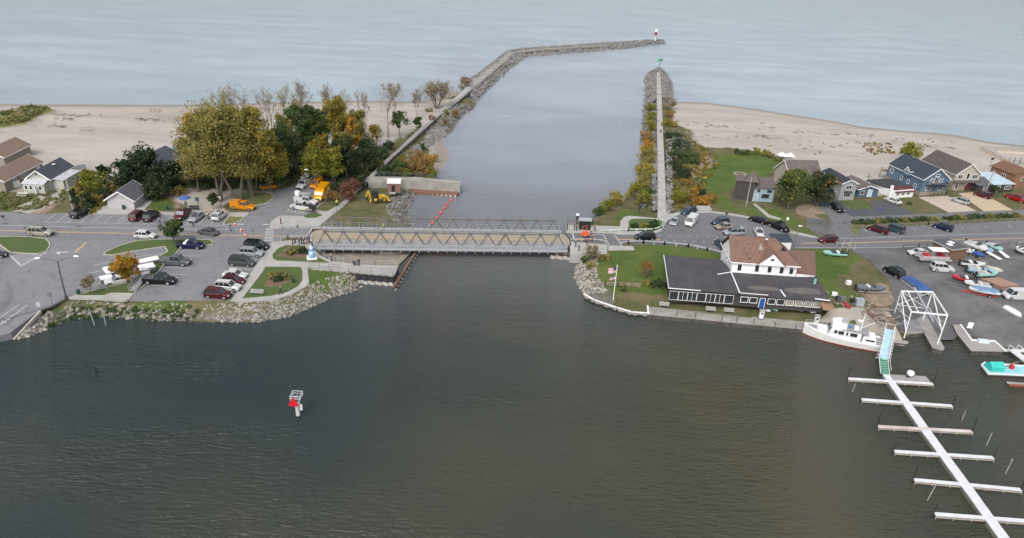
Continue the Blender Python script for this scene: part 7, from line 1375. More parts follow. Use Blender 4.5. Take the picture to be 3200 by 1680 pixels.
# small painted lighthouse sculpture: plain blue and white bands
r = empty('lighthouse_sculpture', V(975, 807, LZ+.15), .3); tag(r, 'blue and white painted lighthouse sculpture on a white slab in the upper bed', 'sculpture'); m_ = MB(); m_.box((0, 0, .12), (2.0, 2.0, .24)); m_.build('slab', white, r); m_ = MB(); m_.lathe([(.75, .24), (.48, 1.9)], n=16); m_.build('tower', mat('painted_blue_white', (.12, .36, .60), .5, scale=1.1, col2=(.5, .66, .74)), r, True)
m_ = MB(); m_.lathe([(.62, 1.9), (.62, 2.02), (.3, 2.03)], n=16); m_.build('gallery', mat('gallery_blue', (.06, .16, .38), .5), r); m_ = MB(); m_.lathe([(.34, 2.0), (.34, 2.5)], n=12); m_.build('lantern_room', white, r); m_ = MB(); m_.lathe([(.42, 2.5), (.05, 2.85)], n=12); m_.build('cap', mat('pale_blue_cap', (.4, .5, .6), .5), r)
# ------------------------------------------------------------------ poles, lamps, signs
def lamp(px, h, arms, label, mt=mat('rust_brown_pole', (.10, .06, .06), .6), z=LZ):
    r = empty('street_lamp', V(*px, z)); tag(r, label, 'street lamp'); m_ = MB(); m_.tube((0, 0, 0), (0, 0, h), .13, .09); m_.lathe([(.28, 0), (.28, .4)], n=8); m_.build('pole', mt, r)
    for dx, dy, up in arms:
        m_ = MB(); p = Vector((0, 0, h))
        for k in range(5): q = Vector((dx*(k+1)/5, dy*(k+1)/5, h+up*math.sin((k+1)/5*PI/2))); m_.tube(p, q, .05, n=6); p = q
        m_.build('arm', mt, r); m_ = MB(); m_.loft([[(p.x+x*.9, p.y+y, p.z+zz) for x, y, zz in ((-.5, -.2, 0), (.5, -.2, 0), (.5, .2, 0), (-.5, .2, 0))] for zz in (0,)]+[[(p.x+x*.9, p.y+y, p.z+.14) for x, y in ((-.4, -.14), (.4, -.14), (.4, .14), (-.4, .14))]]); m_.build('lamp_head', white, r)
lamp((207, 929), 7.0, [(-3.2, -.3, .5), (3.0, .7, .8)], 'dark street lamp with two arms beside the green bin'); lamp((992, 622), 6.3, [(-2.4, .5, .9)], 'tall dark lamp post in front of the yellow box truck'); lamp((2478, 786), 6.0, [(.3, 0, .2)], 'grey lamp post behind the brown roof', steel)
def upole(px, ytop, label, r0=.16, mt=wood, cross=False, lean=0, z=LZ):
    p = V(*px, z); h = hgt(p, ytop); r = empty('utility_pole', p); tag(r, label, 'utility pole'); m_ = MB(); m_.tube((0, 0, 0), (lean, 0, h), r0, r0*.7); m_.build('pole', mt, r)
    if cross: m_ = MB(); m_.beam((lean-1.1, 0, h-.7), (lean+1.1, .3, h-.7), .12); m_.build('crossarm', mt, r); m_ = MB(); m_.beam((lean, 0, h-1.6), (lean+1.8, .3, h-1.0), .07); m_.build('lamp_arm', steel, r)
    return p+Vector((lean, 0, h))
t1 = upole((229, 658), 560, 'thick pale grey utility pole at the edge of the left parking strip', .2, gp); t2 = upole((274, 560), 522, 'short dark utility pole behind the yellow green tree', .12, bark); upole((281, 650), 624, 'leaning pale post beside the low spruce', .1, gp, lean=-1.2)
t3 = upole((2331, 646), 556, 'pale utility pole in front of the dark wooden house', .14, gp); t4 = upole((2696, 624), 545, 'dark utility pole with a crossarm beside the small blue house', .14, bark, True); t5 = upole((3080, 605), 532, 'utility pole with a crossarm before the low dark house', .15, gp, True); t6 = upole((3185, 603), 530, 'thick brown utility pole at the right edge', .18, bark)
def post_sign(px, h, w_, hh, mt, label, lines=None, z=LZ, posts=2, ang=0, lift=.0):
    r = empty('sign', V(*px, z), ang); tag(r, label, 'sign')
    for s in ((-1, 1) if posts == 2 else (0,)): m_ = MB(); m_.beam((s*w_*.46, 0, 0), (s*w_*.46, 0, h), .14 if posts == 2 else .07); m_.build('post', black if mt is black else brownwood if posts == 2 else steel, r)
    m_ = MB(); m_.box((0, -.06, h-hh/2-lift), (w_, .08, hh)); m_.build('board', mt, r)
    if lines:
        m_ = MB()
        for k in range(lines): m_.box((0, -.105, h-lift-hh*(.25+.5*k/max(1, lines-1))), (w_*(.75-.2*(k % 2)), .01, hh*.13))
        m_.build('lettering', whiteg, r)
post_sign((2008, 661), 2.0, 2.3, 1.1, black, 'black park sign board on two posts left of the right pier', 2, ang=.35); post_sign((978, 669), 2.3, 2.0, 1.2, dark, 'dark sign board on two brown posts in the small grass oval', None, ang=-.3)
post_sign((86, 744), 2.6, .5, .7, steel, 'small road sign on a post at the left grass island', posts=1); post_sign((164, 950), 2.4, .8, .8, steel, 'square sign seen from behind at the boat ramp kerb', posts=1); post_sign((124, 968), 1.6, .5, .9, white, 'small white and green sign at the boat ramp', posts=1, ang=.9)
post_sign((794, 757), 3.0, .35, .6, steel, 'narrow leaning road sign above the black minivan', posts=1); post_sign((2456, 708), 2.4, .55, .7, white, 'white parking sign on a post above the black pickup', posts=1); post_sign((636, 931), 1.5, .5, .5, steel, 'low sign at the bottom edge of the parking lot', posts=1); post_sign((2066, 748), 1.8, .3, .5, mat('green_sign', (.05, .2, .12)), 'small green sign at the end of the yellow line', posts=1); post_sign((2690, 735), 2.2, .5, .6, steel, 'small sign at the left end of the hedge', posts=1)
post_sign((338, 916), 1.6, .4, .5, steel, 'small post sign on the lower grass strip', posts=1); post_sign((691, 652), 3.0, .5, .9, white, 'red and white sign post behind the white SUV', posts=1); post_sign((3025, 1033), 1.9, .9, 1.2, white, 'white notice board at the marina launch ramp', posts=1, ang=-.2); post_sign((3092, 525), 3.4, .9, .7, black, 'black warning board on a thin post on the right beach', posts=1); post_sign((12, 690), 1.2, .8, .4, black, 'dark newspaper like box sign at the left edge', posts=1)
# flag pole
r = empty('flagpole', V(1916, 936, 1.5)); r.location = GV(1916, 934); tag(r, 'white flagpole with two flags on the seawall lawn', 'flagpole'); hF = hgt(r.location, 831); m_ = MB(); m_.tube((0, 0, 0), (0, 0, hF), .09, .06); m_.lathe([(.12, 0), (.12, .12)], (0, 0, hF)); m_.build('pole', white, r)
def flag(z0, w_, h, cols, parent):
    o = empty('flag', (0, 0, z0)); o.parent = parent; n = 6
    for k in range(n):
        m_ = MB(); P = []
        for i in range(7): x = -w_*i/6-.08; P.append((x, .12*math.sin(i*1.4), -h*(k/n)-.35*(i/6)**1.3))
        Q = [(x, y, z-h/n) for x, y, z in P]; m_.add(P+Q, [(i, i+1, i+8, i+7) for i in range(6)]); m_.build('stripe', cols[k % len(cols)], o)
    return o
nv = mat('flag_navy', (.03, .04, .16), .8); fr = mat('flag_red', (.5, .04, .06), .8)
f = flag(hF-.3, 1.5, .95, [fr, white], r); m_ = MB(); m_.add([(-.08, -.03, .01), (-.7, .02, -.06), (-.7, .02, -.55), (-.08, -.03, -.48)], [(0, 1, 2, 3)]); m_.v += [(x, y-.02, z) for x, y, z in m_.v]; m_.f += [(7, 6, 5, 4)]; m_.m += [0]; m_.build('canton', nv, f)
flag(hF-2.1, 1.1, .65, [nv, white, fr], r)
# railings and fences
def fence(name, pts, label, cat, mt, h=1.0, step=2.0, rails=(.5, 1.0), z=LZ, w_=.06, panel=None, zs=None):
    P = [V(x, y, z) if z is not None else GV(x, y) for x, y in pts]; r = empty(name, P[0]); tag(r, label, cat); inv = -P[0]; k_ = 0
    for a, b in zip(P[:-1], P[1:]):
        a, b = a+inv, b+inv; n = max(1, int(round((b-a).length/step)))
        if panel: m_ = MB(); m_.beam(a+Vector((0, 0, h*.5)), b+Vector((0, 0, h*.5)), .05, h*.94); m_.build('panel', panel, r)
        m_ = MB()
        for q in rails: m_.beam(a+Vector((0, 0, q*h)), b+Vector((0, 0, q*h)), w_, w_ if not panel else .08)
        if rails: m_.build('rail', mt, r)
        for k in range(n+1):
            if k_ < 95: e = a.lerp(b, k/n); m_ = MB(); m_.beam(e+Vector((0, 0, -.05)), e+Vector((0, 0, h+.05)), w_*1.4); m_.build('post', mt, r); k_ += 1
    return r
fence('pier_fence', [(1040, 676), (1075, 646), (1115, 602), (1157, 560)], 'thin post fence along the right edge of the lower pier path', 'fence', steel, 1.1, 2.6)
fence('pier_fence', [(1170, 551), (1229, 492), (1323, 408), (1391, 349), (1439, 313), (1492, 266)], 'long post and rail fence along the upper pier path', 'fence', steel, 1.1, 3.2)
fence('quay_railing', [(968, 836), (1090, 846), (1228, 857)], 'dark post railing along the left waterside walk above the sheet pile', 'railing', steel, 1.05, 2.0, (.5, 1.0), LZ+.12, .035)
fence('curved_railing', [(977, 767), (986, 785), (1004, 801), (1022, 810), (1048, 817), (1101, 825), (1172, 830), (1240, 832)], 'curved railing around the basin beside the bridge', 'railing', whiteg, 1.05, 1.8, (.5, 1.0), LZ+.12, .05)
fence('guard_rail', [(878, 754), (900, 746), (974, 746)], 'silver guard rail left of the bridge entrance, near side', 'guard rail', whiteg, .75, 2, (.8,), LZ, .14); fence('guard_rail', [(878, 717), (930, 714), (1000, 714)], 'guard rail left of the bridge entrance, far side', 'guard rail', whiteg, .75, 2, (.8,), LZ, .14)
fence('guard_rail', [(1940, 769), (1963, 763), (2010, 762), (2076, 766), (2150, 773), (2209, 785), (2253, 796)], 'long silver guard rail between the road and the lawn', 'guard rail', whiteg, .8, 2.5, (.85,), LZ, .22); fence('guard_rail', [(1783, 756), (1850, 755), (1893, 763)], 'short rail beside the road right of the bridge', 'guard rail', whiteg, .8, 2.5, (.85,), LZ, .12)
fence('guard_rail', [(1880, 728), (1963, 725), (2042, 723), (2066, 716), (2071, 703), (2068, 690)], 'pale green guard rail curving round the kerbed bed', 'guard rail', mat('pale_green_rail', (.5, .58, .52), .6), .7, 2.5, (.85,), LZ, .2)
fence('bank_railing', [(1773, 702), (1850, 702), (1936, 707)], 'timber topped railing on the far side of the right abutment', 'railing', brownwood, 1.0, 2.2, (1.0,), LZ+.1, .1)
fence('slat_fence', [(1848, 894), (1890, 891), (1930, 893), (1999, 896)], 'grey weathered slat fence across the flagpole lawn', 'fence', wood, 1.0, 2.2, (.25, .55, .85), None, .12)
fence('snow_fence', [(3062, 470), (3125, 500), (3200, 540), (3260, 575)], 'long pale snow fence running diagonally over the right beach', 'fence', wood, 1.3, 2.5, (.9,), LZ, .06, mat('snow_fence_slats', (.46, .39, .33), .9, scale=6, col2=(.55, .46, .38))); fence('snow_fence', [(3112, 480), (3160, 482), (3250, 490)], 'short pale snow fence near the water on the right beach', 'fence', wood, 1.2, 2.5, (.9,), 2.0, .06, MATS['snow_fence_slats'])
fence('hedge_railing', [(2672, 716), (2790, 709), (2900, 704), (3200, 690)], 'low wooden rail between the hedge and the roadside bay', 'fence', bark, .7, 3, (.8,), LZ, .14)
fence('yard_fence', [(42, 590), (64, 585)], 'white board fence left of the green cottage porch', 'fence', white, 1.7, 2, (.95,), LZ, .1, BM('white', (236, 236, 232))); fence('yard_fence', [(114, 607), (161, 590)], 'white board fence panel right of the green cottage porch', 'fence', white, 1.7, 2, (.95,), LZ, .1, MATS['gelcoat_white']); fence('yard_fence', [(12, 588), (42, 590)], 'pale beige board fence at the left cottage yard', 'fence', white, 1.6, 2, (.95,), LZ, .1, BM('cream', (225, 220, 205)))
fence('beach_fence', [(228, 535), (268, 526)], 'grey picket fence behind the green cottage', 'fence', whiteg, 1.2, 2, (.9,), LZ, .08, mat('grey_pickets', (.42, .43, .46), .9, scale=5)); fence('yard_rail', [(2822, 776), (2870, 773), (2922, 768)], 'wooden rail between the road and the marina verge', 'fence', bark, .9, 3, (.9,), LZ, .1); fence('yard_rail', [(3128, 770), (3175, 766)], 'short rail at the marina verge near the right edge', 'fence', bark, .9, 3, (.9,), LZ, .1)
fence('ramp_railing', [(2955, 613), (2905, 616)], 'black ramp railing in front of the blue house', 'railing', black, 1.0, 1.5, (.5, 1.0), LZ, .09)
# street furniture
def bin_(px, label, mt, z=LZ, name='litter_bin'): m_ = MB(); m_.lathe([(.28, 0), (.33, .9), (.30, .95), (.05, 1.05)], n=10); o = m_.build(name, mt); o.location = V(*px, z); tag(o, label, 'litter bin')
gbin = mat('dark_green_bin', (.015, .06, .05), .5); bbin = mat('navy_bin', (.02, .05, .12), .5)
bin_((387, 655), 'dark green bin at the front wall of the bathhouse', gbin, LZ+.12); bin_((523, 657), 'navy blue bin on the grass right of the bathhouse', bbin); bin_((246, 918), 'dark green bin beside the bare crab apple', gbin); bin_((917, 880), 'dark green bin on the lower lawn by the path', gbin, LZ+.15)
def bench(px, ang, label, z, mt=wood, L=1.9):
    r = empty('park_bench', V(*px, z), ang); tag(r, label, 'bench'); m_ = MB(); m_.box((0, 0, .45), (L, .5, .08)); m_.build('seat', mt, r); m_ = MB(); m_.box((0, .3, .75), (L, .06, .42)); m_.build('backrest', mt, r)
    for s in (-1, 1): m_ = MB(); m_.box((s*L*.42, 0, .2), (.1, .45, .4)); m_.build('leg', steel, r)
bench((803, 918), 0, 'pale wooden bench on the lower lawn', LZ+.15, gp, 2.4); bench((2075, 957), -.08, 'grey bench on the quay grass, leftmost of three', 1.0, gp); bench((2220, 972), -.08, 'grey bench on the quay grass, middle of three', 1.0, gp); bench((2277, 976), -.08, 'grey bench on the quay grass, right of three near the fuel pump', 1.0, gp)
for i, (x, y) in enumerate([(2377, 993), (2549, 1010)]):
    r = empty('fuel_pump', V(x, y, QZ)); tag(r, ['white fuel pump on the quay in front of the blue door', 'white fuel pump on the quay beside the bow of the yacht'][i], 'fuel pump'); m_ = MB(); m_.box((0, 0, .9), (.75, .5, 1.5)); m_.build('cabinet', white, r); m_ = MB(); m_.box((0, -.26, 1.2), (.45, .02, .35)); m_.build('display', dark, r); m_ = MB(); m_.box((0, 0, 1.75), (.9, .7, .22)); m_.build('top_sign', whiteg, r); m_ = MB(); m_.box((0, 0, .08), (1.1, .9, .16)); m_.build('plinth', steel, r)
for i, (x, y) in enumerate([(734, 705), (753, 723), (766, 739), (780, 755)]):
    r = empty('traffic_cone', V(x, y, LZ+.02)); tag(r, 'orange traffic cone across the road, '+['at the corner of the side street', 'second from the side street', 'on the centre line side', 'nearest the parked black minivan'][i], 'traffic cone', 'cones closing the road'); m_ = MB(); m_.lathe([(.24, .05), (.05, .85)], n=10); m_.build('cone', orange_m, r); m_ = MB(); m_.lathe([(.175, .32), (.12, .55)], n=10); m_.v = [(a*1.06, b*1.06, c) for a, b, c in m_.v]; m_.build('white_band', white, r); m_ = MB(); m_.box((0, 0, .03), (.55, .55, .06)); m_.build('base', orange_m, r)
r = empty('umbrella_shelter', V(583, 655, LZ+.1)); tag(r, 'blue umbrella over a grey play post by the playground sand', 'umbrella'); m_ = MB(); m_.tube((0, 0, 0), (0, 0, 2.9), .1); m_.box((0, 0, 1.2), (.5, .4, .9)); m_.build('post', steel, r); m_ = MB(); m_.lathe([(1.35, 2.75), (1.2, 2.9), (.6, 3.15), (.05, 3.3)], n=12); m_.build('canopy', mat('umbrella_blue', (.05, .12, .34), .7), r)
r = empty('bus_bench_shelter', V(606, 658, LZ+.12)); tag(r, 'dark bench with a blue sign board beside the umbrella', 'bench'); m_ = MB(); m_.box((0, 0, .5), (2.2, .5, .1)); m_.box((0, .25, .85), (2.2, .06, .4)); m_.build('seat', dark, r); m_ = MB(); m_.beam((1.2, 0, 0), (1.2, 0, 3.0), .1); m_.build('post', black, r); m_ = MB(); m_.box((1.1, 0, 2.8), (.9, .08, .9)); m_.build('sign_board', mat('navy_board', (.04, .07, .12), .6), r)
r = empty('picnic_table', V(74, 614)); tag(r, 'yellowish picnic table in front of the green cottage', 'picnic table'); m_ = MB(); m_.box((0, 0, .75), (2.4, .9, .08)); m_.build('tabletop', BM('cream', (225, 220, 205)), r)
for s in (-1, 1): m_ = MB(); m_.box((0, s*.8, .45), (2.4, .3, .06)); m_.build('seat', MATS['gelcoat_cream'], r); m_ = MB(); m_.beam((s*.9, -.8, 0), (s*.9, .8, .7), .1); m_.build('leg', wood, r)
r = empty('fire_pit', V(2312, 545)); tag(r, 'oval planting ring of pale stones on the house lawn', 'planting ring'); m_ = MB()
for k in range(28): a = 2*PI*k/28; m_.box((1.7*math.cos(a), 1.7*math.sin(a), .08), (.36, .28, .18), a)
m_.build('stone_ring', concrete, r); m_ = MB(); m_.tube((0, 0, -.1), (0, 0, .05), 1.6, n=24); m_.build('soil', soil_m, r)
m_ = MB(); m_.lathe([(.5, 0), (.55, .15), (.4, .9), (.1, 1.3)], n=10); o = m_.build('purple_bin', mat('purple_plastic', (.10, .06, .28), .5)); o.location = V(2748, 659); tag(o, 'purple wheelie bin lying on the black driveway', 'bin'); o.scale = (.8, .6, .8)
for i, (x, y) in enumerate([(2646, 625), (2660, 625)]):
    r = empty('garden_chair', V(x, y, LZ+.06), .2); tag(r, ['left', 'right'][i]+' white garden chair on the lawn of the grey narrow house', 'chair', 'white garden chairs'); m_ = MB(); m_.box((0, 0, .4), (.6, .6, .08)); m_.build('seat', white, r); m_ = MB(); m_.box((0, .3, .75), (.6, .07, .65)); m_.build('backrest', white, r)
    for s in (-1, 1): m_ = MB(); m_.box((s*.27, 0, .2), (.07, .55, .4)); m_.build('leg', white, r)
r = empty('party_tent', V(2453, 505)); tag(r, 'white peaked tent on the sand behind the brown roofed house', 'tent'); m_ = MB()
for x in (-1.3, 1.3): m_.add([(x-1.3, -1.3, 1.9), (x+1.3, -1.3, 1.9), (x+1.3, 1.3, 1.9), (x-1.3, 1.3, 1.9), (x, 0, 3.0)], [(0, 1, 4), (1, 2, 4), (2, 3, 4), (3, 0, 4)])
m_.build('canopy', white, r); m_ = MB(); m_.box((0, 1.2, .95), (5.2, .05, 1.9)); m_.build('side_wall', white, r)
# orange generator trailer under a black canopy at the right end of the bridge
r = empty('lift_trailer', V(1828, 742), .05); tag(r, 'orange tow behind machine at the right end of the bridge', 'machine'); m_ = MB(); m_.loft([[(-1.1, -.6, .6), (1.1, -.6, .6), (1.1, .6, .6), (-1.1, .6, .6)], [(-1.0, -.5, 1.5), (.9, -.5, 1.7), (.9, .5, 1.7), (-1.0, .5, 1.5)]]); m_.build('housing', orange_m, r); m_ = MB(); m_.beam((-1, 0, 1.5), (-.9, 0, 3.4), .12); m_.beam((.2, 0, 1.6), (.3, 0, 3.6), .12); m_.beam((-1, 0, 3.3), (.3, 0, 3.5), .1); m_.beam((1.1, 0, .6), (2.6, 0, .5), .12); m_.build('mast', orange_m, r)
r.scale = (.8,)*3
for s in (-1, 1): wheel(r, 0, s*.75, .34, .22)
r = empty('control_booth', V(1826, 717)); tag(r, 'black walled control booth with a grey roof at the right end of the bridge', 'booth'); m_ = MB(); m_.box((0, 0, 1.2), (2.6, 1.6, 2.4)); m_.build('wall', black, r); m_ = MB(); m_.box((0, 0, 2.46), (3.0, 2.0, .14)); m_.build('roof', whiteg, r); m_ = MB(); m_.box((-.4, -.82, 1.3), (1.0, .04, .9)); m_.build('window', glass, r)
r = empty('signal_post', V(1801, 716)); tag(r, 'white topped signal post beside the control booth', 'signal'); m_ = MB(); m_.tube((0, 0, 0), (0, 0, 3.2), .09); m_.build('post', black, r); m_ = MB(); m_.box((0, 0, 2.9), (.5, .35, .9)); m_.build('signal_head', black, r); m_ = MB(); m_.lathe([(.4, 3.4), (.45, 3.6), (.1, 3.9)], n=10); m_.build('white_dome', white, r)
# clutter behind the restaurant
cl = [('kayak', (2645, 953), 'red kayak upside down on the concrete patio', redb), ('kayak', (2408, 966), 'green kayak below the restaurant windows', mat('kayak_green', (.08, .42, .32), .5)), ('kayak', (2425, 962), 'white dinghy leaning below the restaurant windows', wh), ('kayak', (2392, 964), 'small white rowing shell left of the green kayak', wh)]
for nm, p, lb, mt in cl: g = GV(*p); m_ = MB(); m_.loft([[(x, y, .45-z) for x, y, z in rg] for rg in hull_rings(2.6, .9, .42)]); o = m_.build(nm, mt); o.location = (g.x, g.y, max(g.z, QZ)+.08); o.rotation_euler = (0, 0, random.uniform(0, 3)); tag(o, lb, 'kayak' if 'kayak' in lb else 'dinghy')
m_ = MB(); m_.box((0, 0, .75), (1.5, 1.1, 1.5)); o = m_.build('tank', mat('grey_tank', (.36, .38, .41), .5)); o.location = GV(2683, 952); tag(o, 'grey cube tank on the patio behind the yacht', 'tank')
for i, (x, y, c, n_, lb) in enumerate([(2478, 965, 'wood', 'crate', 'brown wooden crate by the restaurant back wall'), (2500, 968, 'white', 'crate', 'white crate beside the brown one'), (2538, 975, 'white', 'crate', 'white box at the end of the restaurant wall'), (2512, 958, 'dark', 'barrel', 'dark barrel behind the crates'), (2606, 925, 'white', 'fridge', 'old white fridge behind the awning'), (2615, 935, 'dark', 'barrel', 'black drum behind the awning'), (2632, 938, 'steel', 'cooler', 'grey cooler among the yard junk'), (2665, 945, 'dark', 'engine_block', 'black engine beside the grey tank'), (2577, 975, 'dark', 'tyre', 'black tyre on the patio'), (2650, 888, 'white', 'panel', 'pale panel by the grass pit')]):
    g = GV(x, y); m_ = MB()
    if n_ in ('barrel', 'tyre'): m_.lathe([(.3, 0), (.34, .15), (.34, .6), (.28, .75)], n=12)
    else: m_.box((0, 0, .4), (.95, .7, .8)); m_.box((0, 0, .83), (1.0, .75, .06)); m_.box((0, -.36, .4), (.8, .03, .6))
    o = m_.build(n_, {'wood': wood, 'white': white, 'dark': dark, 'steel': steel}[c]); o.location = (g.x, g.y, max(QZ, g.z)+.08); o.rotation_euler = (0, 0, random.uniform(-.6, .6)); tag(o, lb, n_.replace('_', ' '))
def pile(name, px, spread, n, lmin, lmax, mt, label, cat, z=None, th=.12):
    g = GV(*px) if z is None else V(*px, z); m_ = MB(); rr = random.Random(n+int(px[0]))
    for k in range(n):
        a = rr.uniform(0, 6.28); L = rr.uniform(lmin, lmax)/2; c = Vector((rr.gauss(0, spread[0]), rr.gauss(0, spread[1]), rr.uniform(.05, .5))); d = Vector((math.cos(a)*L, math.sin(a)*L, rr.uniform(-.15, .15))); m_.beam(c-d, c+d, rr.uniform(.6, 1.3)*th, th*.8, k % 3)
    o = m_.build(name, [wood, mt, gp]); o.location = g; tag(o, label, cat, kind='stuff'); return o
pile('scrap_wood', (2752, 990), (1.3, 2.4), 70, 1, 3, brownwood, 'heap of scrap boards beside the top of the gangway', 'scrap wood', 1.25, .16); pile('yard_junk', (2625, 935), (2.5, 1.2), 26, .4, 1.3, steel, 'jumble of scrap behind the restaurant', 'junk', None, .2); pile('yard_junk', (2470, 958), (3.8, .6), 26, .4, 1.2, white, 'clutter under the restaurant windows', 'junk', 1.4, .18); pile('yard_junk', (3030, 818), (3, 1), 22, .6, 2, brownwood, 'scrap under the boats by the brown shed', 'junk', None, .14)
for i, (x, y, s, n) in enumerate([(200, 362, (3, 1), 12), (215, 374, (2, .8), 8), (320, 363, (.5, .5), 1), (175, 397, (1.5, .8), 9), (462, 375, (2, .7), 14), (2130, 420, (3, 1.5), 26), (2150, 440, (3, 1.5), 20), (2380, 430, (2, .8), 8), (2240, 395, (9, 3), 14), (2500, 440, (14, 3), 16), (2950, 465, (3, 1), 8), (2420, 405, (20, 3), 14), (2720, 430, (8, 3), 10), (2960, 445, (20, 2), 12), (2240, 430, (8, 2), 12), (2600, 470, (10, 3), 14), (2140, 460, (3, 2), 22), (2230, 512, (1, .6), 6)]):
    pile('driftwood', (x, y), s, n, .8, 3.2, bark, 'scattered grey driftwood on the %s beach' % ('left' if x < 1000 else 'right'), 'driftwood', None, .2)
def frame_set(px, w_, d_, h, label, name='volleyball_frame', mt=wood):
    r = empty(name, GV(*px)); tag(r, label, 'frame'); m_ = MB()
    for x in (-w_, 0, w_):
        for y in (-d_, d_): m_.beam((x, y, 0), (x*.96, y, h), .12)
    m_.build('post', mt, r); m_ = MB()
    for y in (-d_, d_): m_.beam((-w_, y, h*.5), (w_, y, h*.5), .1)
    m_.beam((-w_, -d_, h*.2), (-w_, d_, h*.2), .1); m_.beam((w_, -d_, h*.2), (w_, d_, h*.2), .1); m_.build('rail', mt, r)
frame_set((522, 382), 3.5, 1.8, 1.6, 'low timber frame enclosure on the left beach near the grove'); frame_set((485, 350), 1.6, .6, 1.2, 'small timber frame near the water on the left beach'); frame_set((268, 410), 1.6, .9, 1.5, 'small pale play frame in the middle of the left beach', 'play_frame', gp); frame_set((3175, 515), 2.0, 1.2, 2.2, 'dark swing frame behind the snow fence', 'swing_set', steel); frame_set((2640, 780), 1.6, 1.2, 2.0, 'white timber frame on the lawn by the mint green skiff', 'timber_frame', gp)
pole('beach_post', (175, 395), -4, 4.2, .07, gp, 'single post standing in driftwood on the left beach', 'post', LZ)
# storm drains and patches on the road
for x, y in ((18, 700.5), (246, 708), (2640, 697), (2762, 687), (2803, 685), (2890, 682)): m_ = MB(); p = V(x, y, LZ+.022); m_.box((p.x, p.y, p.z), (1.3, .7, .01)); tag(m_.build('drain_grate', dark_asph), kind='structure')
# ------------------------------------------------------------------ people
skin_m = mat('skin', (.50, .31, .22), .6, var=.04); hair_m = mat('dark_hair', (.045, .03, .02), .8)
def skinmesh(name, J, E_):
    me = bpy.data.meshes.new(name); me.from_pydata([j[0] for j in J], E_, []); o = bpy.data.objects.new(name, me); C.objects.link(o)
    mo = o.modifiers.new('s', 'SKIN'); mo.use_smooth_shade = True; sv = me.skin_vertices[0].data
    for i, j in enumerate(J): sv[i].radius = (j[1], j[1] if len(j) < 3 else j[2]); sv[i].use_root = (i == 0)
    o.modifiers.new('b', 'SUBSURF').levels = 1
    dg_ = bpy.context.evaluated_depsgraph_get(); dg_.update(); m2 = bpy.data.meshes.new_from_object(o.evaluated_get(dg_)); bpy.data.objects.remove(o); return m2
def pose(kind):
    cr = kind == 'crouch'; wk = kind == 'walk'; ben = kind == 'bend'
    s = .22 if wk else .06
    hip = (0, 0, .92) if not cr else (-.12, 0, .42)
    ch = (.02, 0, 1.32) if not (cr or ben) else ((.18, 0, .86) if cr else (.38, 0, 1.2)); nk = tuple(np.add(ch, (.02, 0, .15) if not ben else (.14, 0, .08))); hd = tuple(np.add(nk, (.02, 0, .13))); tp = tuple(np.add(hd, (0, 0, .10)))
    J = [(hip, .15, .11), (ch, .17, .12), (nk, .06), (hd, .085), (tp, .08)]; E_ = [(0, 1), (1, 2), (2, 3), (3, 4)]
    nose = tuple(np.add(hd, (.10, 0, -.01))); J.append((nose, .02)); E_.append((3, 5))
    legs, arms = [], []
    for k, y in ((1, .1), (-1, -.1)):
        f = k*s if wk else 0; i = len(J)
        kn = (f*.7+.04 if not cr else .28, y*1.1, .48 if not cr else .46); an_ = (f-(.08 if wk and k < 0 else 0) if not cr else (.02 if k > 0 else .05), y*1.1, .08); J += [((hip[0], y, hip[2]-.06), .095), (kn, .065), (an_, .045), ((an_[0]+.16, y*1.15, .04), .04)]
        E_ += [(0, i), (i, i+1), (i+1, i+2), (i+2, i+3)]; legs.append((i, i+1, i+2, i+3))
        i = len(J); sh = tuple(np.add(ch, (0, y*2, .06))); el = tuple(np.add(sh, (-k*s*.6, y*.6, -.28))); ha = tuple(np.add(el, (.12-k*s*.2, -y*.2, -.24)))
        if kind == 'camera': el = tuple(np.add(sh, (.14, y*.3, -.16))); ha = tuple(np.add(sh, (.30, -y*1.2, .10)))
        if ben or cr: el = tuple(np.add(sh, (.16, y*.2, -.22))); ha = tuple(np.add(el, (.16, 0, -.18)))
        J += [(sh, .06), (el, .045), (ha, .032), (tuple(np.add(ha, (.04, 0, -.06))), .035)]; E_ += [(1, i), (i, i+1), (i+1, i+2), (i+2, i+3)]; arms.append((i, i+1, i+2))
        pm = J[i+3][0]; b = i+3
        for q in range(5): j = len(J); fx = (-.03+.016*q, 0, -.075+.008*abs(q-2)) if q < 4 else (.055, -.01*k, -.03); J.append((tuple(np.add(pm, fx)), .009)); E_.append((b, j))
    body = skinmesh('body', J, E_)
    jk = [(J[0][0], .165, .125), (J[1][0], .185, .135)]; je = [(0, 1)]
    for a in arms:
        i = len(jk); jk += [(J[a[0]][0], .078), (J[a[1]][0], .062), (J[a[2]][0], .046)]; je += [(1, i), (i, i+1), (i+1, i+2)]
    jacket = skinmesh('jacket', jk, je)
    tk = [((hip[0], 0, hip[2]), .15, .12)]; te = []
    for l_ in legs:
        i = len(tk); tk += [(J[l_[0]][0], .11), (J[l_[1]][0], .08), (J[l_[2]][0], .06)]; te += [(0, i), (i, i+1), (i+1, i+2)]
    trs = skinmesh('trousers', tk, te)
    hk = skinmesh('hair', [((hd[0]-.015, 0, hd[2]+.02), .09), ((tp[0]-.02, 0, tp[2]+.01), .088)], [(0, 1)])
    sh_ = MB()
    for l_ in legs: a = J[l_[2]][0]; sh_.box((a[0]+.07, a[1], .045), (.28, .11, .09))
    o = sh_.build('shoes', black); sm = o.data; bpy.data.objects.remove(o)
    return dict(body=body, jacket=jacket, trousers=trs, hair=hk, shoes=sm)
POSES = {k: pose(k) for k in ('stand', 'walk', 'crouch', 'camera', 'bend')}
def cloth(rgb): return mat('cloth_%d_%d_%d' % rgb, tuple(c*.8 for c in srgb(*rgb)), .85, var=.08, scale=4)
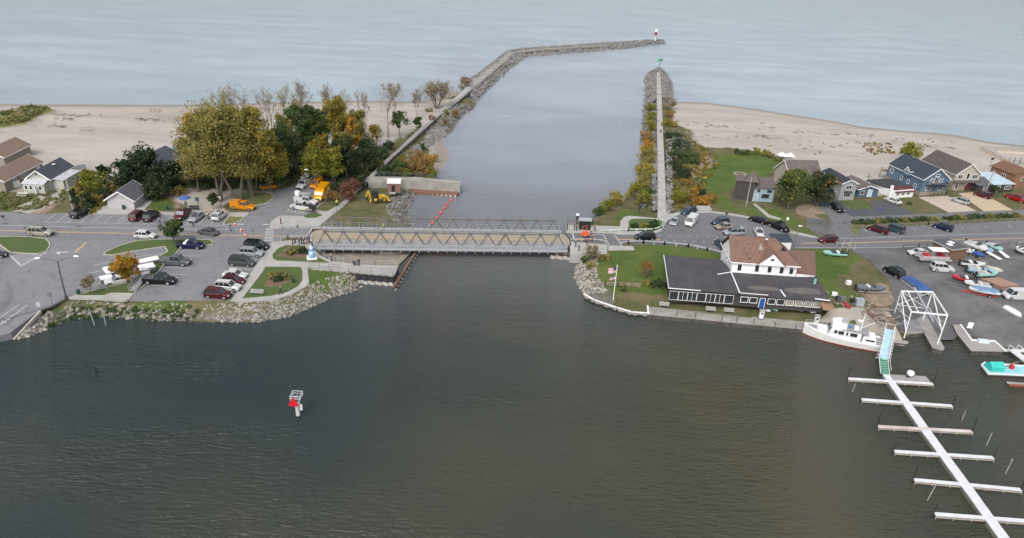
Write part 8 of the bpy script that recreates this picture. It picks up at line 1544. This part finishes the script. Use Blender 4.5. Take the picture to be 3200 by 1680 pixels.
def person(px, ps, jc, tc_, label, ang=0, z=None, hc=None, zz=0):
    p = GV(*px) if z is None else V(*px, z); r = empty('person', (p.x, p.y, p.z+zz), ang); tag(r, label, 'person'); r.scale = (1.03,)*3
    for nm, me in POSES[ps].items():
        o = bpy.data.objects.new(nm, me); C.objects.link(o); o.parent = r
        if not me.materials: me.materials.append(skin_m)
        obj_mat(o, {'body': skin_m, 'jacket': cloth(jc), 'trousers': cloth(tc_), 'hair': cloth(hc) if hc else hair_m, 'shoes': black}[nm])
PW = LZ+.14; lime = (205, 235, 20)
for a in [((1053, 645), 'walk', lime, (40, 44, 60), 'person in a lime vest walking along the pier path', 1.2, PW, lime), ((878, 700), 'stand', (150, 24, 30), (50, 40, 50), 'person in a red jacket on the plaza left of the bridge', 0, PW, None), ((720, 721), 'camera', (34, 52, 100), (50, 70, 110), 'person in navy filming beside the road cones', .3, LZ+.02, None),
          ((604, 708), 'stand', (190, 190, 185), (25, 25, 28), 'person in a pale shirt and black trousers before the silver sedan', 0, LZ+.02, (60, 50, 45)), ((500, 703), 'walk', (160, 175, 190), (50, 70, 110), 'person in jeans walking beside the parking strip', 2.8, LZ+.02, None), ((651, 685), 'bend', (90, 80, 50), (80, 72, 46), 'person in camouflage between the silver sedan and the white SUV', 1, LZ+.02, None), ((573, 672), 'stand', (30, 32, 60), (30, 30, 40), 'person in dark clothes and a white cap leaning on the dark red pickup', 0, LZ+.02, (230, 230, 230)),
          ((915, 764), 'stand', (150, 90, 40), (120, 90, 60), 'person in an orange brown coat, left of the group at the bridge', 0, PW, None), ((922, 760), 'stand', (40, 60, 120), (30, 36, 60), 'person in a blue jacket beside the orange brown coat', 1, PW, None), ((936, 764), 'stand', (40, 50, 90), (60, 80, 120), 'person in jeans in the middle of the group at the bridge', 2, PW, None), ((943, 762), 'stand', (24, 24, 28), (40, 40, 44), 'person in black in the middle of the group at the bridge', 0, PW, None), ((949, 764), 'bend', (26, 26, 30), (90, 70, 56), 'person bending over a brown dog at the bridge', 0, PW, None),
          ((967, 757), 'stand', (28, 76, 160), (30, 34, 60), 'person in a bright blue jacket and white cap at the bridge corner', 0, PW, (230, 230, 230)), ((975, 769), 'stand', (225, 225, 225), (80, 50, 44), 'person in a white top above the lighthouse sculpture', 0, PW, None), ((1036, 817), 'camera', (22, 22, 26), (70, 90, 120), 'person in black taking a picture by the curved railing', 1, PW, None),
          ((1109, 829), 'crouch', (30, 36, 70), (40, 60, 110), 'person crouching in blue on the waterside walk', 3.1, PW, None), ((1116, 828), 'stand', (150, 155, 160), (110, 120, 135), 'person in grey on the waterside walk', 0, PW, None), ((1122, 829), 'stand', (24, 24, 32), (28, 30, 44), 'person in dark clothes standing on the waterside walk', 0, PW, None), ((1199, 722), 'walk', lime, (70, 50, 40), 'worker in a lime vest walking on the bridge deck', 2.6, LZ+.06, lime),
          ((1772, 718), 'stand', (28, 36, 60), (34, 40, 60), 'person in navy at the far right corner of the bridge', 0, PW, None), ((1794, 719), 'stand', (30, 50, 120), (30, 34, 60), 'person in a blue coat left of the signal post', 0, PW, None), ((1801, 721), 'stand', (24, 24, 28), (30, 30, 34), 'person in black in front of the signal post', 0, PW, None), ((1858, 722), 'stand', (180, 50, 30), (60, 36, 34), 'person in an orange red jacket right of the control booth', 0, PW, None),
          ((1828, 756), 'stand', (40, 60, 110), (60, 80, 130), 'person in blue with a white cap on the road below the orange machine', 0, LZ+.02, (230, 230, 230)), ((1838, 750), 'stand', (50, 40, 90), (40, 36, 60), 'person in violet beside the orange machine', 1, LZ+.02, None), ((1833, 767), 'stand', (120, 70, 50), (90, 60, 50), 'person in a brown jacket at the near rail of the road', 0, PW, None), ((1846, 733), 'stand', (225, 225, 225), (120, 60, 40), 'person in white behind the orange machine', 0, LZ+.02, None),
          ((1798, 772), 'stand', (20, 20, 24), (26, 26, 30), 'person in black at the bridge end, left of two on the near pavement', 0, PW, None), ((1808, 784), 'stand', (20, 20, 24), (30, 28, 30), 'person in black nearest the edge of the right abutment', 0, PW, None), ((2064, 418), 'walk', (22, 22, 26), (36, 40, 50), 'person in black walking on the right pier', 1.5, LZ+.15, None), ((2195, 568), 'bend', lime, (50, 60, 40), 'worker in a lime vest on the lawn, left of two', 0, None, lime), ((2204, 570), 'stand', (150, 190, 30), (30, 36, 30), 'worker in a dark lime vest on the lawn, right of two', 0, None, None), ((877, 917), 'walk', (34, 36, 40), (40, 46, 60), 'person in dark clothes and a white cap on the curving lawn path', 0, PW, (230, 230, 230))]:
    person(a[0], a[1], a[2], a[3], a[4], a[5], a[6], a[7])
# dog at the bridge
r = empty('dog', V(957, 765, PW), .2); tag(r, 'brown dog standing among the group at the bridge', 'dog'); me = skinmesh('body', [((0, 0, .46), .11, .13), ((-.30, 0, .45), .09, .10), ((.22, 0, .48), .12, .15), ((.36, 0, .62), .065), ((.45, 0, .70), .07), ((.56, 0, .67), .035), ((-.38, 0, .52), .03), ((-.52, 0, .62), .015)]+[q for y in (-.09, .09) for q in (((.22, y, .30), .05), ((.22, y, .14), .028), ((.25, y, .03), .03), ((-.30, y, .32), .06), ((-.37, y, .18), .028), ((-.33, y, .03), .03))]+[((.43, y, .80), .02) for y in (-.05, .05)],
    [(0, 1), (0, 2), (2, 3), (3, 4), (4, 5), (1, 6), (6, 7), (2, 8), (8, 9), (9, 10), (1, 11), (11, 12), (12, 13), (2, 14), (14, 15), (15, 16), (1, 17), (17, 18), (18, 19), (4, 20), (4, 21)]); me.materials.append(mat('brown_fur', (.16, .09, .05), .9)); o = bpy.data.objects.new('body', me); C.objects.link(o); o.parent = r
m_ = MB(); m_.tube((.33, 0, .56), (.35, 0, .60), .085, n=10); m_.build('collar', red_m, r)
# gulls on the water
for i, (x, y) in enumerate([(1582, 366), (1937, 382), (157, 318)]):
    r = empty('gull', V(x, y, .05), i); tag(r, 'white gull floating on the water, '+['in the channel near the breakwater', 'in the channel near the right pier', 'off the left beach'][i], 'gull'); me = skinmesh('body', [((0, 0, .1), .13, .1), ((-.25, 0, .14), .06), ((.18, 0, .2), .06), ((.22, 0, .32), .055), ((.33, 0, .31), .018)], [(0, 1), (0, 2), (2, 3), (3, 4)]); me.materials.append(white); o = bpy.data.objects.new('body', me); C.objects.link(o); o.parent = r
